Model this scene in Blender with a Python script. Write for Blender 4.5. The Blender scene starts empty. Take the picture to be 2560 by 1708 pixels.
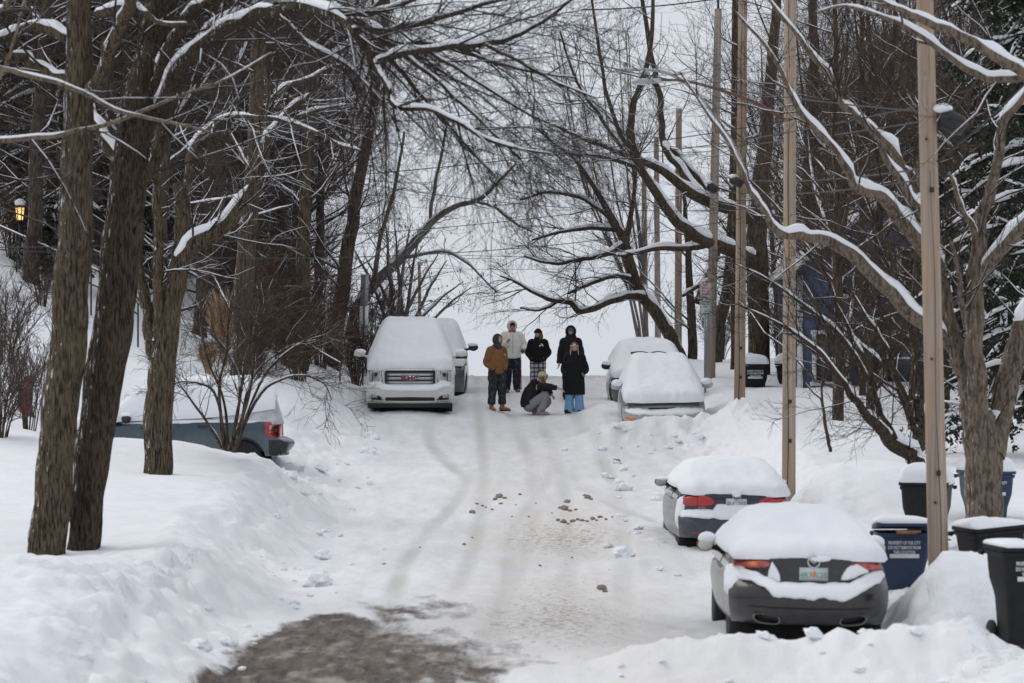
import bpy, bmesh, math, random
import numpy as np
from mathutils import Vector, Matrix, Euler
from mathutils.bvhtree import BVHTree

PI = math.pi
FPX, CX, CY = 8533.0, 1280.0, 854.0     # focal length in photo pixels, image centre
SC = bpy.context.scene
COL = SC.collection
R = math.radians


def P(px, py, d):
    return np.array([(px - CX) / FPX * d, d, (CY - py) / FPX * d])


# ------------------------------------------------------------------ noise
def _hash(ix, iy, seed):
    h = (ix.astype(np.int64) * 374761393 + iy.astype(np.int64) * 668265263 + seed * 1442695041) & 0xFFFFFFFF
    h = ((h ^ (h >> 13)) * 1274126177) & 0xFFFFFFFF
    h = h ^ (h >> 16)
    return (h & 0xFFFF) / 65535.0


def vnoise(x, y, seed=0):
    x = np.asarray(x, float); y = np.asarray(y, float)
    ix = np.floor(x); iy = np.floor(y)
    fx = x - ix; fy = y - iy
    ix = ix.astype(np.int64); iy = iy.astype(np.int64)
    fx = fx * fx * fx * (fx * (fx * 6 - 15) + 10); fy = fy * fy * fy * (fy * (fy * 6 - 15) + 10)
    a = _hash(ix, iy, seed); b = _hash(ix + 1, iy, seed)
    c = _hash(ix, iy + 1, seed); d = _hash(ix + 1, iy + 1, seed)
    return (a * (1 - fx) + b * fx) * (1 - fy) + (c * (1 - fx) + d * fx) * fy


def fbm(x, y, seed=0, octv=4):
    s = 0; a = 0.5; t = 0
    for i in range(octv):
        s = s + a * vnoise(x * 2 ** i + 7.3 * i, y * 2 ** i - 3.1 * i, seed + i); t += a; a *= 0.5
    return s / t


def sstep(x, a, b):
    t = np.clip((np.asarray(x, float) - a) / (b - a), 0, 1)
    return t * t * (3 - 2 * t)


# ------------------------------------------------------------------ objects
def link(o, parent=None, mat=None):
    COL.objects.link(o)
    if parent is not None:
        o.parent = parent
    if mat is not None:
        for m in (mat if isinstance(mat, (list, tuple)) else [mat]):
            o.data.materials.append(m)
    return o


def empty(name, loc, rot=(0, 0, 0)):
    o = bpy.data.objects.new(name, None)
    o.empty_display_size = 0.2
    COL.objects.link(o)
    o.location = loc; o.rotation_euler = rot
    return o


def tag(o, label=None, cat=None, group=None, kind=None):
    if label: o['label'] = label
    if cat: o['category'] = cat
    if group: o['group'] = group
    if kind: o['kind'] = kind
    return o


def thing(name, label, cat, loc, rot=(0, 0, 0), group=None):
    return tag(empty(name, loc, rot), label, cat, group)


def mesh_np(name, V, faces, smooth=True, matidx=None):
    """V (n,3); faces: list of int arrays (m,k)"""
    me = bpy.data.meshes.new(name)
    V = np.ascontiguousarray(V, dtype=np.float32)
    me.vertices.add(len(V)); me.vertices.foreach_set('co', V.ravel())
    faces = [np.asarray(f, dtype=np.int32) for f in faces if len(f)]
    nl = sum(f.size for f in faces); nf = sum(len(f) for f in faces)
    me.loops.add(nl); me.polygons.add(nf)
    me.loops.foreach_set('vertex_index', np.concatenate([f.ravel() for f in faces]))
    tot = np.concatenate([np.full(len(f), f.shape[1], np.int32) for f in faces])
    st = np.concatenate([[0], np.cumsum(tot)[:-1]]).astype(np.int32)
    me.polygons.foreach_set('loop_start', st)
    me.polygons.foreach_set('loop_total', tot)
    if smooth:
        me.polygons.foreach_set('use_smooth', np.ones(nf, dtype=bool))
    if matidx is not None:
        me.polygons.foreach_set('material_index', np.asarray(matidx, np.int32))
    me.update(calc_edges=True); me.validate()
    return me


def obj(name, me, mat=None, parent=None):
    return link(bpy.data.objects.new(name, me), parent, mat)


class MB:
    """collects simple solids into one mesh"""
    def __init__(self):
        self.v = []; self.f = []; self.n = 0

    def add(self, V, F):
        V = np.asarray(V, float).reshape(-1, 3)
        self.v.append(V)
        for f in F:
            f = np.asarray(f)
            if f.ndim == 1:
                f = f[None]
            self.f.append(f + self.n)
        self.n += len(V)

    def grid(self, G, close_u=False, close_v=False):
        G = np.asarray(G, float); a, b = G.shape[:2]
        i = np.arange(a if close_u else a - 1)[:, None]; j = np.arange(b if close_v else b - 1)[None]
        i2 = (i + 1) % a; j2 = (j + 1) % b
        F = np.stack([i * b + j + 0 * j, i2 * b + j, i2 * b + j2, i * b + j2], -1).reshape(-1, 4)
        self.add(G.reshape(-1, 3), [F])

    def box(self, c, s, rot=None, bev=0.0):
        x, y, z = [q / 2 for q in s]
        V = np.array([[sx * x, sy * y, sz * z] for sx in (-1, 1) for sy in (-1, 1) for sz in (-1, 1)])
        F = [[0, 1, 3, 2], [4, 6, 7, 5], [0, 4, 5, 1], [2, 3, 7, 6], [0, 2, 6, 4], [1, 5, 7, 3]]
        if rot is not None:
            V = V @ np.array(Euler(rot).to_matrix()).T
        self.add(V + np.asarray(c, float), [np.array(F)])

    def tube(self, pts, rad, S=8, cap=True, ell=None, up=None):
        """ell: (n,2) scale side/up"""
        pts = np.asarray(pts, float); n = len(pts)
        rad = np.full(n, rad, float) if np.isscalar(rad) else np.asarray(rad, float)
        T = np.gradient(pts, axis=0); T /= np.linalg.norm(T, axis=1, keepdims=True) + 1e-9
        if up is None:
            m = np.abs(T).mean(0); ref = np.eye(3)[int(np.argmin(m))]
        else:
            ref = np.asarray(up, float)
        U = np.cross(T, ref); U /= np.linalg.norm(U, axis=1, keepdims=True) + 1e-9
        W = np.cross(U, T)
        a = np.linspace(0, 2 * PI, S, endpoint=False)
        ca, sa = np.cos(a), np.sin(a)
        e = np.ones((n, 2)) if ell is None else np.broadcast_to(np.asarray(ell, float), (n, 2))
        G = pts[:, None] + rad[:, None, None] * (U[:, None] * (ca[None, :, None] * e[:, 0, None, None]) + W[:, None] * (sa[None, :, None] * e[:, 1, None, None]))
        b0 = self.n
        self.grid(G, close_v=True)
        if cap:
            self.f.append((b0 + np.arange(S))[None, ::1])
            self.f.append((b0 + (n - 1) * S + np.arange(S))[None, ::-1])

    def ball(self, c, r, nu=12, nv=8, rot=None):
        r = np.full(3, r, float) if np.isscalar(r) else np.asarray(r, float)
        th = np.linspace(0.02, PI - 0.02, nv); ph = np.linspace(0, 2 * PI, nu, endpoint=False)
        G = np.stack([np.sin(th)[:, None] * np.cos(ph), np.sin(th)[:, None] * np.sin(ph), np.cos(th)[:, None] + 0 * ph], -1) * r
        if rot is not None:
            G = G @ np.array(Euler(rot).to_matrix()).T
        b0 = self.n
        self.grid(G + np.asarray(c, float), close_v=True)
        self.f.append((b0 + np.arange(nu))[None]); self.f.append((b0 + (nv - 1) * nu + np.arange(nu))[None, ::-1])

    def lathe(self, prof, c=(0, 0, 0), S=24, axis='z'):
        prof = np.asarray(prof, float); a = np.linspace(0, 2 * PI, S, endpoint=False)
        G = np.stack([prof[:, 0, None] * np.cos(a), prof[:, 0, None] * np.sin(a), prof[:, 1, None] + 0 * a], -1)
        if axis == 'x':
            G = G[..., [2, 0, 1]]
        elif axis == 'y':
            G = G[..., [1, 2, 0]]
        b0 = self.n
        self.grid(G + np.asarray(c, float), close_v=True)
        self.f.append((b0 + np.arange(S))[None]); self.f.append((b0 + (len(prof) - 1) * S + np.arange(S))[None, ::-1])

    def build(self, name, mat, parent=None, smooth=True, fix=True):
        V = np.concatenate(self.v)
        by = {}
        for f in self.f:
            by.setdefault(f.shape[1], []).append(f)
        me = mesh_np(name, V, [np.concatenate(v) for v in by.values()], smooth)
        if fix:
            bm = bmesh.new(); bm.from_mesh(me)
            bmesh.ops.recalc_face_normals(bm, faces=bm.faces)
            bm.to_mesh(me); bm.free()
        return obj(name, me, mat, parent)


def apply_mods(o):
    dg = bpy.context.evaluated_depsgraph_get()
    dg.update()
    me = bpy.data.meshes.new_from_object(o.evaluated_get(dg))
    o.modifiers.clear()
    old = o.data; o.data = me
    bpy.data.meshes.remove(old)
    return o


def auto_smooth(o, ang=40):
    me = o.data
    me.polygons.foreach_set('use_smooth', np.ones(len(me.polygons), bool))
    try:
        me.set_sharp_from_angle(angle=R(ang))
    except Exception:
        pass
    return o


def text_mesh(name, s, size, mat, parent, loc, rot, extrude=0.002, align='CENTER', bold=0.0, sx=1.0):
    cu = bpy.data.curves.new(name, 'FONT')
    cu.body = s; cu.size = size; cu.extrude = extrude; cu.align_x = align; cu.align_y = 'CENTER'
    cu.resolution_u = 2; cu.offset = bold
    t = bpy.data.objects.new(name, cu); COL.objects.link(t)
    dg = bpy.context.evaluated_depsgraph_get(); dg.update()
    me = bpy.data.meshes.new_from_object(t.evaluated_get(dg))
    bpy.data.objects.remove(t); bpy.data.curves.remove(cu)
    o = obj(name, me, mat, parent)
    o.location = loc; o.rotation_euler = rot; o.scale = (sx, 1, 1)
    return o


# ------------------------------------------------------------------ materials
def newmat(name):
    m = bpy.data.materials.new(name); m.use_nodes = True
    nt = m.node_tree; b = nt.nodes['Principled BSDF']
    return m, nt, b


def N(nt, t, **kw):
    n = nt.nodes.new(t)
    for k, v in kw.items():
        if k in n.inputs:
            n.inputs[k].default_value = v
        else:
            setattr(n, k, v)
    return n


def noise(nt, vec, scale, detail=4, rough=0.55, stretch=None):
    if stretch is not None:
        mp = N(nt, 'ShaderNodeMapping'); mp.inputs['Scale'].default_value = stretch
        nt.links.new(vec, mp.inputs['Vector']); vec = mp.outputs['Vector']
    n = N(nt, 'ShaderNodeTexNoise', Scale=scale, Detail=detail, Roughness=rough)
    nt.links.new(vec, n.inputs['Vector'])
    return n.outputs['Fac']


def ramp(nt, fac, stops, interp='LINEAR'):
    r = N(nt, 'ShaderNodeValToRGB'); cr = r.color_ramp; cr.interpolation = interp
    while len(cr.elements) < len(stops):
        cr.elements.new(0.5)
    for e, (p, c) in zip(cr.elements, stops):
        e.position = p
        e.color = (c, c, c, 1) if np.isscalar(c) else (*c, 1)
    nt.links.new(fac, r.inputs['Fac'])
    return r.outputs['Color']


def mixc(nt, fac, a, b):
    m = N(nt, 'ShaderNodeMix', data_type='RGBA')
    for s, v in ((m.inputs[0], fac), (m.inputs[6], a), (m.inputs[7], b)):
        if hasattr(v, 'links') or hasattr(v, 'is_linked'):
            nt.links.new(v, s)
        elif np.isscalar(v):
            s.default_value = v
        else:
            s.default_value = (*v, 1)
    return m.outputs[2]


def math_(nt, op, a, b=0.0, clamp=False):
    m = N(nt, 'ShaderNodeMath', operation=op, use_clamp=clamp)
    for s, v in ((m.inputs[0], a), (m.inputs[1], b)):
        if hasattr(v, 'is_linked'):
            nt.links.new(v, s)
        else:
            s.default_value = v
    return m.outputs[0]


def bump(nt, b, h, strength=0.3, dist=0.02):
    n = N(nt, 'ShaderNodeBump', Strength=strength, Distance=dist)
    nt.links.new(h, n.inputs['Height']); nt.links.new(n.outputs['Normal'], b.inputs['Normal'])
    return n


def objco(nt):
    return N(nt, 'ShaderNodeTexCoord').outputs['Object']


def normal_axis(nt, ax):
    g = N(nt, 'ShaderNodeNewGeometry'); s = N(nt, 'ShaderNodeSeparateXYZ')
    nt.links.new(g.outputs['Normal'], s.inputs[0])
    return s.outputs[ax]


def plain(name, col, rough=0.6, metal=0.0, var=0.15, scale=6.0, coat=0.0, spec=0.5):
    m, nt, b = newmat(name)
    f = noise(nt, objco(nt), scale, 5)
    c = np.array(col)
    nt.links.new(ramp(nt, f, [(0.3, tuple(c * (1 - var))), (0.7, tuple(np.minimum(c * (1 + var), 1)))]), b.inputs['Base Color'])
    b.inputs['Roughness'].default_value = rough; b.inputs['Metallic'].default_value = metal
    b.inputs['Coat Weight'].default_value = coat
    b.inputs['Specular IOR Level'].default_value = spec
    return m


SNOW = (0.86, 0.875, 0.91)


def snow_mat(name, bs=0.35, sc=9.0, fine=60.0, dirt=None):
    m, nt, b = newmat(name)
    co = objco(nt)
    n1 = noise(nt, co, sc, 6, 0.6); n2 = noise(nt, co, fine, 4, 0.7)
    h = math_(nt, 'ADD', math_(nt, 'MULTIPLY', n1, 1.0), math_(nt, 'MULTIPLY', n2, 0.35))
    bump(nt, b, h, bs, 0.03)
    c = ramp(nt, noise(nt, co, sc * 0.3, 3), [(0.3, (0.83, 0.845, 0.885)), (0.7, (0.89, 0.9, 0.925))])
    nt.links.new(c, b.inputs['Base Color'])
    b.inputs['Roughness'].default_value = 0.75
    b.inputs['Specular IOR Level'].default_value = 0.2
    return m


def bark_mat(name, c0, c1, snow_top=0.0, streak=0.0, ridg=(14, 14, 1.6), bs=0.6, snow_thr=0.55):
    m, nt, b = newmat(name)
    co = objco(nt)
    n1 = noise(nt, co, 3.0, 5, 0.65, ridg)
    n2 = noise(nt, co, 2.0, 4)
    c = mixc(nt, ramp(nt, n1, [(0.4, 0.0), (0.58, 1.0)]), c0, c1)
    c = mixc(nt, ramp(nt, n2, [(0.45, 0.0), (0.8, 0.55)]), c, tuple(np.array(c1) * np.array([0.95, 1.05, 0.8])))
    if snow_top > 0:
        z = normal_axis(nt, 'Z')
        ns = noise(nt, co, 5.0, 4)
        f = math_(nt, 'MULTIPLY', ramp(nt, math_(nt, 'ADD', z, math_(nt, 'MULTIPLY', math_(nt, 'SUBTRACT', ns, 0.5), 1.2)), [(snow_thr, 0.0), (snow_thr + 0.12, 1.0)]), snow_top)
        c = mixc(nt, f, c, SNOW)
    if streak > 0:
        x = normal_axis(nt, 'X')
        ns = noise(nt, co, 3.2, 4, 0.7, (9, 9, 1.3))
        v = math_(nt, 'SUBTRACT', ns, math_(nt, 'MULTIPLY', x, 0.16))
        f = math_(nt, 'MULTIPLY', ramp(nt, v, [(0.725, 0.0), (0.745, 1.0)]), streak)
        c = mixc(nt, f, c, SNOW)
    nt.links.new(c, b.inputs['Base Color'])
    b.inputs['Roughness'].default_value = 0.9; b.inputs['Specular IOR Level'].default_value = 0.15
    bump(nt, b, n1, bs, 0.05)
    return m


def paint_mat(name, col, dirt=(0.42, 0.42, 0.42), amt=0.6, rough=0.28, metal=0.0):
    """car paint under grey road salt: heavier low down"""
    m, nt, b = newmat(name)
    co = objco(nt)
    s = N(nt, 'ShaderNodeSeparateXYZ'); nt.links.new(co, s.inputs[0])
    low = ramp(nt, s.outputs['Z'], [(0.25, 1.0), (0.9, 0.12)])
    n1 = noise(nt, co, 5.0, 6, 0.65); n2 = noise(nt, co, 55.0, 3, 0.7)
    f = math_(nt, 'MULTIPLY', ramp(nt, math_(nt, 'ADD', math_(nt, 'MULTIPLY', n1, 0.6), math_(nt, 'MULTIPLY', n2, 0.45)), [(0.42, 0.1), (0.68, 1.0)]), low)
    f = math_(nt, 'MULTIPLY', f, amt)
    nt.links.new(mixc(nt, f, col, dirt), b.inputs['Base Color'])
    nt.links.new(math_(nt, 'ADD', math_(nt, 'MULTIPLY', f, 0.5), rough, True), b.inputs['Roughness'])
    b.inputs['Metallic'].default_value = metal
    b.inputs['Coat Weight'].default_value = 0.45; b.inputs['Coat Roughness'].default_value = .06
    return m


M = {}
M['snow'] = snow_mat('fresh snow', 0.25, 5.0, 45.0)
M['snow_car'] = snow_mat('snow lying on cars', 0.18, 3.0, 40.0)
M['snow_limb'] = snow_mat('snow on limbs', 0.3, 8.0, 50.0)
M['bark_near'] = bark_mat('furrowed grey brown bark', (0.026, 0.019, 0.013), (0.165, 0.127, 0.088), 0.95, 1.0, (15, 15, 1.9), 1.0, 0.9)
M['bark_dark'] = bark_mat('dark furrowed bark', (0.018, 0.013, 0.01), (0.115, 0.086, 0.062), 0.95, 1.0, (15, 15, 1.9), 1.0, 0.9)
M['bark_mid'] = bark_mat('brown bark', (0.03, 0.022, 0.016), (0.12, 0.09, 0.066), 0.95, 0.6, (9, 9, 1.5), 0.8, 0.75)
M['bark_far'] = bark_mat('grey bark', (0.036, 0.029, 0.025), (0.105, 0.083, 0.07), 0.8, 0.4, (7, 7, 1.5), 0.6, 0.75)
M['twig'] = bark_mat('dark twig bark', (0.022, 0.016, 0.014), (0.055, 0.04, 0.033), 0.06, 0, (4, 4, 4), 0.2, 0.6)
M['twig_snowy'] = bark_mat('twig bark with clinging snow', (0.032, 0.023, 0.019), (0.08, 0.057, 0.046), 0.25, 0, (4, 4, 4), 0.2, 0.62)
M['twig_red'] = bark_mat('reddish brown twig bark', (0.048, 0.032, 0.025), (0.11, 0.074, 0.058), 0.1, 0, (4, 4, 4), 0.2, 0.6)
M['twig_grey'] = bark_mat('grey brown twig bark', (0.042, 0.031, 0.026), (0.095, 0.071, 0.06), 0.1, 0, (4, 4, 4), 0.2, 0.6)
M['bark_warm'] = bark_mat('warm grey brown bark', (0.075, 0.055, 0.042), (0.23, 0.18, 0.14), 0.95, 0.5, (9, 9, 2.0), 0.8, 0.8)
M['bark_pale'] = bark_mat('pale grey bark', (0.085, 0.075, 0.068), (0.2, 0.18, 0.165), 0.8, 0.3, (6, 6, 1.5), 0.5, 0.75)
M['twig_pale'] = bark_mat('pale grey twig bark', (0.085, 0.072, 0.065), (0.17, 0.15, 0.135), 0.1, 0, (4, 4, 4), 0.2, 0.6)
M['needle'] = plain('dark evergreen needles', (0.022, 0.03, 0.018), 0.8, 0, 0.5, 3.0, 0, 0.2)
M['drygrass'] = plain('dry tan grass', (0.42, 0.29, 0.17), 0.9, 0, 0.3, 3.0, 0, 0.2)
M['rubber'] = plain('tyre rubber', (0.02, 0.02, 0.021), 0.85, 0, 0.3, 20)
M['black'] = plain('black plastic', (0.018, 0.018, 0.019), 0.5, 0, 0.2, 20)
M['underbody'] = plain('dirty underbody', (0.012, 0.012, 0.012), 0.9, 0, 0.3, 10, 0, 0.1)
M['chrome'] = plain('chrome', (0.6, 0.61, 0.63), 0.2, 1.0, 0.06, 10)
M['alloy'] = plain('alloy wheel', (0.35, 0.35, 0.36), 0.4, 0.9, 0.1, 10)
M['glass'] = plain('dark car glass', (0.03, 0.035, 0.04), 0.08, 0, 0.1, 5, 0.5)
M['lens'] = plain('clear lamp lens', (0.42, 0.43, 0.44), 0.15, 0.2, 0.35, 28, 0.6)
M['red_lens'] = plain('red lamp lens', (0.42, 0.02, 0.022), 0.2, 0, 0.25, 14, 0.5)
M['orange_lens'] = plain('orange lamp lens', (0.7, 0.2, 0.05), 0.25, 0, 0.2, 14, 0.4)
M['pink_lens'] = plain('frosted red lamp lens', (0.5, 0.1, 0.09), 0.5, 0, 0.4, 16, 0.2)
M['mirror'] = plain('mirror glass', (0.62, 0.6, 0.52), 0.35, 0.0, 0.05, 5, 0.5)
M['white'] = plain('white paint', (0.75, 0.76, 0.76), 0.5, 0, 0.06, 8)
M['sign_back'] = plain('galvanised sheet', (0.36, 0.38, 0.4), 0.45, 0.6, 0.15, 8)
M['steel'] = plain('dark painted steel', (0.03, 0.03, 0.033), 0.5, 0.3, 0.2, 12)
M['red'] = plain('red print', (0.5, 0.05, 0.05), 0.6)
M['red_logo'] = plain('red badge letters', (0.2, 0.035, 0.04), 0.35)
M['green'] = plain('green print', (0.05, 0.28, 0.16), 0.6)
# ------------------------------------------------------------------ terrain
def table(pts, sm=2.0):
    ys = np.arange(-40, 420, 0.25)
    z = np.interp(ys, [p[0] for p in pts], [p[1] for p in pts])
    k = np.exp(-0.5 * (np.arange(-40, 41) * 0.25 / sm) ** 2); k /= k.sum()
    z = np.convolve(np.pad(z, 40, mode='edge'), k, 'valid')
    return lambda y: np.interp(y, ys, z)


ZR = table([(-40, -3.5), (30, -3.4), (40, -3.38), (51, -3.27), (57, -3.0), (65, -2.55), (75, -2.02), (80, -1.70), (85, -1.48), (89, -1.31),
            (95, -1.07), (99, -0.98), (104, -1.12), (115, -2.0), (140, -5.0), (200, -14), (420, -50)], 1.6)
ZL = table([(-40, -2.9), (30, -2.75), (38, -2.68), (44, -2.72), (49, -2.5), (54, -2.25), (58, -2.2), (63, -2.3), (66, -2.0), (72, -1.45), (80, -1.02),
            (90, -0.65), (100, -0.3), (115, -0.25), (140, -0.6), (200, -4), (420, -30)], 1.4)
SL = table([(-40, 0.02), (40, 0.03), (54, 0.1), (62, 0.12), (70, 0.27), (80, 0.4), (110, 0.46), (150, 0.3), (420, 0.2)], 2)
ZRR = table([(-40, -3.3), (30, -3.2), (34, -3.12), (38, -3.15), (44, -3.02), (47, -2.95), (50, -2.72), (56, -2.2), (62, -1.95), (70, -1.6), (76, -1.37),
             (84, -1.15), (88, -0.86), (95, -0.66), (100, -0.55), (110, -0.7), (125, -1.6), (160, -5), (420, -40)], 1.2)
XL, XR = -3.4, 4.2


def gauss(x, y, cx, cy, sx, sy, a):
    return a * np.exp(-((x - cx) / sx) ** 2 - ((y - cy) / sy) ** 2)


def H(x, y, fine=True):
    x = np.asarray(x, float); y = np.asarray(y, float)
    zr = ZR(y)
    u = XL - x; v = x - XR
    wob = (fbm(y * 0.35, x * 0.15, 5, 3) - 0.5) * 1.3
    lb = sstep(u + wob, -0.45, 1.2)
    zl = ZL(y) + SL(y) * np.clip(u - 0.8, 0, 40) ** 1.0
    zl = zl + gauss(x, y, -5.6, 58.6, 1.9, 1.7, 0.34) + gauss(x, y, -8.2, 58.2, 1.8, 1.6, 0.10)          # mound before the drive
    zl = zl - gauss(x, y, -6.6, 64.0, 2.9, 1.4, 0.35)
    zl = zl + gauss(x, y, -4.9, 40.8, 1.0, 1.6, 0.06) - gauss(x, y, -6.0, 44, 1.3, 2.0, 0.12) + gauss(x, y, -4.9, 36.2, 1.3, 1.7, 0.30)
    zl = zl + gauss(x, y, -3.7, 47.5, 0.7, 6.0, 0.16)
    rb = sstep(v - wob * 0.5, -0.3, 1.0)
    z2 = ZRR(y) + 0.03 * np.clip(v - 1, 0, 30)
    z2 = z2 + gauss(x, y, 5.45, 38.6, 0.95, 1.3, 0.72) + gauss(x, y, 4.55, 38.2, 0.5, 1.0, 0.42) + gauss(x, y, 4.4, 35.7, 0.6, 1.0, 0.45)
    z2 = z2 + gauss(x, y, 5.6, 53.5, 1.4, 2.0, 0.5) + gauss(x, y, 4.9, 66, 0.9, 5.0, 0.25)
    z2 = z2 - gauss(x, y, 5.5, 35.9, 0.75, 1.0, 0.3)
    z = zr * (1 - lb) + zl * lb
    z = z * (1 - rb) + z2 * rb
    # ploughed ridge across the parked lane before the nearest car, and lumps round the parked cars
    rx = np.interp(x, [-0.6, 0.8, 1.6, 2.4, 2.9, 3.3, 4.0, 4.8, 6.5], [0.0, 0.12, 0.34, 0.42, 0.36, 0.42, 0.52, 0.18, -0.05])
    z = z + rx * np.exp(-((y - 35.1 + 0.12 * x) / 0.62) ** 2) * np.where(v > 0.6, 0.35, 1)
    z = z + gauss(x, y, 3.25, 72.2, 1.5, 1.0, 0.5) + gauss(x, y, 3.3, 78, 1.2, 5.5, 0.25) + gauss(x, y, -2.5, 80.5, 1.25, 3.4, 0.34) + gauss(x, y, 3.3, 52.6, 1.1, 2.6, 0.24) + gauss(x, y, 3.2, 38.8, 1.0, 2.0, 0.2)
    z = z + gauss(x, y, 1.85, 71.0, 0.6, 1.5, 0.2) + gauss(x, y, 2.1, 79, 0.5, 4.5, 0.22)
    z = z + gauss(x, y, 2.0, 52.5, 0.5, 3.5, 0.14) + gauss(x, y, 1.6, 49.0, 0.7, 1.0, 0.14)
    z = z + gauss(x, y, -0.9, 82.0, 0.5, 4.0, 0.25) + gauss(x, y, -2.6, 75.8, 1.6, 1.2, 0.14) + gauss(x, y, -3.3, 69, 0.8, 3.5, 0.2)
    if fine:
        rdg = np.exp(-((y - 35.1 + 0.12 * x) / 0.9) ** 2) * sstep(x, 0.4, 1.4)
        onroad = (1 - lb) * (1 - rb)
        edge = np.exp(-((u - 0.2) / np.where(u > 0.2, 0.95, 0.55)) ** 2) + np.exp(-((v + 0.1) / np.where(v > -.1, 0.95, .6)) ** 2)
        edge = edge + np.exp(-((y - 35.1 + 0.12 * x) / 1.0) ** 2) * sstep(x, 0.3, 1.2)
        edge = edge + 0.8 * np.exp(-((y - 37.5) / 4.5) ** 2) * sstep(-x, 3.2, 3.8) + 0.7 * np.exp(-((y - 71.2) / 1.2) ** 2) * sstep(x, 1.3, 2.0)
        edge = edge + .42 * np.exp(-((y - 97.5) / 1.8) ** 2) + .25 * np.exp(-((y - 90) / 5) ** 2) * (np.exp(-((x + .8) / .5) ** 2) + np.exp(-((x - 2.1) / .5) ** 2))
        edge = np.clip(edge, 0, 1.2) * (1 - .4 * rdg)
        lump = fbm(x * 1.5, y * 1.1, 11, 4) - 0.5
        ridged = 1 - np.abs(fbm(x * 2.6, y * 2.2, 17, 3) * 2 - 1)
        fl = fbm(x * 7, y * 6, 23, 3) - 0.5
        z = z + edge * (0.26 * lump + 0.15 * (ridged - 0.7) + 0.19 * fl + .07 * (fbm(x * 15, y * 12, 29, 2) - .5))
        soft = fbm(x * 0.45, y * 0.3, 31, 3) - 0.5
        z = z + (1 - onroad) * (0.16 * soft + 0.07 * (fbm(x * 1.8, y * 1.6, 37, 4) - .5))
        ruts = fbm(x * 2.2, y * 0.6, 41, 3) - 0.5
        z = z - onroad * (1 - np.clip(rdg * 1.5, 0, 1)) * .03 * track_mask(x, y)
        bm_ = bare_mask(x, y) * (y < 48) * (x > -4) * (x < 3)
        z = z - bm_ * .05 + bm_ * .05 * np.clip(fbm(x * 4.5 + y * .8, y * 1.1, 53, 4) - .45, 0, 1)
        z = z + onroad * (1 - np.clip(rdg * 1.5, 0, 1)) * (0.045 * ruts + 0.05 * (fbm(x * 5, y * 3.0, 47, 4) - 0.5))
    return z


# wheel tracks pressed into the packed snow: (y0, y1, centre line x(y), half width)
TRACKS = [(36, 100, lambda y: 0.15 + .30 * np.sin(y / 8.0) , .13), (36, 100, lambda y: 1.62 + .28 * np.sin(y / 8.0 + .12), .13),
          (44, 100, lambda y: -.75 + .25 * np.sin(y / 10.5 + 2), .12), (44, 100, lambda y: .72 + .25 * np.sin(y / 10.5 + 2.1), .12),
          (33, 70, lambda y: -1.75 + .0009 * (y - 33) ** 2 + .1 * np.sin(y / 3.), .12), (33, 70, lambda y: -.3 + .0009 * (y - 33) ** 2 + .1 * np.sin(y / 3.2), .12),
          (38, 49, lambda y: .55 + .017 * (49 - y) ** 2, .14), (39, 50, lambda y: -.35 + .021 * (50 - y) ** 2, .13),
          (54, 68, lambda y: 1.1 + .010 * (68 - y) ** 2, .14), (53, 66, lambda y: .3 + .012 * (66 - y) ** 2, .13), (60, 78, lambda y: -1.9 + .006 * (78 - y) ** 2, .14)]


def track_mask(x, y):
    m = np.zeros_like(x)
    for i, (a, b, f, w) in enumerate(TRACKS):
        c = f(y); k = np.exp(-((x - c) / w) ** 4) * sstep(y, a, a + 3) * (1 - sstep(y, b - 6, b))
        k = k * (.35 + .9 * vnoise(y * .45 + i * 7.7, x * 0 + i, 90 + i))
        m = np.maximum(m, k)
    return np.clip(m, 0, 1)


def bare_mask(X, Y):
    nz = (fbm(X * 0.9, Y * 0.5, 61, 4) - 0.5)
    st = fbm(X * 2.2 + Y * 0.55, Y * 0.35 - X * .25, 67, 3) - .5
    left_edge = np.interp(Y, [28, 33, 36, 39, 42, 44.5, 47], [-3.7, -3.6, -3.45, -3.15, -2.75, -2.2, -0.8])
    right_edge = np.interp(Y, [28, 33, 36, 39, 42, 44.5, 47, 50], [0.6, 0.35, 0.05, -0.2, -0.5, -0.8, -1.1, -1.2])
    return sstep(X + nz * 0.9, left_edge - 0.15, left_edge + 0.45) * (1 - sstep(X + nz * 2.0 + st * 1.6, right_edge - 1.3, right_edge + 1.6)) * (1 - sstep(Y + nz * 3.0 + st * 5, 42.4, 46.8))


def h1(x, y):
    return float(H(np.array([x]), np.array([y]))[0])


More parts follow.
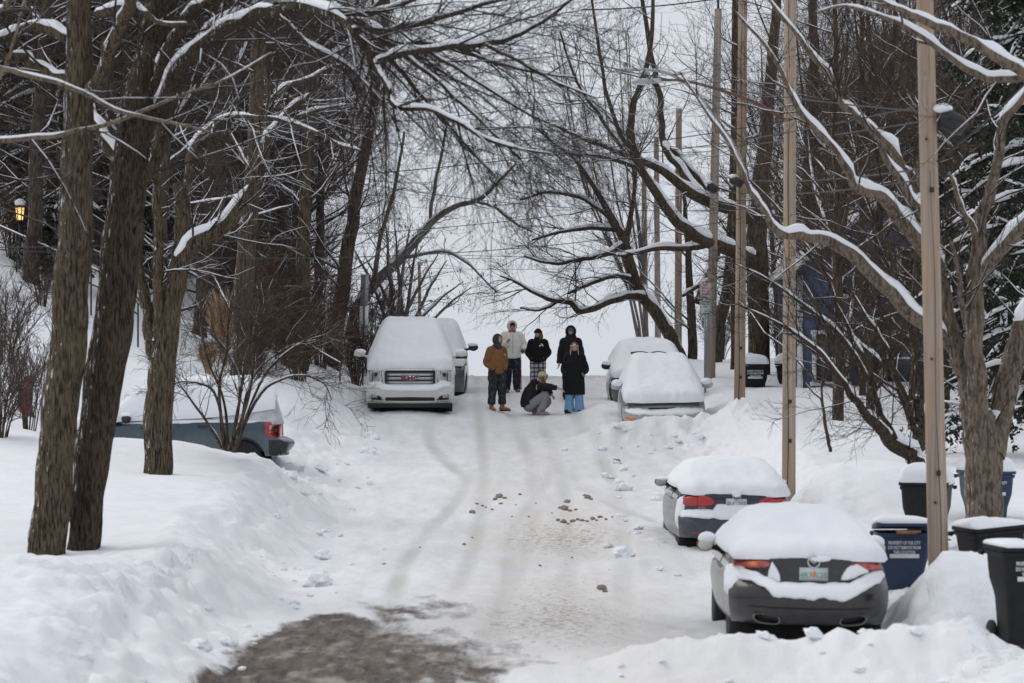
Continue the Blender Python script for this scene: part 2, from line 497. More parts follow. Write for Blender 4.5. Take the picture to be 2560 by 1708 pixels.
def ground_materials():
    m, nt, b = newmat('banked snow')
    co = objco(nt)
    n1 = noise(nt, co, 3.5, 7, 0.6); n2 = noise(nt, co, 22, 6, 0.7)
    h = math_(nt, 'ADD', n1, math_(nt, 'MULTIPLY', n2, 0.4))
    at = N(nt, 'ShaderNodeAttribute', attribute_name='rough')
    bn = bump(nt, b, h, 0.3, 0.06)
    nt.links.new(math_(nt, 'ADD', math_(nt, 'MULTIPLY', at.outputs['Fac'], 0.6), 0.18), bn.inputs['Strength'])
    c = ramp(nt, n1, [(0.3, (0.82, 0.835, 0.875)), (0.7, (0.9, 0.905, 0.925))])
    d = N(nt, 'ShaderNodeAttribute', attribute_name='dirt')
    nd = noise(nt, co, 7.0, 6, 0.75)
    f = ramp(nt, math_(nt, 'ADD', math_(nt, 'MULTIPLY', d.outputs['Fac'], 0.38), math_(nt, 'MULTIPLY', nd, 0.75)), [(0.56, 0.0), (0.72, 0.75)])
    c = mixc(nt, f, c, (0.36, 0.31, 0.26))
    nt.links.new(c, b.inputs['Base Color'])
    b.inputs['Roughness'].default_value = 0.8; b.inputs['Specular IOR Level'].default_value = 0.15
    M['bank'] = m

    m, nt, b = newmat('packed snow on the road')
    co = objco(nt)
    tr = noise(nt, co, 1.0, 8, 0.68, (2.4, 0.55, 1.0))           # wheel tracks along the street
    tr2 = noise(nt, co, 1.0, 6, 0.7, (13.0, 2.4, 1.0))
    sp = noise(nt, co, 11.0, 6, 0.75); big = noise(nt, co, 0.45, 4, 0.6)
    tk0 = N(nt, 'ShaderNodeAttribute', attribute_name='track').outputs['Fac']
    c = mixc(nt, math_(nt, 'MULTIPLY', tk0, ramp(nt, tr, [(0.4, 0.0), (0.62, 1.0)])), (0.87, 0.87, 0.885), (0.74, 0.745, 0.765))
    rt = N(nt, 'ShaderNodeAttribute', attribute_name='rut').outputs['Fac']
    c = mixc(nt, math_(nt, 'MULTIPLY', rt, .85), c, mixc(nt, ramp(nt, big, [(.42, 0.0), (.58, 1.0)]), (0.56, 0.58, 0.62), (0.56, 0.53, 0.485)))
    g = N(nt, 'ShaderNodeAttribute', attribute_name='grit')
    f = ramp(nt, math_(nt, 'ADD', math_(nt, 'ADD', math_(nt, 'MULTIPLY', tr2, 0.35), math_(nt, 'MULTIPLY', big, 0.4)), math_(nt, 'MULTIPLY', g.outputs['Fac'], 0.42)), [(0.38, 0.0), (0.76, 0.66)])
    c = mixc(nt, f, c, (0.68, 0.645, 0.60))
    f2 = ramp(nt, math_(nt, 'ADD', math_(nt, 'MULTIPLY', sp, 0.8), math_(nt, 'MULTIPLY', g.outputs['Fac'], 0.2)), [(0.635, 0.0), (0.70, 0.85)])
    c = mixc(nt, f2, c, (0.30, 0.235, 0.175))
    a = N(nt, 'ShaderNodeAttribute', attribute_name='bare')
    st = noise(nt, co, 1.0, 7, 0.7, (7.0, 1.2, 1.0)); sm = noise(nt, co, 9.0, 6, 0.75)
    v = math_(nt, 'ADD', math_(nt, 'MULTIPLY', st, 0.55), math_(nt, 'MULTIPLY', sm, 0.35))
    fb = ramp(nt, math_(nt, 'ADD', v, math_(nt, 'SUBTRACT', a.outputs['Fac'], 0.5)), [(0.56, 0.0), (0.7, 0.45), (0.86, 1.0)])
    asp = mixc(nt, ramp(nt, noise(nt, co, 1.0, 6, 0.7, (9.0, 1.6, 1.0)), [(0.38, 0.0), (0.66, 1.0)]), (0.04, 0.029, 0.023), (0.185, 0.14, 0.11))
    asp = mixc(nt, ramp(nt, noise(nt, co, 1.0, 5, 0.65, (3.2, 1.0, 1.0)), [(0.52, 0.0), (0.68, 0.8)]), asp, (0.40, 0.355, 0.315))
    asp = mixc(nt, ramp(nt, noise(nt, co, 34, 4, 0.8), [(0.56, 0.0), (0.7, 0.5)]), asp, (0.03, 0.025, 0.022))
    c = mixc(nt, fb, c, asp)
    nt.links.new(c, b.inputs['Base Color'])
    b.inputs['Specular IOR Level'].default_value = 0.25
    nt.links.new(ramp(nt, fb, [(0.0, 0.75), (1.0, 0.55)]), b.inputs['Roughness'])
    tk = N(nt, 'ShaderNodeAttribute', attribute_name='track').outputs['Fac']
    h = math_(nt, 'ADD', math_(nt, 'MULTIPLY', math_(nt, 'MULTIPLY', tr2, 0.6), tk), math_(nt, 'ADD', math_(nt, 'MULTIPLY', sp, 0.9), math_(nt, 'MULTIPLY', math_(nt, 'MULTIPLY', tr, 0.6), tk)))
    bump(nt, b, h, 0.38, 0.04)
    M['road'] = m


def build_ground():
    ground_materials()
    ys = np.concatenate([np.arange(-30, 28, 3.0), np.arange(28, 60, 0.09), np.arange(60, 106, 0.16), np.arange(106, 150, 1.0), np.arange(150, 405, 10.0)])
    xr = np.arange(-3.9, 4.601, 0.07)
    xr[-1] = 4.6
    def span(x0, x1, d0, grow, mx):
        xs = [x0]; d = d0
        while abs(xs[-1] - x0) < abs(x1 - x0):
            xs.append(xs[-1] + (d if x1 > x0 else -d)); d = min(d * grow, mx)
        return np.array(xs)
    xl = span(-3.9, -160, 0.06, 1.018, 8)[::-1]
    xg = span(4.6, 160, 0.06, 1.018, 8)
    def sheet_(name, xs, mat, label):
        X, Y = np.meshgrid(xs, ys)
        Z = H(X, Y)
        V = np.stack([X, Y, Z], -1)
        a, b_ = X.shape
        i = np.arange(a - 1)[:, None] * b_ + np.arange(b_ - 1)[None]
        F = np.stack([i, i + 1, i + b_ + 1, i + b_], -1).reshape(-1, 4)
        me = mesh_np(name, V.reshape(-1, 3), [F])
        return obj(name, me, mat), X.ravel(), Y.ravel()
    def attr(o, nm, vals):
        at = o.data.attributes.new(nm, 'FLOAT', 'POINT'); at.data.foreach_set('value', vals.astype(np.float32))
    road, X, Y = sheet_('road', xr, M['road'], '')
    bare = bare_mask(X, Y); attr(road, 'rut', track_mask(X, Y))
    attr(road, 'bare', bare * 1.0)
    grit = np.exp(-((X - 0.75 - 0.01 * (60 - Y)) / 1.7) ** 2) * (0.55 + 0.6 * fbm(X * 0.5, Y * 0.12, 71, 3)) * sstep(Y, 30, 40)
    grit = grit * .8 + 0.55 * np.exp(-((Y - 54.5) / 3.0) ** 2) * np.exp(-((X - 0.6) / 1.3) ** 2) + 0.35 * np.exp(-((Y - 34) / 2.5) ** 2) * sstep(X, 0, 2)
    grit = grit + 0.5 * np.exp(-((X - 0.3) / 1.6) ** 2 - ((Y - 41) / 6.0) ** 2)
    attr(road, 'grit', np.clip(grit, 0, 1.3))
    attr(road, 'track', 1 - np.clip(1.4 * np.exp(-((Y - 35.1 + 0.12 * X) / 0.9) ** 2) * sstep(X, 0.4, 1.4) + sstep(X, 3.2, 3.9) + sstep(-X, 2.9, 3.5), 0, 1))
    tag(road, kind='structure')
    for nm, xs in (('snow_ground', xl), ('snow_ground', xg)):
        g, X, Y = sheet_(nm, xs, M['bank'], '')
        tag(g, kind='structure')
        u = XL - X; v = X - XR
        e = np.exp(-((u - 0.2) / 1.2) ** 2) + np.exp(-((v - 0.2) / 1.2) ** 2)
        attr(g, 'rough', np.clip(e + np.exp(-((Y - 37) / 4) ** 2) * 0.6, 0, 1))
        dirt = np.exp(-((u) / 0.9) ** 2) * (Y < 50) * 0.55 + np.exp(-((Y - 33.6) / 1.6) ** 2) * 0.5 * (X > 0) + np.exp(-((v) / 0.8) ** 2) * 0.12
        attr(g, 'dirt', dirt * fbm(X, Y, 81, 3) * 1.6)


def make_clods():
    """frozen lumps of ploughed snow and grit lying on the road"""
    rng = np.random.default_rng(5)
    M['clod_d'] = plain('gritty frozen slush', (0.3, 0.25, 0.2), 0.95, 0, 0.5, 18, 0, 0.1)
    M['clod_w'] = snow_mat('clod snow', 0.15, 6, 40)
    protos = []
    for k in range(3):
        bm = bmesh.new(); bmesh.ops.create_icosphere(bm, subdivisions=3, radius=1)
        for v in bm.verts:
            c = v.co
            f = 0.45 + 1.25 * float(fbm(np.array([c.x * 1.9 + 9 * k]), np.array([c.y * 1.9 + c.z * 2.3]), k, 4)[0] - 0.1)
            v.co = c * f; v.co.z *= 0.5
        me = bpy.data.meshes.new('clod'); bm.to_mesh(me); bm.free()
        protos.append(me)
    spots = [(1192, 1259, .05), (1215, 1266, .04), (1262, 1247, .06), (1238, 1249, .07), (1478, 1252, .06), (1462, 1240, .05), (1400, 1268, .07), (1425, 1277, .06), (1395, 1300, .06), (1420, 1306, .05), (1444, 1298, .05), (1468, 1305, .05), (1492, 1304, .04), (1530, 1298, .04), (1380, 1284, .03), (1512, 1479, .06), (1498, 1470, .05), (1538, 1152, .05), (1552, 1158, .04), (1290, 1262, .03), (1340, 1256, .03), (1180, 1340, .04), (1160, 1360, .05), (1050, 1366, .04), (960, 1410, .04), (1430, 1395, .03), (1350, 1420, .04), (1280, 1290, .03), (1248, 1244, .12), (1252, 1262, .05), (1206, 1262, .05), (1180, 1282, .09), (1300, 1240, .05), (1418, 1252, .10), (1470, 1246, .10), (1412, 1272, .13), (1440, 1276, .05),
             (1408, 1302, .10), (1432, 1301, .08), (1455, 1303, .07), (1482, 1300, .08), (1500, 1299, .06), (1515, 1304, .05), (1545, 1155, .09), (1505, 1475, .10), (1322, 1290, .04), (1230, 1276, .04)]
    for i, (px, py, r) in enumerate(spots):
        d = 40.0
        for _ in range(30):
            d = 0.5 * d + 0.5 * (-(ZR(d)) * FPX / (py - CY)); d = float(np.clip(d, 35, 78))
        x = (px - CX) / FPX * d
        o = obj('slush_clod', protos[i % 3].copy() if i < 3 else protos[i % 3], None)
        if not o.data.materials: o.data.materials.append(M['clod_d'])
        r *= .52; o.location = (x, d, h1(x, d) + r * 0.4); o.scale = (r * 1.35, r, r * 1.5); o.rotation_euler = (0, 0, i * 1.3)
        tag(o, 'small gritty brown lump of frozen slush lying on the packed snow road', 'slush lump', 'slush lumps on the road')
    rng = np.random.default_rng(77); whites = []
    for p in protos:
        q = p.copy(); q.materials.clear(); q.materials.append(M['clod_w']); whites.append(q)
    for k in range(120):
        t = rng.random()
        if t < .5: x, y = rng.normal(-3.15, .45), rng.uniform(34.5, 74)
        elif t < .7: x, y = rng.uniform(.8, 4.8), 34.6 - .0 * k + rng.normal(0, .7)
        elif t < .85: x, y = rng.normal(2.7, .8), rng.uniform(69.5, 71.6)
        else: x, y = rng.normal(2.0, .3), rng.uniform(46, 68)
        r = float(np.clip(rng.lognormal(-3.0, .5), .025, .14))
        o = obj('snow_clod', whites[k % 3]); o.location = (x, y, h1(x, y) + r * .3); o.scale = (r * 1.2, r, r * rng.uniform(.9, 1.4)); o.rotation_euler = (rng.uniform(-.4, .4), rng.uniform(-.4, .4), rng.uniform(0, 6))
        tag(o, 'small loose white clod broken off the ploughed snow banks', 'snow clod', 'loose snow clods along the banks')
    me = protos[0].copy(); me.materials.clear(); me.materials.append(M['clod_w'])
    for (px, py, d, r, lab) in ((795, 1352, 46.5, .20, 'tall white broken chunk of ploughed snow standing at the road edge below the left bank'),
                                (505, 1650, 36.5, .13, 'white snow chunk lying at the edge of the bare brown road'),
                                (1645, 1172, 60.5, .13, 'small white snow lump on the road beyond the navy sedan'),
                                (1560, 1318, 50, .18, 'low white snow lump on the road beside the navy sedan')):
        x = (px - CX) / FPX * d
        o = obj('snow_chunk', me)
        o.location = (x, d, h1(x, d) + r * 0.35); o.scale = (r, r * .9, r * 1.35); o.rotation_euler = (0.2, 0.1, px)
        tag(o, lab, 'snow chunk', 'snow chunks beside the road')
# ------------------------------------------------------------------ trees
UP = np.array([0, 0, 1.0])


def catmull(pts, K):
    pts = np.asarray(pts, float); n = len(pts)
    if n == 2:
        t = np.linspace(0, 1, K)[:, None]
        return pts[0] * (1 - t) + pts[1] * t
    p = np.vstack([2 * pts[0] - pts[1], pts, 2 * pts[-1] - pts[-2]])
    t = np.linspace(0, n - 1 - 1e-6, K); i = t.astype(int); f = (t - i)[:, None]
    a, b, c, d = p[i], p[i + 1], p[i + 2], p[i + 3]
    return 0.5 * (2 * b + (c - a) * f + (2 * a - 5 * b + 4 * c - d) * f ** 2 + (3 * b - a - 3 * c + d) * f ** 3)


def norm(a):
    return a / (np.linalg.norm(a, axis=-1, keepdims=True) + 1e-9)


def tubes(Pn, Rn, S, V, F, ell_up=None):
    """batch of N tubes of K points each -> appended to lists V,F (quads)"""
    Nn, K = Rn.shape
    T = norm(np.gradient(Pn, axis=1))
    m = np.abs(T).mean(1); ax = np.argmin(m, axis=1)
    ref = np.eye(3)[ax][:, None, :]
    U = norm(np.cross(T, np.broadcast_to(ref, T.shape))); W = np.cross(U, T)
    a = np.linspace(0, 2 * PI, S, endpoint=False)
    G = Pn[:, :, None] + Rn[:, :, None, None] * (U[:, :, None] * np.cos(a)[None, None, :, None] + W[:, :, None] * np.sin(a)[None, None, :, None])
    off = sum(len(v) for v in V)
    V.append(G.reshape(-1, 3))
    base = off + (np.arange(Nn) * K * S)[:, None, None]
    k = (np.arange(K - 1) * S)[None, :, None]; j = np.arange(S)[None, None]; j2 = (j + 1) % S
    F.append(np.stack([base + k + j, base + k + j2, base + k + S + j2, base + k + S + j], -1).reshape(-1, 4))


def snow_tubes(Pn, Rn, S, V, F, rng, thick=0.9, rmin=0.0, cover=0.7, seed=0):
    """snow lying along the upper side of limbs; thins out on steep or bare stretches"""
    Nn, K = Rn.shape
    T = norm(np.gradient(Pn, axis=1))
    flat = np.sqrt(T[..., 0] ** 2 + T[..., 1] ** 2)
    upv = norm(UP - T * T[..., 2:3])
    side = np.cross(T, upv)
    s = np.cumsum(np.linalg.norm(np.diff(Pn, axis=1, prepend=Pn[:, :1]), axis=-1), axis=1)
    patch = vnoise(s * 1.5 + rng.uniform(0, 99, (Nn, 1)), rng.uniform(0, 99, (Nn, 1)) + 0 * s, seed)
    patch2 = vnoise(s * 3.6 + rng.uniform(0, 99, (Nn, 1)), rng.uniform(0, 99, (Nn, 1)) + 0 * s, seed + 3)
    amt = sstep(flat, 0.3, 0.75) * sstep(patch, 0.95 - cover, 1.2 - cover) * (0.25 + 1.25 * patch2) * (Rn > rmin)
    amt[:, 0] *= 0.3; amt[:, -1] *= 0.2
    rr = np.maximum(Rn, 0.004)
    h = amt * thick * (rr * 0.62 + np.minimum(0.016, rr * 0.7))
    w = rr * (0.5 + 0.5 * np.clip(amt, 0, 1)) * sstep(amt, 0.0, 0.25)
    C = Pn + upv * (rr * 0.62 * sstep(amt, 0, .2) + h * 0.42)[..., None]
    a = np.linspace(0, 2 * PI, S, endpoint=False)
    hh = h * 0.62 + 0.0005 + rr * 0.25 * sstep(amt, 0, .3)
    G = C[:, :, None] + side[:, :, None] * (w[:, :, None] * np.cos(a))[..., None] + upv[:, :, None] * (hh[:, :, None] * np.sin(a))[..., None]
    off = sum(len(v) for v in V)
    V.append(G.reshape(-1, 3))
    keep = (amt[:, :-1] + amt[:, 1:]) > 0.06
    base = off + (np.arange(Nn) * K * S)[:, None, None]
    k = (np.arange(K - 1) * S)[None, :, None]; j = np.arange(S)[None, None]; j2 = (j + 1) % S
    Q = np.stack([base + k + j, base + k + j2, base + k + S + j2, base + k + S + j], -1)
    F.append(Q[keep].reshape(-1, 4))


def grow(rng, PP, RR, n, ln, ang, K=5, rr=0.6, rmax=9.0, rmin=0.003, tmin=0.1, up=0.0, bias=(0, 0, 0), wob=0.12, per_m=True, taper=0.35, tmax=1.0):
    """children of a batch of parents"""
    seg = np.linalg.norm(np.diff(PP, axis=1), axis=-1).sum(1)
    if per_m:
        cnt = rng.poisson(np.maximum(seg * n, 0.01))
    else:
        cnt = np.full(len(PP), n)
    idx = np.repeat(np.arange(len(PP)), cnt)
    if len(idx) == 0:
        return np.zeros((0, K, 3)), np.zeros((0, K))
    t = rng.uniform(tmin, tmax, len(idx))
    K0 = PP.shape[1]
    q = t * (K0 - 1); i = np.minimum(q.astype(int), K0 - 2); f = (q - i)[:, None]
    pos = PP[idx, i] * (1 - f) + PP[idx, i + 1] * f
    tan = norm(PP[idx, i + 1] - PP[idx, i])
    r0 = (RR[idx, i] * (1 - f[:, 0]) + RR[idx, i + 1] * f[:, 0])
    rnd = norm(rng.normal(size=(len(idx), 3)))
    perp = norm(np.cross(tan, rnd))
    a = R(1) * rng.uniform(ang[0], ang[1], len(idx))
    d = tan * np.cos(a)[:, None] + perp * np.sin(a)[:, None]
    d = norm(d + np.asarray(bias))
    L = rng.uniform(ln[0], ln[1], len(idx)) * (1.15 - 0.55 * t)
    r = np.clip(np.minimum(r0 * rr, rmax), rmin, None) * rng.uniform(0.75, 1.1, len(idx))
    st = L / (K - 1)
    pts = [pos]
    for k in range(K - 1):
        d = norm(d + rng.normal(size=d.shape) * wob + UP * up)
        pts.append(pts[-1] + d * st[:, None])
    Pn = np.stack(pts, 1)
    Rn = r[:, None] * np.linspace(1, taper, K)[None]
    return Pn, np.maximum(Rn, rmin * 0.6)


LEAF_LEVELS = {}


class Tree:
    def __init__(self, name, label, cat, base, group=None, seed=1):
        self.base = np.asarray(base, float)
        self.root = thing(name, label, cat, tuple(self.base), group=group)
        self.rng = np.random.default_rng(seed)
        self.limbs = []          # (P,R,kind)

    def limb(self, pts, K=28, jit=0.012, pix=True, twiggy=True):
        """pts: (px,py,d,width px) in the photo, or (x,y,z,radius) when pix=False"""
        if pix:
            p = np.array([P(a, b, d) for a, b, d, w in pts]); r = np.array([w / 2 / FPX * d for a, b, d, w in pts])
        else:
            p = np.array([q[:3] for q in pts], float); r = np.array([q[3] for q in pts], float)
        C = catmull(np.column_stack([p, r]), K)
        Pn, Rn = C[:, :3], np.maximum(C[:, 3], 0.004)
        w = self.rng.normal(size=(K, 3)) * jit
        w = (np.roll(w, 1, 0) + 2 * w + np.roll(w, -1, 0)) / 3 * 1.2
        w[0] = 0
        Pn = Pn + w * np.minimum(Rn[:, None] / 0.05, 1.2)
        self.limbs.append((Pn - self.base, Rn, twiggy))
        return self

    def finish(self, levels, bark, twig, snow_thick=0.9, cover=0.75, S=12, snow_levels=1, S1=6, snow_rmin=0.0, extra=None, trunk_name='trunk'):
        V, F = [], []
        for Pn, Rn, _ in self.limbs:
            if Rn[0] > .12 and S >= 18:
                C = catmull(np.column_stack([Pn, Rn]), 170); S2 = 64
                v2, f2 = [], []
                tubes(C[None, :, :3], C[None, :, 3], S2, v2, f2)
                q = v2[0].reshape(170, S2, 3); cen = C[:, None, :3]; a = np.arange(S2)[None] * 2 * PI / S2; s_ = (np.arange(170) * .05)[:, None]
                k = 11.0
                per = lambda ph, y, sd: .5 * (1 + np.cos(a)) * 0 + vnoise(np.abs(((a + ph + .35 * (vnoise(y * 1.3, 0 * a, sd + 4) - .5)) % (2 * PI)) - PI) * k, y * 1.6 + 0 * a, sd)
                n_ = per(0, s_, 5) * .7 + per(2.1, s_ * 1.7, 9) * .3
                rel = np.minimum(.018, C[:, None, 3] * .09) * (np.abs(2 * n_ - 1) * 2 - 1) + C[:, None, 3] * .10 * (fbm(np.cos(a) * 1.2 + 5, s_ * .9 + np.sin(a), 12, 2) - .5)
                q = q + norm(q - cen) * rel[..., None]
                o0 = sum(len(v) for v in V); V.append(q.reshape(-1, 3)); F.append(f2[0] + o0)
            else:
                tubes(Pn[None], Rn[None], S, V, F)
        sV, sF = [], []
        for q, (Pn, Rn, _) in enumerate(self.limbs):
            snow_tubes(Pn[None], Rn[None], 9, sV, sF, self.rng, snow_thick, snow_rmin, cover, q)
        obj(trunk_name, mesh_np(trunk_name, np.concatenate(V), F), bark, self.root)
        tw = [(a, b) for a, b, t in self.limbs if t]
        cV, cF = [], []
        if tw:
            q32 = [catmull(np.column_stack([a, b]), 32) for a, b in tw]
            PP = np.stack([a[:, :3] for a in q32]); RR = np.stack([a[:, 3] for a in q32])
            src = [(PP, RR)]
            for li, lv in enumerate(levels):
                lv = dict(lv); frm = lv.pop('src', None); Sx = lv.pop('S', 3); sn = lv.pop('snow', 0)
                PP, RR = src[-1] if frm is None else src[frm]
                Pn, Rn = grow(self.rng, PP, RR, **lv)
                src.append((Pn, Rn))
                if len(Pn):
                    tubes(Pn, Rn, Sx, cV, cF)
                    if sn > 0:
                        snow_tubes(Pn, Rn, 4, sV, sF, self.rng, sn, 0.0, cover * 0.9, 50 + li)
            if cV:
                obj('crown', mesh_np('crown', np.concatenate(cV), cF), twig, self.root)
        F2 = [f for f in sF if len(f)]
        if F2:
            obj('snow', mesh_np('snow', np.concatenate(sV), F2), M['snow_limb'], self.root)
        return self.root


def copy_tree(o, loc, rotz=0.0, sc=1.0, label=None):
    c = o.copy(); COL.objects.link(c)
    c.location = loc; c.rotation_euler = (o.rotation_euler[0], o.rotation_euler[1], rotz); c.scale = (sc, sc, sc)
    if label: c['label'] = label
    for ch in o.children:
        k = ch.copy(); COL.objects.link(k); k.parent = c
        for g in ch.children:
            e = g.copy(); COL.objects.link(e); e.parent = k
    return c


def wood_template(name, label, cat, group, seed, h=13, r=0.2, lean=0.0, first=0.18, n1=1.9, dens=1.0, twig='twig_snowy', bark='bark_far', up=0.1, len1=(2.2, 4.2), tw_r=0.0042):
    rng = np.random.default_rng(seed)
    T = Tree(name, label, cat, (0, 0, 0), group, seed)
    lx, ly = rng.normal(size=2) * 0.25
    pts = [(0, 0, -0.5, r * 1.25), (lx * .3 + lean * .15 * h, ly * .3, h * .25, r), (lx + lean * .5 * h, ly, h * .55, r * .72), (lx * 1.4 + lean * h, ly * 1.5, h, r * .15)]
    T.limb(pts, K=24, pix=False, jit=0.02)
    for k in range(2):
        t0 = rng.uniform(.3, .5); a = rng.uniform(0, 6.28); L = h * rng.uniform(.3, .45)
        b = np.array([lx * t0 * 1.5 + lean * t0 * h, ly * t0, h * t0])
        d = np.array([math.cos(a), math.sin(a), 0.0])
        q = [(*b, r * .5), (*(b + d * L * .35 + UP * L * .3), r * .38), (*(b + d * L * .6 + UP * L * .85), r * .2), (*(b + d * L * .75 + UP * L * 1.3), r * .06)]
        T.limb(q, K=24, pix=False, jit=0.02)
    lv = [dict(n=n1, ln=len1, ang=(45, 85), K=7, rr=.38, rmax=.04, rmin=.01, tmin=first, up=up * .5, wob=.14, S=4, snow=.35),
          dict(n=3.0 * dens, ln=(.7, 1.7), ang=(30, 65), K=5, rr=.5, rmax=.014, rmin=.006, tmin=.15, up=up, wob=.16, S=3),
          dict(n=5.0 * dens, ln=(.3, .9), ang=(25, 60), K=4, rr=.6, rmax=.007, rmin=tw_r, tmin=.15, up=up, wob=.2, S=3)]
    T.finish(lv, M[bark], M[twig], 1.0, 0.7, S=9)
    return T.root


def conifer(name, label, loc, h, rad, seed, n=26, group=None, snow_n=5):
    rng = np.random.default_rng(seed)
    root = thing(name, label, 'evergreen tree', tuple(loc), group=group)
    mb = MB(); mb.tube([(0, 0, -.4), (0.05, 0, h * .5), (0, 0, h)], [.2, .13, .02], 9)
    mb.build('trunk', M['bark_far'], root)
    zs = np.repeat(np.linspace(.06, .97, n) * h, 7) + rng.normal(size=n * 7) * .12
    L = rad * np.clip(1.02 - zs / h, .02, 1) ** .75 * rng.uniform(.7, 1.1, len(zs)) + .2
    a = rng.uniform(0, 2 * PI, len(zs))
    t = np.linspace(0, 1, 6)
    d = np.stack([np.cos(a), np.sin(a)], -1)
    Pn = np.zeros((len(zs), 6, 3))
    Pn[..., :2] = d[:, None] * (L[:, None] * t)[..., None]
    Pn[..., 2] = zs[:, None] + L[:, None] * (0.12 * t - 0.42 * t ** 2)
    Rn = np.broadcast_to(np.linspace(.03, .006, 6), (len(zs), 6)).copy()
    V, F = [], []
    tubes(Pn, Rn, 3, V, F)
    P2, R2 = grow(rng, Pn, Rn, 7.0, (.25, .8), (35, 70), K=4, rr=.5, rmin=.004, up=-.08, wob=.1)
    tubes(P2, R2, 3, V, F)
    # needle sprays: small flat blades along the twigs
    m = len(P2) * 16
    i = rng.integers(0, len(P2), m); tt = rng.uniform(0, 1, m) * 2.99; k = tt.astype(int); f = (tt - k)[:, None]
    c = P2[i, k] * (1 - f) + P2[i, k + 1] * f + rng.normal(size=(m, 3)) * .03
    u = norm(rng.normal(size=(m, 3)) + np.array([0, 0, -.4])) * rng.uniform(.05, .13, (m, 1)); w = norm(np.cross(u, rng.normal(size=(m, 3)))) * rng.uniform(.012, .026, (m, 1))
    off = sum(len(v) for v in V)
    V.append(np.stack([c - w, c + u * .5 - w * 1.4, c + u, c + u * .5 + w * 1.4], 1).reshape(-1, 3))
    F.append(off + np.arange(m * 4).reshape(-1, 4))
    obj('crown', mesh_np('crown', np.concatenate(V), F), M['needle'], root)
    sV, sF = [], []
    snow_tubes(Pn, np.maximum(Rn * 3.5, .04), 7, sV, sF, rng, 1.1, 0, .5, seed)
    sel = rng.random(len(P2)) < .22
    snow_tubes(P2[sel], np.maximum(R2[sel] * 5, .035), 6, sV, sF, rng, 1.1, 0, .6, seed + 1)
    obj('snow', mesh_np('snow', np.concatenate(sV), [x for x in sF if len(x)]), M['snow_limb'], root)
    return root


def shrub(name, label, cat, loc, h, stems, seed, spread=.5, twig='twig_grey', n2=7, n3=9, group=None, r=.02, lean=(0, 0), ln2=(.35, .9)):
    rng = np.random.default_rng(seed)
    T = Tree(name, label, cat, loc, group, seed)
    for k in range(stems):
        a = rng.uniform(0, 2 * PI); s = spread * rng.uniform(.3, 1.1) * h; hh = h * rng.uniform(.65, 1.0)
        d = np.array([math.cos(a) * s + lean[0] * hh, math.sin(a) * s + lean[1] * hh, 0])
        b = np.array([math.cos(a), math.sin(a), 0]) * rng.uniform(.02, .12) * h * .4
        q = np.asarray(loc)
        T.limb([(*(q + b - UP * .2), r), (*(q + b + d * .25 + UP * hh * .4), r * .75), (*(q + b + d * .65 + UP * hh * .78), r * .5), (*(q + b + d * 1.05 + UP * hh), r * .2)], K=10, pix=False, jit=.02)
    lv = [dict(n=n2, ln=ln2, ang=(20, 55), K=5, rr=.6, rmax=.01, rmin=.0065, tmin=.15, up=.08, wob=.14, S=3),
          dict(n=n3, ln=(.15, .45), ang=(20, 55), K=4, rr=.6, rmax=.007, rmin=.0052, tmin=.1, up=.05, wob=.16, S=3)]
    T.finish(lv, M['bark_far'] if r > .015 else M[twig], M[twig], .7, .5, S=6, trunk_name='stems' if False else 'stem')
    return T.root


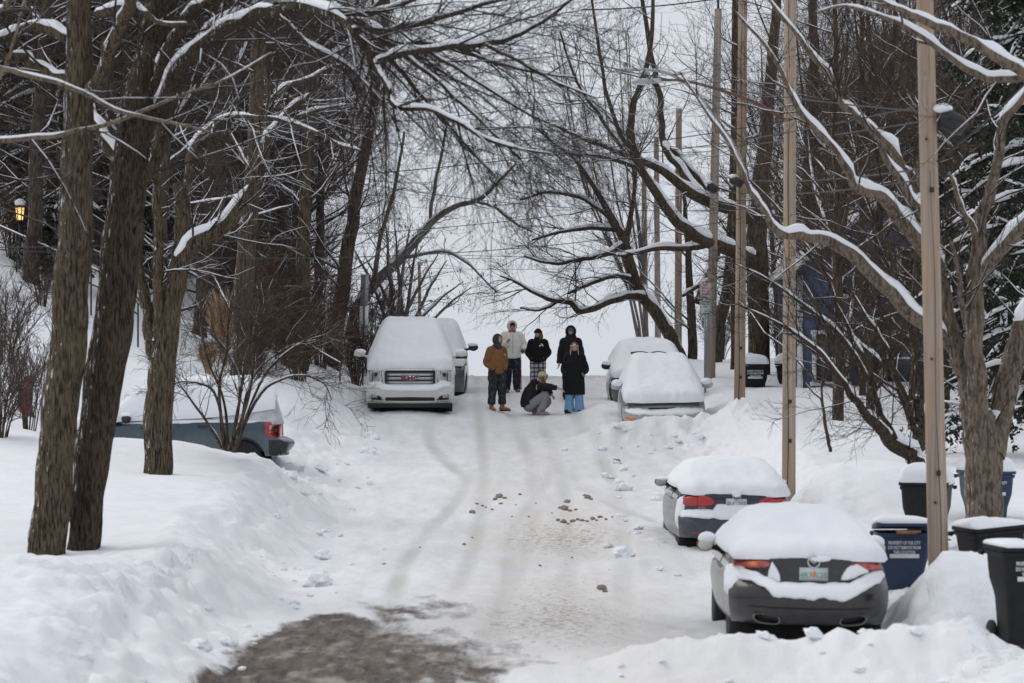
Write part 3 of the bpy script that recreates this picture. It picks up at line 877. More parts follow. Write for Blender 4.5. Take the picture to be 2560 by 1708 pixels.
def build_trees():
    # ---- left foreground: two leaning trunks, the double tree beside the bank
    D = 44.0
    T = Tree('leaning_tree', 'large grey brown leaning trunk, outermost of the two crossing at the left bank', 'tree', P(112, 1395, D), seed=3)
    T.limb([(100, 1440, D, 104), (112, 1395, D, 98), (132, 1220, D, 94), (152, 1050, D, 94), (172, 850, D, 92), (182, 700, D, 90), (188, 500, D, 86), (195, 330, D, 80), (198, 150, D, 66), (196, 0, D, 60), (192, -220, D, 50)], K=40, twiggy=False)
    T.limb([(205, 260, D, 46), (250, 190, D - .3, 38), (292, 90, D - .6, 34), (325, -20, D - 1, 30), (350, -160, D - 1, 24)], jit=.02)
    T.limb([(188, 110, D, 30), (130, 75, D + .2, 28), (60, 70, D + .2, 24), (-20, 110, D, 20), (-120, 150, D, 14)])
    T.limb([(182, 205, D, 34), (120, 180, D + .1, 30), (60, 150, D + .2, 28), (0, 138, D, 26), (-120, 110, D, 18)])
    T.limb([(240, 40, D - .5, 22), (290, 20, D - .6, 22), (345, 25, D - .6, 18), (400, 55, D - 1, 12), (470, 60, D - 1, 8)])
    TBS = []
    TBS.append(Tree('tree_branch', 'long thin branch reaching in from the left edge and rising across both leaning trunks', 'branch', P(-60, 355, D - 5), seed=130).limb([(-60, 355, D - 5, 15), (60, 345, D - 5, 15), (160, 335, D - 5, 13), (300, 300, D - 5, 11), (420, 250, D - 5, 9), (560, 200, D - 5, 6), (680, 130, D - 5, 4)]))
    TBS.append(Tree('tree_branch', 'snow-lined branch slanting down from the left edge across both leaning trunks', 'branch', P(-40, 160, D - 6), seed=131).limb([(-40, 160, D - 6, 14), (60, 185, D - 6, 14), (180, 220, D - 6, 12), (290, 275, D - 6, 11), (400, 300, D - 6, 9), (520, 330, D - 6, 6)]))
    TBS.append(Tree('tree_branch', 'thick snowy branch crossing the top left corner', 'branch', P(-30, 60, D - 4), seed=132).limb([(-30, 60, D - 4, 20), (10, 20, D - 4, 19), (50, -20, D - 4, 18)]))
    TBS.append(Tree('tree_branch', 'thin brown branch slanting steeply up at the upper left edge', 'branch', P(0, 200, D - 3), seed=133).limb([(0, 200, D - 3, 9), (30, 120, D - 3, 9), (52, 40, D - 3, 8), (70, -30, D - 3, 8)]))
    lv = [dict(n=2.4, ln=(.6, 1.9), ang=(30, 70), K=6, rr=.45, rmax=.022, rmin=.007, tmin=.1, up=.0, wob=.13, S=4, snow=.4),
          dict(n=5.5, ln=(.3, .95), ang=(25, 60), K=5, rr=.55, rmax=.008, rmin=.004, tmin=.1, up=-.02, wob=.15, S=3),
          dict(n=6.0, ln=(.12, .45), ang=(25, 60), K=4, rr=.6, rmax=.005, rmin=.003, tmin=.1, up=0, wob=.18, S=3)]
    T.finish(lv, M['bark_near'], M['twig'], 1.0, .85, S=20)
    for q in TBS: q.finish(lv, M['bark_warm'], M['twig'], .45, .62, S=9, trunk_name='limb')

    T = Tree('overhanging_tree', 'dark trunk whose snowy limbs arch over the street, behind the leaning trunk', 'tree', P(202, 1395, D + .5), seed=4)
    E = D + .6
    T.limb([(196, 1440, E, 92), (202, 1395, E, 84), (218, 1250, E, 84), (236, 1100, E, 92), (254, 980, E, 98), (278, 818, E, 100), (292, 700, E, 98), (306, 588, E, 95), (330, 400, E, 94), (350, 270, E, 92), (372, 160, E, 84), (398, 40, E, 78), (420, -60, E, 70), (450, -250, E, 50)], K=44, twiggy=False)
    T.limb([(372, 250, E, 40), (410, 160, E - .4, 34), (440, 90, E - .8, 30), (480, 35, E - 1, 28), (550, -10, E - 1.4, 26), (640, -60, E - 2, 22)], jit=.02)
    T.limb([(390, 300, E, 46), (430, 215, E - .5, 40), (475, 140, E - 1, 36), (540, 85, E - 1.5, 34), (600, 55, E - 2, 34), (680, 30, E - 2.5, 33), (760, 22, E - 3, 30), (830, 42, E - 3.5, 26), (890, 90, E - 4, 23), (930, 150, E - 4, 20), (960, 205, E - 4.2, 16), (990, 265, E - 4.4, 13), (1075, 278, E - 4.6, 11), (1140, 305, E - 4.8, 10), (1215, 345, E - 5, 9), (1290, 372, E - 5, 7), (1380, 385, E - 5, 5)], K=56, jit=.018)
    T.limb([(470, 150, E - 1, 34), (530, 75, E - .6, 30), (580, 40, E - .4, 28), (660, 15, E, 26), (760, 5, E, 24), (850, 20, E - 1, 24), (905, 55, E - 2, 22), (950, 80, E - 2.5, 18), (1010, 68, E - 3, 15), (1090, 45, E - 3.3, 13), (1180, 20, E - 3.6, 10), (1290, -10, E - 4, 7)], K=44, jit=.018)
    T.limb([(935, 160, E - 4, 22), (990, 138, E - 4, 18), (1080, 120, E - 4, 17), (1160, 112, E - 4, 15), (1250, 104, E - 4, 13), (1310, 80, E - 4, 11), (1370, 45, E - 4, 9), (1430, 0, E - 4, 7), (1480, -50, E - 4, 5)], K=34)
    T.limb([(800, 20, E - 3, 18), (900, 35, E - 3, 15), (960, 25, E - 3, 13), (1050, -5, E - 3, 9)], K=20)
    T.limb([(950, 110, E - 3, 14), (1010, 108, E - 3, 12), (1100, 112, E - 3.5, 9), (1200, 130, E - 4, 6)], K=20)
    T.limb([(1000, 130, E - 4, 12), (1080, 190, E - 4, 10), (1160, 265, E - 4, 8), (1230, 330, E - 4, 6), (1300, 395, E - 4, 4)], K=24)
    T.limb([(1130, 115, E - 4, 10), (1230, 155, E - 4, 8), (1330, 180, E - 4, 6), (1440, 195, E - 4, 4)], K=24)
    T.limb([(1060, 120, E - 4, 10), (1130, 165, E - 4, 9), (1240, 235, E - 4, 7), (1330, 290, E - 4, 5), (1420, 325, E - 4, 4)], K=24)
    T.limb([(1210, 110, E - 4, 9), (1290, 150, E - 4.3, 7), (1390, 205, E - 4.5, 6), (1490, 245, E - 4.6, 4)], K=24)
    T.limb([(960, 120, E - 4, 12), (1020, 200, E - 3.6, 10), (1100, 290, E - 3.3, 7), (1170, 370, E - 3, 6), (1240, 440, E - 3, 4)], K=24)
    T.limb([(690, 30, E - 2.5, 14), (770, 110, E - 2.8, 10), (860, 160, E - 3, 9), (960, 260, E - 3.2, 6), (1000, 330, E - 3.3, 4)], K=24)
    T.limb([(300, 400, E + .1, 40), (262, 350, E + .3, 36), (248, 310, E + .5, 30), (210, 250, E + .8, 24)], K=14)
    T.limb([(330, 490, E, 46), (365, 440, E - .2, 34), (395, 395, E - .3, 28), (440, 300, E - .2, 20), (500, 200, E, 12)], K=20)
    lv = [dict(n=5.0, ln=(.7, 2.6), ang=(25, 65), K=7, rr=.42, rmax=.017, rmin=.006, tmin=.12, up=-.03, bias=(.35, 0, -.12), wob=.12, S=4, snow=.15),
          dict(n=6.5, ln=(.3, 1.2), ang=(25, 60), K=5, rr=.55, rmax=.0075, rmin=.004, tmin=.08, up=-.04, wob=.15, S=3),
          dict(n=7.0, ln=(.12, .5), ang=(25, 60), K=4, rr=.6, rmax=.0046, rmin=.003, tmin=.08, up=0, wob=.18, S=3)]
    T.finish(lv, M['bark_dark'], M['twig'], 1.05, .8, S=20)

    D = 54.5
    T = Tree('forked_tree', 'medium trunk forking into a bare stub and a curved snowy limb', 'tree', P(392, 1205, D), seed=6)
    T.limb([(386, 1240, D, 78), (392, 1205, D, 73), (396, 1120, D, 72), (400, 1000, D, 72), (408, 900, D, 66), (424, 790, D, 56), (436, 720, D, 52), (452, 660, D, 48), (475, 620, D, 46), (510, 592, D, 44), (555, 566, D, 40), (600, 525, D, 37), (635, 465, D, 33), (655, 400, D, 30), (668, 335, D, 28), (676, 270, D, 22), (670, 200, D, 18), (655, 110, D, 14), (650, 0, D, 9)], K=60, jit=.01)
    T.limb([(392, 900, D, 44), (378, 860, D, 38), (370, 790, D + .2, 32), (358, 720, D + .3, 28), (345, 650, D + .4, 24), (350, 560, D + .6, 18)], K=24)
    T.limb([(404, 860, D, 40), (398, 800, D - .1, 30), (394, 700, D - .1, 26), (396, 600, D, 26), (392, 500, D, 22), (388, 400, D, 18), (400, 280, D, 12), (420, 160, D, 8)], K=36)
    T.limb([(426, 780, D, 44), (442, 700, D + .2, 40), (452, 600, D + .2, 40), (454, 520, D + .2, 38), (452, 460, D + .2, 34)], K=20, twiggy=False)
    T.limb([(455, 500, D + .2, 30), (470, 440, D + .2, 22), (480, 380, D + .2, 16), (510, 330, D, 12), (560, 296, D - .4, 11), (640, 294, D - .8, 11), (720, 305, D - 1.1, 10), (800, 335, D - 1.4, 9), (850, 362, D - 1.6, 7), (900, 376, D - 1.8, 5)], K=36)
    T.limb([(662, 370, D, 24), (690, 325, D - .2, 20), (725, 280, D - .4, 17), (770, 245, D - .5, 12), (820, 215, D - .6, 7)], K=20)
    T.limb([(672, 330, D, 16), (740, 295, D + .3, 13), (800, 275, D + .4, 9), (880, 262, D + .5, 5)], K=20)
    T.limb([(676, 260, D, 14), (720, 215, D - .5, 12), (790, 190, D - .8, 10), (830, 170, D - 1, 9), (870, 160, D - 1, 7)], K=20)
    T.limb([(640, 455, D, 12), (600, 380, D + .4, 9), (570, 320, D + .6, 6)], K=14)
    lv = [dict(n=2.6, ln=(.6, 1.9), ang=(30, 70), K=6, rr=.42, rmax=.02, rmin=.007, tmin=.25, up=.04, wob=.13, S=4, snow=.45),
          dict(n=4.5, ln=(.3, 1.0), ang=(25, 60), K=5, rr=.55, rmax=.008, rmin=.004, tmin=.1, up=.02, wob=.15, S=3, snow=.6),
          dict(n=5.5, ln=(.12, .45), ang=(25, 60), K=4, rr=.6, rmax=.005, rmin=.0035, tmin=.1, up=0, wob=.18, S=3)]
    T.finish(lv, M['bark_near'], M['twig'], 1.15, .9, S=18)

    # ---- straight trunks up the left bank
    left = [('tall straight trunk beside the tan grass clump', 604, 944, 70, 58, 50, [(610, 760), (622, 560), (640, 300), (650, 0)]),
            ('slim dark trunk next to the sloping handrail', 755, 890, 80, 38, 34, [(756, 700), (758, 560), (768, 330), (778, 0)]),
            ('leaning grey trunk just left of the signpost', 836, 888, 86, 42, 36, [(850, 760), (872, 600), (892, 500), (925, 300), (960, 60)]),
            ('grey trunk standing between the slim trunk and the leaning one', 795, 860, 92, 26, 26, [(796, 700), (800, 560), (806, 300), (806, 0)]),
            ('grey leaning trunk with snow in its fork behind the forked tree', 500, 820, 80, 36, 34, [(512, 740), (526, 640), (536, 540), (560, 400), (575, 200)]),
            ('thin grey trunk leaning beside the tan grass', 545, 800, 90, 26, 22, [(560, 640), (572, 520), (600, 300), (610, 0)]),
            ('slender trunk on the upper slope left of the straight one', 690, 830, 96, 22, 20, [(690, 640), (684, 400), (680, 0)])]
    for i, (lab, bx, by, d, w0, w1, rest) in enumerate(left):
        b = P(bx, by, d); b[2] = min(b[2], h1(b[0], b[1]) + .05)
        T = Tree('bare_tree', lab, 'tree', b, seed=20 + i)
        n = len(rest)
        T.limb([(bx - 2, by + 25, d, w0 * 1.1), (bx, by, d, w0)] + [(x, y, d, w0 + (w1 * .62 - w0) * (k + 1) / n) for k, (x, y) in enumerate(rest)] + [(rest[-1][0] + 10, -350, d, w1 * .4)], K=34, jit=.012)
        lv = [dict(n=1.1, ln=(1.2, 3.2), ang=(50, 95), K=7, rr=.3, rmax=.035, rmin=.01, tmin=.28, up=.05, wob=.12, S=4, snow=1.1),
              dict(n=3.2, ln=(.5, 1.4), ang=(30, 65), K=5, rr=.5, rmax=.012, rmin=.005, tmin=.15, up=.03, wob=.15, S=3, snow=.3),
              dict(n=4.5, ln=(.2, .7), ang=(25, 60), K=4, rr=.6, rmax=.006, rmin=.004, tmin=.1, up=.02, wob=.18, S=3)]
        T.finish(lv, M['bark_mid'] if i in (0, 1, 2) else M['bark_far'], M['twig_grey'], 1.0, .8, S=12)

    # big grey limb rising right across the gap behind the signpost
    T = Tree('bent_tree', 'pale grey tree bending right over the gap beyond the parked white truck', 'tree', P(880, 840, 104), seed=31)
    d = 104
    T.limb([(876, 860, d, 34), (890, 790, d, 32), (930, 715, d, 28), (1000, 650, d, 24), (1050, 590, d, 20), (1090, 545, d, 17), (1140, 515, d, 14), (1195, 500, d, 12), (1250, 450, d, 8), (1290, 410, d, 5)], K=36)
    T.limb([(1075, 560, d, 10), (1085, 480, d, 9), (1100, 400, d, 7), (1120, 300, d, 5)], K=18)
    T.limb([(1185, 503, d, 8), (1240, 520, d, 7), (1290, 560, d, 6), (1330, 580, d, 4)], K=18)
    T.limb([(1010, 645, d, 9), (1110, 630, d, 7), (1170, 660, d, 6), (1210, 700, d, 4), (1240, 730, d, 3)], K=18)
    T.limb([(930, 715, d, 14), (950, 600, d, 11), (985, 480, d, 9), (1010, 330, d, 6)], K=18)
    lv = [dict(n=2.0, ln=(.8, 2.4), ang=(30, 70), K=6, rr=.4, rmax=.02, rmin=.008, tmin=.2, up=.05, bias=(.2, 0, 0), wob=.15, S=3, snow=.3),
          dict(n=3.2, ln=(.4, 1.2), ang=(25, 60), K=5, rr=.55, rmax=.009, rmin=.005, tmin=.1, up=-.03, wob=.16, S=3),
          dict(n=4.0, ln=(.2, .7), ang=(25, 60), K=4, rr=.6, rmax=.006, rmin=.004, tmin=.1, up=-.04, wob=.2, S=3)]
    T.finish(lv, M['bark_pale'], M['twig_pale'], 1.0, .7, S=10)

    # small seed-hung trees behind the white truck
    for i, (px, d, lab) in enumerate(((984, 98, 'small bare tree hung with brown seed pods right behind the white truck'), (1008, 101, 'thin many-stemmed tree with dry seed pods beside the pale pole stub'))):
        b = P(px, 850, d); b[2] = h1(b[0], b[1])
        T = Tree('seed_tree', lab, 'tree', b, seed=40 + i)
        for k, (ex, ey) in enumerate(((-.25, 4.6), (.5, 4.2), (1.3, 3.4), (-1.2, 3.6), (2.0, 2.6))):
            T.limb([(b[0], b[1], b[2] - .2, .10 - .01 * k), (b[0] + ex * .15, b[1], b[2] + ey * .35, .07 - .006 * k), (b[0] + ex * .6, b[1] + .2 * k - .4, b[2] + ey * .75, .04), (b[0] + ex, b[1] + .3 * k - .6, b[2] + ey, .012)], K=20, pix=False)
        lv = [dict(n=3.0, ln=(.6, 1.8), ang=(30, 65), K=6, rr=.4, rmax=.018, rmin=.007, tmin=.2, up=.0, wob=.14, S=3, snow=.7),
              dict(n=4.0, ln=(.3, 1.0), ang=(25, 60), K=5, rr=.5, rmax=.008, rmin=.005, tmin=.1, up=-.03, wob=.16, S=3),
              dict(n=2.4, ln=(.08, .17), ang=(20, 160), K=4, rr=3.0, rmax=.010, rmin=.007, tmin=.3, up=-1.6, wob=.1, S=4, taper=.5, src=2)]
        T.finish(lv, M['bark_pale'], M['twig_pale'], .8, .6, S=8)

    # ---- right side, near: multi-trunk tree behind the nearest pole
    D = 46.0
    T = Tree('multi_trunk_tree', 'thick trunk splitting into snowy upright limbs, right of the nearest pole', 'tree', P(2458, 1345, D), seed=51)
    T.limb([(2458, 1420, D, 100), (2458, 1345, D, 94), (2459, 1250, D, 92), (2460, 1160, D, 96), (2452, 1085, D, 92), (2434, 1010, D, 72), (2425, 960, D, 54), (2400, 900, D, 48), (2384, 850, D, 46), (2364, 770, D, 42), (2350, 690, D, 38), (2340, 600, D, 30), (2320, 500, D, 22), (2290, 400, D, 14)], K=48)
    T.limb([(2462, 1120, D, 70), (2446, 1020, D - .2, 52), (2438, 920, D - .3, 48), (2438, 800, D - .3, 44), (2440, 690, D - .3, 42), (2441, 600, D - .3, 36), (2460, 530, D - .3, 32), (2478, 460, D - .4, 28), (2496, 385, D - .5, 25), (2512, 306, D - .6, 22), (2560, 237, D - .8, 16), (2620, 140, D - 1, 10)], K=40)
    T.limb([(2480, 1140, D, 66), (2500, 1030, D + .2, 62), (2522, 940, D + .3, 58), (2542, 856, D + .4, 54), (2580, 760, D + .5, 46), (2630, 640, D + .6, 36)], K=28)
    T.limb([(2455, 700, D - .3, 34), (2476, 662, D - .5, 32), (2515, 615, D - .7, 31), (2560, 562, D - .9, 30), (2640, 470, D - 1.2, 24)], K=20)
    T.limb([(2372, 860, D, 34), (2340, 830, D - .2, 34), (2296, 799, D - .4, 34), (2240, 745, D - .6, 33), (2180, 685, D - .8, 32), (2120, 630, D - 1, 31), (2070, 603, D - 1.1, 28), (2024, 592, D - 1.2, 25), (1985, 590, D - 1.3, 22), (1947, 581, D - 1.4, 19), (1924, 554, D - 1.5, 17), (1898, 512, D - 1.6, 14), (1874, 479, D - 1.7, 12), (1840, 402, D - 1.8, 10), (1806, 337, D - 1.9, 8), (1760, 270, D - 2, 6), (1700, 180, D - 2, 4)], K=56)
    T.limb([(2350, 690, D, 36), (2322, 640, D - .3, 36), (2292, 600, D - .5, 35), (2250, 550, D - .7, 33), (2215, 505, D - .9, 31), (2175, 480, D - 1, 27), (2139, 467, D - 1.1, 22), (2120, 430, D - 1.2, 19), (2077, 364, D - 1.3, 16), (2040, 325, D - 1.4, 15), (2005, 287, D - 1.5, 14), (1975, 235, D - 1.6, 13), (1945, 165, D - 1.7, 11), (1900, 100, D - 1.8, 8), (1830, 20, D - 2, 5)], K=56)
    T.limb([(2330, 560, D, 28), (2310, 515, D + .1, 26), (2288, 475, D + .2, 25), (2262, 425, D + .2, 24), (2234, 383, D + .2, 23), (2195, 340, D + .2, 22), (2158, 306, D + .2, 20), (2120, 275, D + .2, 19), (2095, 240, D + .2, 17), (2072, 180, D + .2, 16), (2035, 150, D + .2, 15), (1995, 90, D + .2, 11), (1924, 0, D + .2, 7), (1890, -60, D + .2, 5)], K=52)
    T.limb([(2340, 600, D, 24), (2308, 540, D - .6, 22), (2268, 480, D - .7, 20), (2220, 400, D - .8, 17), (2190, 330, D - .9, 12)], K=18)
    TBS = [Tree('tree_branch', 'upper of the two snowy branches slanting from the top down to the right edge', 'branch', P(2700, 280, D - 7), seed=140).limb([(2700, 280, D - 7, 34), (2600, 215, D - 7, 31), (2533, 168, D - 7, 28), (2450, 115, D - 7, 26), (2368, 76, D - 7, 24), (2311, 52, D - 7, 21), (2250, 25, D - 7, 17), (2180, -10, D - 7, 12)], K=34),
           Tree('tree_branch', 'lower of the two snowy branches slanting from the top to the right edge', 'branch', P(2680, 240, D - 6.5), seed=141).limb([(2680, 240, D - 6.5, 26), (2600, 205, D - 6.5, 24), (2529, 197, D - 6.5, 22), (2464, 195, D - 6.5, 21), (2399, 161, D - 6.5, 18), (2311, 94, D - 6.5, 14), (2227, 50, D - 6.5, 11), (2120, 15, D - 6.5, 7), (2040, 30, D - 6.5, 5)], K=34)]
    T.limb([(2445, 610, D - .3, 18), (2425, 560, D - .5, 16), (2400, 510, D - .6, 13), (2375, 440, D - .8, 9)], K=16)
    T.limb([(2430, 830, D - .3, 22), (2405, 770, D - .4, 17), (2398, 690, D - .5, 14), (2378, 600, D - .6, 10)], K=16)
    lv = [dict(n=2.0, ln=(.5, 1.7), ang=(30, 70), K=6, rr=.42, rmax=.014, rmin=.007, tmin=.25, up=.03, wob=.13, S=4, snow=.4),
          dict(n=4.5, ln=(.3, .9), ang=(25, 60), K=5, rr=.55, rmax=.008, rmin=.004, tmin=.1, up=.02, wob=.15, S=3),
          dict(n=5.0, ln=(.12, .45), ang=(25, 60), K=4, rr=.6, rmax=.005, rmin=.0032, tmin=.1, up=0, wob=.18, S=3)]
    T.finish(lv, M['bark_warm'], M['twig'], 1.45, 1.0, S=18)
    for q in TBS: q.finish(lv, M['bark_warm'], M['twig'], 1.2, .9, S=12, trunk_name='limb')

    # ---- spreading many-stemmed small tree behind the nearest pole
    D = 51.0
    T = Tree('spreading_tree', 'low dark tree fanning stems out to the left from behind the nearest pole', 'tree', P(2290, 1175, D), seed=53)
    T.limb([(2300, 1200, D, 46), (2286, 1150, D, 42), (2272, 1135, D, 38), (2230, 1100, D - .3, 32), (2196, 1067, D - .5, 28), (2160, 1036, D - .8, 22), (2140, 1005, D - 1, 19), (2118, 975, D - 1.2, 16), (2080, 920, D - 1.4, 12), (2043, 875, D - 1.6, 10), (1985, 833, D - 1.8, 8), (1920, 795, D - 2, 6), (1840, 760, D - 2, 4)], K=44)
    T.limb([(2236, 1100, D - .3, 20), (2205, 1040, D - .2, 18), (2188, 980, D - .2, 16), (2165, 900, D - .2, 13), (2120, 820, D, 11), (2082, 741, D, 8), (2050, 640, D, 5)], K=30)
    T.limb([(2292, 1160, D, 38), (2296, 1050, D + .2, 32), (2300, 960, D + .3, 28), (2290, 880, D + .4, 22), (2262, 780, D + .5, 16), (2235, 700, D + .5, 11), (2220, 600, D + .5, 7)], K=30)
    T.limb([(2290, 1080, D + .1, 20), (2262, 1010, D, 16), (2235, 930, D - .2, 14), (2215, 870, D - .3, 11), (2170, 800, D - .4, 9), (2130, 730, D - .4, 6)], K=28)
    T.limb([(2284, 1060, D, 12), (2250, 960, D + .4, 11), (2170, 880, D + .5, 9), (2090, 810, D + .6, 6), (2000, 770, D + .6, 4)], K=28)
    T.limb([(2120, 980, D - 1.2, 10), (2075, 860, D - 1.2, 8), (2050, 780, D - 1.2, 6), (2000, 690, D - 1.2, 4)], K=24)
    T.limb([(2180, 960, D - .2, 9), (2110, 850, D - .3, 8), (2020, 770, D - .5, 6), (1920, 700, D - .7, 5), (1840, 660, D - .8, 3)], K=28)
    T.limb([(2290, 1000, D + .2, 14), (2320, 900, D + .5, 11), (2330, 800, D + .6, 8)], K=16)
    lv = [dict(n=3.2, ln=(.6, 1.7), ang=(20, 60), K=6, rr=.45, rmax=.011, rmin=.006, tmin=.15, up=.03, bias=(-.25, 0, .05), wob=.13, S=4, snow=.25),
          dict(n=7, ln=(.3, .9), ang=(25, 60), K=5, rr=.55, rmax=.008, rmin=.004, tmin=.1, up=.02, wob=.16, S=3),
          dict(n=5.5, ln=(.12, .4), ang=(25, 60), K=4, rr=.6, rmax=.005, rmin=.0035, tmin=.1, up=0, wob=.18, S=3)]
    T.finish(lv, M['bark_dark'], M['twig'], 1.3, .6, S=14)

    D = 59.0
    T = Tree('sapling', 'thin bare sapling alone in the snow right of the second wooden pole', 'sapling', P(2074, 1112, D), seed=54)
    T.limb([(2076, 1130, D, 9), (2072, 1105, D, 9), (2062, 1050, D, 8), (2056, 1000, D, 7), (2056, 950, D, 5), (2066, 900, D, 3)], K=20)
    T.limb([(2055, 1000, D, 6), (2030, 978, D, 4.5), (2010, 952, D, 3.5), (2006, 925, D, 2)], K=14)
    T.limb([(2056, 965, D, 5), (2068, 935, D, 4), (2080, 880, D, 2.5)], K=14)
    T.finish([dict(n=4, ln=(.2, .7), ang=(25, 60), K=5, rr=.5, rmax=.006, rmin=.003, tmin=.4, up=.05, wob=.12, S=3)], M['bark_mid'], M['twig'], .8, .6, S=8)

    # ---- right side, far: great limbs reaching over the street
    D = 88.0
    T = Tree('broad_limbed_tree', 'stout trunk behind the black bins with snowy limbs sweeping left over the street', 'tree', P(1897, 960, D), seed=56)
    T.limb([(1897, 1010, D, 60), (1897, 940, D, 56), (1896, 840, D, 54), (1895, 740, D, 54), (1893, 660, D, 56), (1896, 560, D, 50), (1904, 440, D, 42), (1916, 300, D, 34), (1930, 150, D, 28), (1940, 0, D, 22), (1950, -200, D, 12)], K=40)
    T.limb([(1890, 660, D, 44), (1850, 634, D - .4, 38), (1800, 616, D - .8, 34), (1745, 598, D - 1.2, 30), (1700, 562, D - 1.6, 26), (1655, 505, D - 2, 23), (1612, 440, D - 2.4, 21), (1588, 380, D - 2.6, 20), (1574, 320, D - 2.8, 18), (1580, 262, D - 3, 17), (1600, 215, D - 3, 15), (1618, 160, D - 3, 13), (1628, 80, D - 3, 11), (1636, -10, D - 3, 9), (1640, -120, D - 3, 6)], K=52, jit=.02)
    T.limb([(1892, 560, D, 40), (1850, 528, D - .3, 34), (1790, 512, D - .6, 30), (1740, 490, D - .9, 28), (1690, 452, D - 1.2, 24), (1640, 420, D - 1.5, 20), (1590, 398, D - 1.8, 16), (1520, 370, D - 2, 11), (1440, 340, D - 2.2, 8), (1380, 310, D - 2.3, 5)], K=40)
    T.limb([(1760, 500, D - .8, 22), (1700, 425, D - .4, 20), (1672, 378, D - .2, 18), (1662, 360, D, 17), (1655, 300, D, 16), (1648, 235, D, 15), (1640, 205, D, 14), (1632, 150, D, 13), (1614, 40, D, 11), (1598, -60, D, 8)], K=36, jit=.02)
    T.limb([(1795, 520, D - .5, 20), (1740, 440, D - .2, 17), (1700, 395, D, 15), (1675, 375, D, 13)], K=16, twiggy=False)
    T.limb([(1780, 608, D - .9, 18), (1720, 622, D - 1.3, 16), (1640, 620, D - 1.6, 13), (1570, 636, D - 1.8, 9), (1540, 640, D - 2, 6)], K=22)
    T.limb([(1600, 400, D - 1.8, 14), (1560, 350, D - 2, 12), (1520, 250, D - 2, 10), (1500, 150, D - 2, 8), (1480, 0, D - 2, 6)], K=24)
    T.limb([(1600, 420, D - 1.8, 12), (1500, 390, D - 2, 10), (1420, 380, D - 2, 8), (1340, 320, D - 2, 5)], K=24)
    T.limb([(1560, 380, D - 2, 10), (1500, 290, D - 2, 9), (1440, 200, D - 2, 7), (1400, 80, D - 2, 5)], K=24)
    lv = [dict(n=1.2, ln=(.8, 2.4), ang=(30, 75), K=6, rr=.4, rmax=.02, rmin=.008, tmin=.2, up=.1, wob=.14, S=4, snow=.6),
          dict(n=3.2, ln=(.4, 1.3), ang=(25, 60), K=5, rr=.5, rmax=.01, rmin=.006, tmin=.1, up=.06, wob=.15, S=3, snow=.4),
          dict(n=4.0, ln=(.2, .7), ang=(25, 60), K=4, rr=.6, rmax=.007, rmin=.0045, tmin=.1, up=.02, wob=.18, S=3)]
    T.finish(lv, M['bark_mid'], M['twig_grey'], 1.2, .95, S=14)

    D = 99.0
    T = Tree('arching_tree', 'leaning tree at the crest arching its fine crown left above the group of people', 'tree', P(1706, 905, D), seed=58)
    T.limb([(1712, 925, D, 36), (1693, 876, D, 34), (1654, 799, D, 33), (1616, 749, D, 31), (1589, 703, D, 28), (1559, 607, D, 25), (1532, 550, D, 21), (1500, 490, D, 16), (1460, 430, D, 11), (1420, 380, D, 7)], K=36)
    T.limb([(1612, 745, D, 24), (1585, 740, D - .3, 22), (1559, 744, D - .5, 20), (1520, 753, D - .8, 18), (1478, 774, D - 1, 17), (1446, 777, D - 1.1, 16), (1428, 757, D - 1.2, 15), (1394, 752, D - 1.3, 12), (1340, 734, D - 1.5, 9), (1290, 705, D - 1.6, 6), (1250, 690, D - 1.7, 4)], K=36)
    T.limb([(1560, 610, D, 18), (1500, 640, D - .5, 14), (1440, 650, D - .8, 11), (1380, 660, D - 1, 8), (1310, 640, D - 1, 5)], K=24)
    T.limb([(1590, 700, D, 14), (1530, 690, D - .4, 12), (1470, 712, D - .7, 10), (1420, 735, D - .9, 7)], K=20)
    T.limb([(1545, 575, D, 14), (1480, 570, D + .3, 11), (1410, 580, D + .5, 8), (1330, 600, D + .6, 5)], K=20)
    T.limb([(1530, 550, D, 12), (1460, 500, D + .3, 10), (1380, 480, D + .5, 8), (1300, 500, D + .7, 5)], K=20)
    T.limb([(1560, 610, D, 14), (1580, 520, D, 12), (1590, 420, D, 9), (1580, 320, D, 6)], K=20)
    T.limb([(1400, 752, D - 1.2, 8), (1350, 775, D - 1.3, 6), (1300, 770, D - 1.5, 4)], K=14)
    lv = [dict(n=3.0, ln=(.8, 2.3), ang=(25, 65), K=6, rr=.42, rmax=.02, rmin=.008, tmin=.12, up=.0, bias=(-.3, 0, .05), wob=.14, S=4, snow=.5),
          dict(n=4.5, ln=(.4, 1.2), ang=(25, 60), K=5, rr=.5, rmax=.01, rmin=.0055, tmin=.1, up=0, wob=.15, S=3),
          dict(n=4.6, ln=(.2, .7), ang=(25, 60), K=4, rr=.6, rmax=.007, rmin=.0042, tmin=.1, up=0, wob=.18, S=3)]
    T.finish(lv, M['bark_mid'], M['twig'], 1.1, .95, S=14)

    # straight trunks behind the poles
    right = [('dark straight trunk with a snowy side branch, between two thin wooden poles', 1730, 912, 101, 26, 12, [(1728, 800), (1724, 700), (1720, 600), (1712, 520), (1700, 440)]),
             ('dark trunk leaning right behind the weathered pole', 1790, 900, 96, 36, 30, [(1800, 800), (1822, 700), (1832, 560), (1836, 400), (1836, 200)]),
             ('trunk right beside the third wooden pole, left of the bins', 1836, 960, 92, 24, 24, [(1838, 760), (1840, 560), (1846, 300), (1850, 100)]),
             ('tall trunk with a bent top behind the second wooden pole', 2018, 960, 92, 40, 34, [(2016, 760), (2022, 400), (2028, 250), (2036, 120), (2030, 0)]),
             ('slim dark trunk in the brush near the blue house', 2160, 980, 78, 26, 22, [(2158, 800), (2156, 600), (2150, 400), (2155, 150)])]
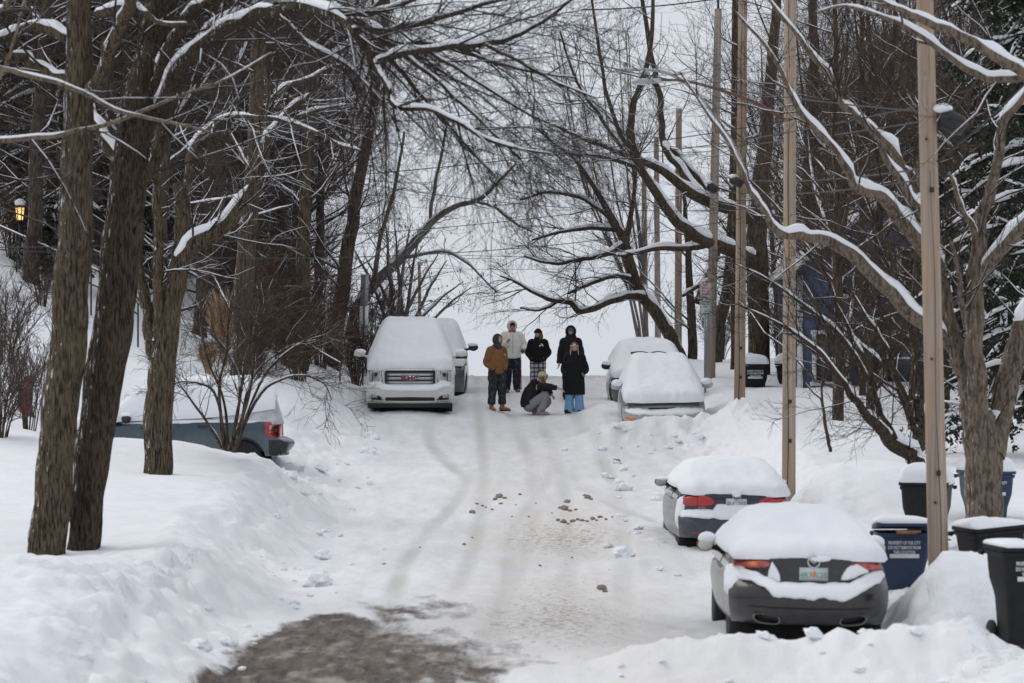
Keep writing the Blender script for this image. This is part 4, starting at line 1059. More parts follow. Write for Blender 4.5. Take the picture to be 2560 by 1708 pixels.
    for i, (lab, bx, by, d, w0, w1, rest) in enumerate(right):
        b = P(bx, by, d); b[2] = h1(b[0], b[1])
        T = Tree('bare_tree', lab, 'tree', b, seed=70 + i)
        n = len(rest)
        T.limb([(bx - 2, by + 40, d, w0 * 1.1), (bx, by, d, w0)] + [(x, y, d, w0 + (w1 * .6 - w0) * (k + 1) / n) for k, (x, y) in enumerate(rest)] + ([(rest[-1][0] + 10, -350, d, w1 * .4)] if i else []), K=34, jit=.014)
        if i == 0:
            T.limb([(1742, 760, d, 18), (1765, 700, d, 15), (1790, 650, d, 13), (1806, 610, d, 10)], K=14)
            T.limb([(1706, 740, d - .4, 9), (1740, 718, d - .3, 10), (1775, 700, d - .2, 9), (1810, 690, d, 6)], K=14)
        lv = [dict(n=1.3, ln=(1.0, 3.0), ang=(45, 85), K=7, rr=.32, rmax=.03, rmin=.01, tmin=.28, up=.06, wob=.13, S=4, snow=1.0),
              dict(n=3.2, ln=(.5, 1.4), ang=(30, 65), K=5, rr=.5, rmax=.012, rmin=.005, tmin=.15, up=.04, wob=.15, S=3, snow=.6),
              dict(n=4.5, ln=(.2, .7), ang=(25, 60), K=4, rr=.6, rmax=.006, rmin=.004, tmin=.1, up=.03, wob=.18, S=3)]
        T.finish(lv, M['bark_mid'], M['twig_red'] if i > 2 else M['twig_grey'], 1.0, .8, S=12)

    # fine upright crowns over the crest
    for i, (px, d, h, lab) in enumerate(((1625, 120, 11.5, 'tall fine-twigged tree rising behind the arching tree'),)):
        b = P(px, 900, d)
        b[2] = -2.4
        T = Tree('upright_tree', lab, 'tree', b, seed=80 + i)
        for k in range(7):
            ex = (k - 3) * .42 + .3 * math.sin(k * 5.1) - (1.7 if i == 0 else 1.5)
            T.limb([(b[0], b[1], b[2] - .5, .05), (b[0] + ex * .25, b[1], b[2] + h * .35, .045), (b[0] + ex * .8, b[1] + .3 * math.sin(k * 2.3), b[2] + h * .7, .03), (b[0] + ex * 1.15, b[1] + .4 * math.sin(k), b[2] + h * 1.15, .015)], K=24, pix=False, jit=.02)
        lv = [dict(n=1.5, ln=(.9, 2.4), ang=(18, 42), K=6, rr=.4, rmax=.022, rmin=.009, tmin=.35, up=.16, wob=.1, S=3),
              dict(n=2.6, ln=(.4, 1.3), ang=(18, 45), K=5, rr=.5, rmax=.011, rmin=.006, tmin=.1, up=.12, wob=.12, S=3),
              dict(n=2.8, ln=(.2, .7), ang=(20, 50), K=4, rr=.6, rmax=.007, rmin=.005, tmin=.1, up=.08, wob=.15, S=3)]
        T.finish(lv, M['bark_pale'], M['twig_pale'], .8, .4, S=8)

    # ---- woods: a few kinds, copied
    gl = 'bare trees of the wooded slope'
    lab_l = 'bare brown tree of the dense snowy wood on the left slope'
    kinds = [wood_template('woodland_tree', lab_l, 'tree', gl, 101, 13, .17), wood_template('woodland_tree', lab_l, 'tree', gl, 102, 14, .2, .03, dens=1.15),
             wood_template('woodland_tree', lab_l, 'tree', gl, 103, 11, .12, -.04, first=.1, n1=2.6), wood_template('woodland_tree', lab_l, 'tree', gl, 104, 12, .14, .02, first=.08, n1=2.4, up=.03)]
    rng = np.random.default_rng(9)
    n = 0; used = [False] * 4
    pts = []
    for _ in range(4000):
        d = rng.uniform(77, 150); px = rng.uniform(-80, 800 if d < 100 else 760)
        x = (px - CX) / FPX * d
        if any(abs(d - q) < 3.0 and abs(x - p) < 1.0 for p, q in pts):
            continue
        if d < 90 and px > 560: continue
        pts.append((x, d)); n += 1
        if n >= 96: break
    for i, (x, d) in enumerate(pts):
        k = i % 4; loc = (x, d, h1(x, d) - .1); s = rng.uniform(.8, 1.15)
        if not used[k]:
            kinds[k].location = loc; kinds[k].rotation_euler = (0, 0, rng.uniform(0, 6)); used[k] = True
        else:
            copy_tree(kinds[k], loc, rng.uniform(0, 6), s)
    gr = 'bare trees behind the poles'
    lab_r = 'bare twiggy tree of the thicket behind the wooden poles and the blue house'
    rk = [wood_template('thicket_tree', lab_r, 'tree', gr, 111, 11, .1, .02, first=.06, n1=2.6, twig='twig_red', bark='bark_mid'), wood_template('thicket_tree', lab_r, 'tree', gr, 112, 12, .1, -.03, first=.08, n1=2.4, twig='twig_grey', bark='bark_far', dens=1.15)]
    pts = []; used = [False, False]; n = 0
    for _ in range(4000):
        d = rng.uniform(64, 125); px = rng.uniform(1960, 2680) if d < 94 else rng.uniform(1930, 2680)
        x = (px - CX) / FPX * d
        if any(abs(d - q) < 3.0 and abs(x - p) < 1.0 for p, q in pts): continue
        if 6.3 < x < 12.0 and 80 < d < 90: continue
        if px < 2090 and d < 86: continue
        if px > 2330 and d < 70: continue
        pts.append((x, d)); n += 1
        if n >= 34: break
    for i, (x, d) in enumerate(pts):
        k = i % 2; loc = (x, d, h1(x, d) - .1); s = rng.uniform(.75, 1.1)
        if not used[k]:
            rk[k].location = loc; used[k] = True
        else:
            copy_tree(rk[k], loc, rng.uniform(0, 6), s)
    # evergreens
    def cz(x, y): return (x, y, h1(x, y) - .1)
    conifer('evergreen_tree', 'big dark evergreen hung with snow clumps at the right edge behind the bins', cz(9.6, 59), 15, 2.9, 5, 30)
    conifer('evergreen_tree', 'dark evergreen standing behind the bigger one near the blue house', cz(11.2, 72), 14, 2.8, 6, 26)
    conifer('evergreen_tree', 'dark snowy evergreen beside the glowing lantern on the upper left slope', cz(-11.6, 88), 11, 2.6, 7, 24)
    conifer('evergreen_tree', 'dark evergreen showing between the two leaning trunks and the forked tree', cz(-10.4, 93), 9.5, 2.4, 8, 22)
    conifer('evergreen_tree', 'small snow-laden evergreen shrub under the upper stair rail', cz(-10.9, 80), 1.9, .9, 9, 12)
    # shrubs
    g = h1
    D = 57.4
    b = P(580, 1125, D); b[2] = g(b[0], b[1])
    T = Tree('bush', 'bare many-stemmed bush in front of the blue grey car', 'bush', b, seed=91)
    d = D
    for pts_, w in (([(560, 1120), (553, 1060), (548, 960), (566, 880), (572, 800), (585, 720)], 10), ([(575, 1128), (592, 1040), (600, 960), (580, 900), (545, 850), (480, 800)], 10), ([(582, 1130), (602, 1070), (618, 980), (650, 920), (720, 870), (790, 850)], 10),
                    ([(572, 1125), (605, 1050), (628, 960), (640, 860), (660, 760), (690, 680)], 9), ([(555, 1118), (520, 1060), (470, 990), (435, 930), (430, 890)], 9), ([(585, 1128), (640, 1000), (700, 950), (760, 940), (810, 960), (830, 1000)], 9),
                    ([(580, 1128), (600, 1000), (620, 880), (640, 780), (650, 650)], 9), ([(586, 1130), (650, 960), (720, 880), (800, 840), (840, 860)], 8), ([(565, 1120), (540, 990), (500, 960), (450, 955), (420, 970)], 8), ([(570, 1125), (560, 1000), (520, 900), (500, 800), (505, 700)], 8)):
        n = len(pts_)
        T.limb([(x, y, d + .3 * math.sin(k + w), w * (1 - .75 * k / (n - 1))) for k, (x, y) in enumerate(pts_)], K=22)
    lv = [dict(n=7, ln=(.4, 1.2), ang=(20, 55), K=6, rr=.5, rmax=.01, rmin=.0055, tmin=.3, up=.03, bias=(.12, 0, 0), wob=.13, S=3, snow=.15),
          dict(n=8, ln=(.2, .7), ang=(20, 55), K=5, rr=.55, rmax=.0055, rmin=.0045, tmin=.1, up=.02, wob=.16, S=3),
          dict(n=7, ln=(.1, .35), ang=(20, 55), K=4, rr=.6, rmax=.0045, rmin=.0038, tmin=.1, up=.0, wob=.18, S=3)]
    T.finish(lv, M['bark_mid'], M['twig_red'], .9, .5, S=8, trunk_name='stem')
    sh = [('low brown brush on the bank straight above the blue grey car', 640, 77, 1.5, 22, .7, 'twig_red'), ('spreading brown brush at the top of the bank before the slim dark trunk', 745, 77.5, 1.7, 24, .7, 'twig_red'),
          ('twiggy reddish thicket bush below the slim dark trunk', 720, 80, 2.5, 26, .55, 'twig_red'), ('bushy brown shrub between the straight trunk and the handrail', 660, 83, 2.9, 26, .5, 'twig_red'),
          ('brown shrub on the slope under the leaning grey trunk', 800, 84, 2.5, 24, .5, 'twig_red'), ('tall brown shrub behind the tan grass clump', 590, 86, 2.8, 22, .45, 'twig_red'),
          ('grey twiggy shrub at the far left below the stair rail', 10, 68, 2.0, 18, .55, 'twig_grey'), ('dark upright shrub against the upper left snow slope', 105, 75, 1.4, 16, .45, 'twig'),
          ('thin pale bush left of the leaning trunk above the red sled', 70, 63, 2.1, 12, .3, 'twig_grey'), ('low grey bush at the left edge of the yard', 0, 58, 1.4, 16, .7, 'twig_grey'), ('pale scrub bush high on the left slope', 30, 80, 1.6, 14, .6, 'twig_red'),
          ('leaning reedy bush at the kerb left of the white truck', 890, 84, 1.5, 20, .5, 'twig_red'), ('bare shrub behind the roadside signpost', 930, 92, 2.8, 16, .5, 'twig_red'),
          ('thin bush behind the wooden post stub', 865, 90, 2.0, 14, .6, 'twig_grey'),
          ('brown brushy hedge bush right of the black bins', 2060, 90, 2.2, 22, .5, 'twig_red'), ('brown brushy bush under the blue house wall', 2170, 82, 2.0, 22, .6, 'twig_red'), ('brown shrub left of the second black bin', 1960, 95, 2.0, 14, .6, 'twig_grey'), ('fine bush between the weathered pole and the third pole', 1800, 99, 1.8, 14, .6, 'twig_grey')]
    for i, (lab, px, d, h, st, sp, tw) in enumerate(sh):
        x = (px - CX) / FPX * d
        shrub('shrub', lab, 'shrub', np.array([x, d, g(x, d) - .05]), h, st, 120 + i, sp, tw, r=.013 if h < 2.4 else .017)
    # ornamental grass
    for i, (px, d, h, lab) in enumerate(((560, 76, 1.9, 'tall tan clump of dry ornamental grass beside the straight trunk'), (520, 73.5, .8, 'short tan tuft of dry grass below the tall clump'))):
        x = (px - CX) / FPX * d; rng = np.random.default_rng(200 + i)
        root = thing('grass_clump', lab, 'ornamental grass', (x, d, g(x, d) - .05))
        n = 420; a = rng.uniform(0, 6.28, n); s = rng.uniform(.02, .45, n) * h * .55; hh = h * rng.uniform(.5, 1.05, n)
        t = np.linspace(0, 1, 6)
        Pn = np.stack([np.cos(a)[:, None] * s[:, None] * t ** 1.8 + .05 * np.cos(a)[:, None], np.sin(a)[:, None] * s[:, None] * t ** 1.8 + .05 * np.sin(a)[:, None], hh[:, None] * (t - .12 * t ** 3)], -1)
        V, F = [], []
        tubes(Pn, np.broadcast_to(np.linspace(.008, .003, 6), (n, 6)), 3, V, F)
        obj('blades', mesh_np('blades', np.concatenate(V), F), M['drygrass'], root)
        V, F = [], []
        q = Pn[::3, 3:]
        q = catmull(np.moveaxis(q, 1, 0).reshape(3, -1), 6).reshape(6, -1, 3).transpose(1, 0, 2)
        tubes(q, np.broadcast_to(np.array([.004, .012, .018, .018, .012, .003]), (len(q), 6)), 4, V, F)
        obj('plumes', mesh_np('plumes', np.concatenate(V), F), M['drygrass'], root)
# ------------------------------------------------------------------ cars
def ip(pts, x):
    return np.interp(x, [p[0] for p in pts], [p[1] for p in pts])


def ips(pts, x):
    """smooth interpolation (Catmull-Rom through the points)"""
    pts = sorted(pts); xs = np.array([p[0] for p in pts], float); ys = np.array([p[1] for p in pts], float)
    m = np.gradient(ys, xs)
    x = np.clip(np.asarray(x, float), xs[0], xs[-1])
    i = np.clip(np.searchsorted(xs, x) - 1, 0, len(xs) - 2)
    h = xs[i + 1] - xs[i]; t = (x - xs[i]) / h
    return ((2 * t ** 3 - 3 * t ** 2 + 1) * ys[i] + (t ** 3 - 2 * t ** 2 + t) * h * m[i] + (-2 * t ** 3 + 3 * t ** 2) * ys[i + 1] + (t ** 3 - t ** 2) * h * m[i + 1])


def mapped_box(name, f, nu, nv, nw, mat, parent):
    """f(u in -1..1, v in 0..1, w in 0..1) -> xyz ; closed box surface"""
    idx = {}; uvw = []; F = []
    def vid(i, j, k):
        if (i, j, k) not in idx:
            idx[(i, j, k)] = len(uvw); uvw.append((2 * i / nu - 1, j / nv, k / nw))
        return idx[(i, j, k)]
    for i in range(nu):
        for j in range(nv):
            for k in (0, nw):
                F.append([vid(i, j, k), vid(i + 1, j, k), vid(i + 1, j + 1, k), vid(i, j + 1, k)])
        for k in range(nw):
            for j in (0, nv):
                F.append([vid(i, j, k), vid(i + 1, j, k), vid(i + 1, j, k + 1), vid(i, j, k + 1)])
    for j in range(nv):
        for k in range(nw):
            for i in (0, nu):
                F.append([vid(i, j, k), vid(i, j + 1, k), vid(i, j + 1, k + 1), vid(i, j, k + 1)])
    q = np.array(uvw)
    V = f(q[:, 0], q[:, 1], q[:, 2])
    me = mesh_np(name, V, [np.array(F)])
    bm = bmesh.new(); bm.from_mesh(me); bmesh.ops.recalc_face_normals(bm, faces=bm.faces); bm.to_mesh(me); bm.free()
    return obj(name, me, mat, parent)


class Car:
    def __init__(self, name, label, cat, loc, rotz, s, roll=0.0):
        self.s = s
        self.root = thing(name, label, cat, loc, (s.get('pitch', 0.0), roll, rotz))
        S = s
        def f(u, v, w):
            z0 = S['zb']
            y = v * S['L']
            zt = ips(S['top'], y)
            z = z0 + (zt - z0) * w
            z = np.where(w > .5, z - S.get('crown', .05) * np.abs(u) ** 3.0 * sstep(w, .5, 1) - .05 * np.abs(u) ** 14 * (w > .9), z)
            yr = ips(S['rear'], z) + S.get('crr', .3) * np.abs(u) ** 4.5
            yf = ips(S['front'], z) - S.get('crf', .4) * np.abs(u) ** 4.0
            y2 = yr + (yf - yr) * v
            hw = S['W'] * ips(S['side'], z) * ips(S['plan'], y2)
            return np.stack([u * hw, y2, z], -1)
        self.body = mapped_box('body', f, 18, 56, 14, s['paint'], self.root)
        bm = bmesh.new(); bm.from_mesh(self.body.data); self.bvh = BVHTree.FromBMesh(bm); bm.free()
        c = s['cab']
        def g(u, v, w):
            w2 = w
            z = c['zb'] - .12 + (c['zr'] - c['zb'] + .12) * w
            y0 = c['yb0'] + (c['yt0'] - c['yb0']) * w2; y1 = c['yb1'] + (c['yt1'] - c['yb1']) * w2
            hw = c['wb'] + (c['wt'] - c['wb']) * w2 ** 1.15
            y = y0 + (y1 - y0) * v
            y = np.where(v < .5, y + .12 * np.abs(u) ** 3, y - .25 * np.abs(u) ** 3)
            z = z - .05 * np.abs(u) ** 4 * w - .05 * np.abs(2 * v - 1) ** 6 * w
            return np.stack([u * hw, y, z], -1)
        mapped_box('cabin', g, 10, 16, 6, s.get('cabmat', M['glass']), self.root)
        if s.get('arches'):
            self.cut_arches()
        for (x, y) in s['wheels']:
            self.wheel(x, y)
        mb = MB(); mb.box((0, s['L'] / 2, s['zb'] * .5 + .1), (s['W'] * 1.62, s['L'] - .7, s['zb'] * .9))
        mb.build('underbody', M['underbody'], self.root)
        self.snow_cover()

    def cut_arches(self):
        for (x, y) in self.s['wheels']:
            mb = MB(); mb.lathe([(.0, -.3), (self.s['wr'] + .06, -.3), (self.s['wr'] + .06, .45), (0, .45)], (0, 0, 0), 28, 'x')
            cu = mb.build('cutter', None if False else M['underbody'], None, False)
            cu.location = (x * .98, y, self.s['wr']); cu.scale = (1 if x > 0 else -1, 1, 1)
            cu.parent = self.root
            bpy.context.view_layer.update()
            m = self.body.modifiers.new('b', 'BOOLEAN'); m.operation = 'DIFFERENCE'; m.object = cu; m.solver = 'EXACT'
            apply_mods(self.body)
            bpy.data.objects.remove(cu)
        auto_smooth(self.body, 50)

    def wheel(self, x, y):
        r = self.s['wr']; sg = 1 if x > 0 else -1
        mb = MB()
        mb.lathe([(r * .62, -.1), (r * .92, -.105), (r, -.075), (r * 1.005, 0), (r, .075), (r * .92, .105), (r * .62, .1)], (0, 0, 0), 30, 'x')
        w = mb.build('wheel', M['rubber'], self.root)
        w.location = (x - sg * .11, y, r)
        mb = MB()
        mb.lathe([(.02, .085), (r * .12, .09), (r * .2, .075), (r * .55, .07), (r * .63, .1), (r * .63, .0), (.02, .0)], (0, 0, 0), 26, 'x')
        for k in range(5):
            a = k * 2 * PI / 5
            mb.box((.082, math.cos(a) * r * .36, math.sin(a) * r * .36), (.02, .06, r * .5), (a - PI / 2, 0, 0))
        q = mb.build('rim', M['alloy'], w, True)
        if sg < 0: q.scale = (-1, 1, 1)
        return w

    # upper envelope of body and cabin, smoothed, plus the snow depth
    def env(self, X, Y):
        s, c = self.s, self.s['cab']
        zt = ips(s['top'], np.clip(Y, 0, s['L'])) - s.get('crown', .05) * (np.abs(X) / s['W']) ** 3
        z0 = c['zb']
        ws = (c['wb'] + .05 - np.abs(X)) / max(c['wb'] - c['wt'] + .03, .05)
        wr = (Y - c['yb0'] + .03) / (c['yt0'] - c['yb0'] + .02); wf = (c['yb1'] + .03 - Y) / (c['yb1'] - c['yt1'] + .02)
        k = 7.0
        w = -np.log(np.exp(-k * ws) + np.exp(-k * wr) + np.exp(-k * wf) + np.exp(-k * 1.0)) / k
        zc = z0 + np.clip(w, -.3, 1) * (c['zr'] - z0)
        return np.log(np.exp(14 * np.clip(zt, -2, 4)) + np.exp(14 * np.clip(zc, -2, 4))) / 14

    def snow_cover(self):
        s = self.s; q = s['snow']
        nx, ny = 61, 150
        sx = np.linspace(-1, 1, nx); v = np.linspace(0, 1, ny)
        SX, VV = np.meshgrid(sx, v)
        wob = (fbm(SX * 4 + 5, VV * 0 + q.get('seed', 1), 3, 4) - .5) * (q.get('wob', .06) + .05)
        y0 = ips(q['y0'], np.abs(SX)) + wob; y1 = ips(q['y1'], np.abs(SX)) - wob
        Y = y0 + (y1 - y0) * VV
        hwf = s['W'] * ips(s['plan'], Y) * q.get('wf', .985)
        hwf = np.minimum(hwf, ips(q['wmax'], Y)) if 'wmax' in q else hwf
        X = SX * hwf
        Z = self.env(X, Y)
        for _ in range(q.get('blur', 5)):
            Zp = np.pad(Z, 1, mode='edge')
            Z = (Zp[1:-1, 1:-1] * 2 + Zp[:-2, 1:-1] + Zp[2:, 1:-1] + Zp[1:-1, :-2] + Zp[1:-1, 2:]) / 6
        e = np.maximum(np.abs(SX) ** q.get('es', 8), np.abs(2 * VV - 1) ** q.get('ee', 36))
        edge = np.sqrt(np.clip(1 - e, 0, 1))
        t = q['t'] * (0.7 + .6 * fbm(X * 1.6 + q.get('seed', 1), Y * 1.3, 7, 3)) + .035 * (fbm(X * 6, Y * 5, 8, 4) - .5)
        edge = np.clip(edge * (1 + .5 * (fbm(X * 5 + 3, Y * 5, 18, 3) - .5) * (1 - edge)), 0, 1)
        Z = Z + t * edge - .035 * (1 - edge)
        # snow droops a little over its lower edges
        i = np.arange(ny - 1)[:, None] * nx + np.arange(nx - 1)[None]
        F = np.stack([i, i + 1, i + nx + 1, i + nx], -1).reshape(-1, 4)
        V = np.stack([X, Y, Z], -1)
        rim = V.copy(); rim[..., 2] -= .05
        ring = np.concatenate([np.arange(nx), np.arange(1, ny) * nx + nx - 1, (ny - 1) * nx + np.arange(nx - 2, -1, -1), np.arange(ny - 2, 0, -1) * nx])
        n0 = nx * ny
        low = V.reshape(-1, 3)[ring].copy(); low[:, 2] -= .035; low[:, 0] *= .96
        low[:, 1] = np.clip(low[:, 1], low[:, 1].min() + .04, low[:, 1].max() - .04)
        m = len(ring); a = np.arange(m); b = (a + 1) % m
        F2 = np.stack([ring[a], n0 + a, n0 + b, ring[b]], -1)
        o = obj('snow_cover', mesh_np('snow_cover', np.concatenate([V.reshape(-1, 3), low]), [F, F2]), M['snow_car'], self.root)
        return o

    def sheet(self, name, cols, mat, end='rear', th=.02, off=.004, nz=7, nx=30, parent=None, zn=0.0, seed=0, pillow=True, keep=None):
        """a shaped patch hugging the body: cols = [(x, z0, z1)...] seen from the given end"""
        cols = sorted(cols); xs = np.linspace(cols[0][0], cols[-1][0], nx)
        z0 = ip([(c[0], c[1]) for c in cols], xs); z1 = ip([(c[0], c[2]) for c in cols], xs)
        if zn:
            z0 = z0 + (fbm(xs * 9, xs * 0 + seed, seed + 3, 3) - .5) * zn
            z1 = z1 + (fbm(xs * 9, xs * 0 + seed + 9, seed + 5, 3) - .5) * zn * .6
        G = np.zeros((nx, nz, 3)); last = None
        for a in range(nx):
            for b in range(nz):
                t = b / (nz - 1); z = z0[a] + (z1[a] - z0[a]) * t; x = xs[a]
                if end == 'rear': o, d = Vector((x, -4, z)), Vector((0, 1, 0))
                elif end == 'front': o, d = Vector((x, self.s['L'] + 4, z)), Vector((0, -1, 0))
                else: o, d = Vector((-4 if end == 'left' else 4, x, z)), Vector((1 if end == 'left' else -1, 0, 0))
                h = self.bvh.ray_cast(o, d)[0]
                if h is None:
                    h = last if last is not None else Vector((x, 0, z))
                    h = Vector((x, h.y, z)) if end in ('rear', 'front') else Vector((h.x, x, z))
                last = h
                e = max(abs(2 * t - 1) ** 6, abs(2 * a / (nx - 1) - 1) ** 14) if pillow else (1.0 if (a in (0, nx - 1) or b in (0, nz - 1)) else 0.0)
                k = off + th * math.sqrt(max(0, 1 - e)) - (.008 if e > .999 else 0)
                G[a, b] = np.array(h) - np.array(d) * k
        mb = MB(); mb.grid(G)
        return mb.build(name, mat, parent or self.root, True, False)

    def yat(self, x, z, end='rear'):
        o, d = (Vector((x, -4, z)), Vector((0, 1, 0))) if end == 'rear' else (Vector((x, self.s['L'] + 4, z)), Vector((0, -1, 0)))
        h = self.bvh.ray_cast(o, d)[0]
        return h.y if h else (0 if end == 'rear' else self.s['L'])

    def side_mirror(self, x, y, z, mat, w=.2, h=.15, back='rear', cap=.07, face=None):
        sg = 1 if x > 0 else -1
        mb = MB()
        mb.ball((0, 0, 0), (w / 2, .09, h / 2), 16, 10)
        mb.tube([(-sg * w * .35, .02, -h * .2), (-sg * (w * .5 + .1), .03, -h * .35)], [.03, .035], 8)
        o = mb.build('mirror', mat, self.root); o.location = (x, y, z)
        if face:
            fb = MB(); fb.ball((0, -.075 if back == 'rear' else .075, -.002), (w / 2 * .86, .022, h / 2 * .82), 16, 10)
            fb.build('mirror_glass', face, o)
        if cap:
            sb = MB(); sb.ball((-sg * .02, 0, h * .36), (w * .52, .105, cap), 16, 10)
            sb.build('mirror_snow', M['snow_car'], o)
        return o


def ring(mb, c, r, t, depth=.02, axis='y'):
    a = np.linspace(0, 2 * PI, 33)[:-1]
    G = []
    for (rr, yy) in ((r, 0), (r, -depth), (r - t, -depth), (r - t, 0)):
        G.append(np.stack([c[0] + rr * np.cos(a), c[1] + yy + 0 * a, c[2] + rr * np.sin(a)], -1))
    mb.grid(np.stack(G), close_u=True, close_v=True)


def build_cars():
    # ---------------- black sedan, nearest
    P_black = paint_mat('black paint under road salt', (0.009, 0.008, 0.009), (0.075, 0.07, 0.075), .6, .28)
    s = dict(L=4.92, W=.875, zb=.33, crown=.06, crr=.34, crf=.5, paint=P_black, wr=.32,
             top=[(0, 1.06), (.15, 1.1), (.7, 1.12), (1.4, 1.0), (3.4, .98), (4.2, .9), (4.92, .7)],
             rear=[(.3, .2), (.42, .06), (.55, .0), (.7, .0), (.77, .05), (.82, .12), (.95, .14), (1.12, .15)],
             front=[(.3, 4.8), (.5, 4.92), (.7, 4.85), (1.1, 4.4)], side=[(.3, .93), (.5, .985), (.68, 1.0), (.85, .975), (1.08, .88)],
             plan=[(0, .99), (.5, 1.0), (3.6, 1.0), (4.9, .92)], wheels=[(-.84, .95), (.84, .95), (-.84, 3.72), (.84, 3.72)],
             cab=dict(yb0=.5, yb1=3.85, yt0=1.55, yt1=2.75, wb=.87, wt=.55, zb=1.0, zr=1.39),
             snow=dict(t=.15, y0=[(0, .14), (.5, .15), (.75, .2), (1, .36)], y1=[(0, 4.75), (1, 4.4)], seed=2, blur=14, wob=.03, ee=18, es=5))
    c = Car('parked_car', 'black sedan nearest the camera, buried in snow, with two chrome exhausts', 'car', (3.22, 36.9, -3.41), 0, s, R(1.3))
    c.sheet('trunk_lid', [(-.66, 1.05, 1.07), (-.5, .86, 1.08), (-.3, .8, 1.09), (0, .79, 1.09), (.3, .8, 1.09), (.5, .86, 1.08), (.66, 1.05, 1.07)], plain('clean black paint', (.016, .014, .016), .25, 0, .2, 12, .5), th=.006, nx=40)
    for sg in (-1, 1):
        L = c.sheet('tail_light', [(sg * .44, .965, 1.0), (sg * .5, .94, 1.025), (sg * .68, .93, 1.035), (sg * .8, .94, 1.025), (sg * .85, .96, 1.0)], M['pink_lens'], th=.03, nx=30)
        if sg < 0:
            c.sheet('lamp_lens', [(-.69, .955, 1.01), (-.66, .95, 1.015), (-.59, .95, 1.015), (-.56, .955, 1.01)], M['orange_lens'], th=.03, off=.012, nx=12, parent=L)
    c.sheet('bumper_snow', [(-.84, .86, .905), (-.74, .8, .93), (-.6, .775, .9), (-.5, .75, .85), (-.42, .66, .83), (-.36, .635, .8), (-.2, .63, .795), (0, .625, .79), (.2, .625, .795), (.42, .62, .8), (.5, .67, .85), (.62, .74, .9), (.78, .8, .93), (.84, .86, .91)], M['snow_car'], th=.075, off=.012, nx=70, nz=9, zn=.05, seed=3)
    c.sheet('lamp_snow', [(-.46, .82, .9), (-.42, .82, 1.02), (-.36, .8, .93), (-.33, .8, .86)], M['snow_car'], th=.05, off=.012, nx=16)
    c.sheet('lamp_snow', [(.33, .83, .86), (.4, .83, .97), (.5, .86, 1.02), (.6, .9, .955), (.64, .91, .93)], M['snow_car'], th=.05, off=.014, nx=16, zn=.02)
    c.sheet('crease', [(-.7, .52, .535), (-.4, .505, .523), (0, .5, .518), (.4, .505, .523), (.7, .52, .535)], M['black'], th=.012, nx=40)
    # plate
    y = c.yat(0.02, .88) - .03
    mb = MB(); mb.box((0, 0, 0), (.31, .012, .155))
    pl = mb.build('licence_plate', plain('pale licence plate', (.52, .56, .54), .5, 0, .08, 20), c.root, False); pl.location = (.03, y, .88)
    text_mesh('plate_text', '4R7 K28', .085, plain('plate green', (.16, .3, .25), .6), pl, (0, -.008, -.005), (PI / 2, 0, 0), .001)
    mb = MB(); mb.ball((0, -.009, -.005), (.022, .004, .022)); mb.ball((.01, -.009, .025), (.014, .004, .016)); mb.build('plate_fruit', M['orange_lens'], pl)
    # emblem with chrome ring
    y = c.yat(.03, 1.02) - .022
    mb = MB(); ring(mb, (0, 0, 0), .07, .013); 
    for sg in (-1, 1):
        mb.tube([(0, -.01, -.015), (sg * .03, -.012, .01), (sg * .055, -.012, .03)], [.009, .009, .005], 6)
    e = mb.build('emblem', M['chrome'], c.root); e.location = (.03, y, 1.02)
    sb = MB(); sb.ball((.07, -.005, .035), (.12, .02, .035)); sb.build('emblem_snow', M['snow_car'], e)
    for x0, nm in ((-.47, -1), (.47, 1)):
        yb = c.yat(x0, .4)
        G = []; a = np.linspace(0, 2 * PI, 28)[:-1]
        def oval(rx, rz, yy): return np.stack([x0 + rx * np.sign(np.cos(a)) * np.abs(np.cos(a)) ** .7, yy + 0 * a, .395 + rz * np.sign(np.sin(a)) * np.abs(np.sin(a)) ** .8 + nm * .02 * np.cos(a)], -1)
        mb = MB(); mb.grid(np.stack([oval(.148, .057, yb + .04), oval(.15, .058, yb - .03), oval(.136, .047, yb - .034), oval(.128, .042, yb + .03)]), close_v=True)
        ex = mb.build('exhaust', plain('sooty steel', (.16, .155, .145), .45, .8), c.root)
        mb = MB(); mb.grid(np.stack([oval(.128, .042, yb + .012), oval(.01, .004, yb + .012)]), close_v=True); mb.build('exhaust_opening', M['underbody'], ex)
    face = M['mirror']
    c.side_mirror(-.98, 3.05, 1.02, M['black'], .21, .17, 'rear', .085, face); c.side_mirror(1.03, 3.05, 1.02, M['black'], .21, .17, 'rear', .085, face)
    for zz, yy in ((.62, .55), (.5, 1.5)):
        pass
    c.sheet('side_snow', [(.3, .72, .95), (.45, .62, .96), (.6, .75, .95), (.8, .86, .94)], M['snow_car'], 'left', .04, .005, nx=20, zn=.05)

    # ---------------- navy sedan
    P_navy = paint_mat('navy paint under road salt', (0.009, 0.014, 0.034), (0.2, 0.2, 0.21), .5, .3)
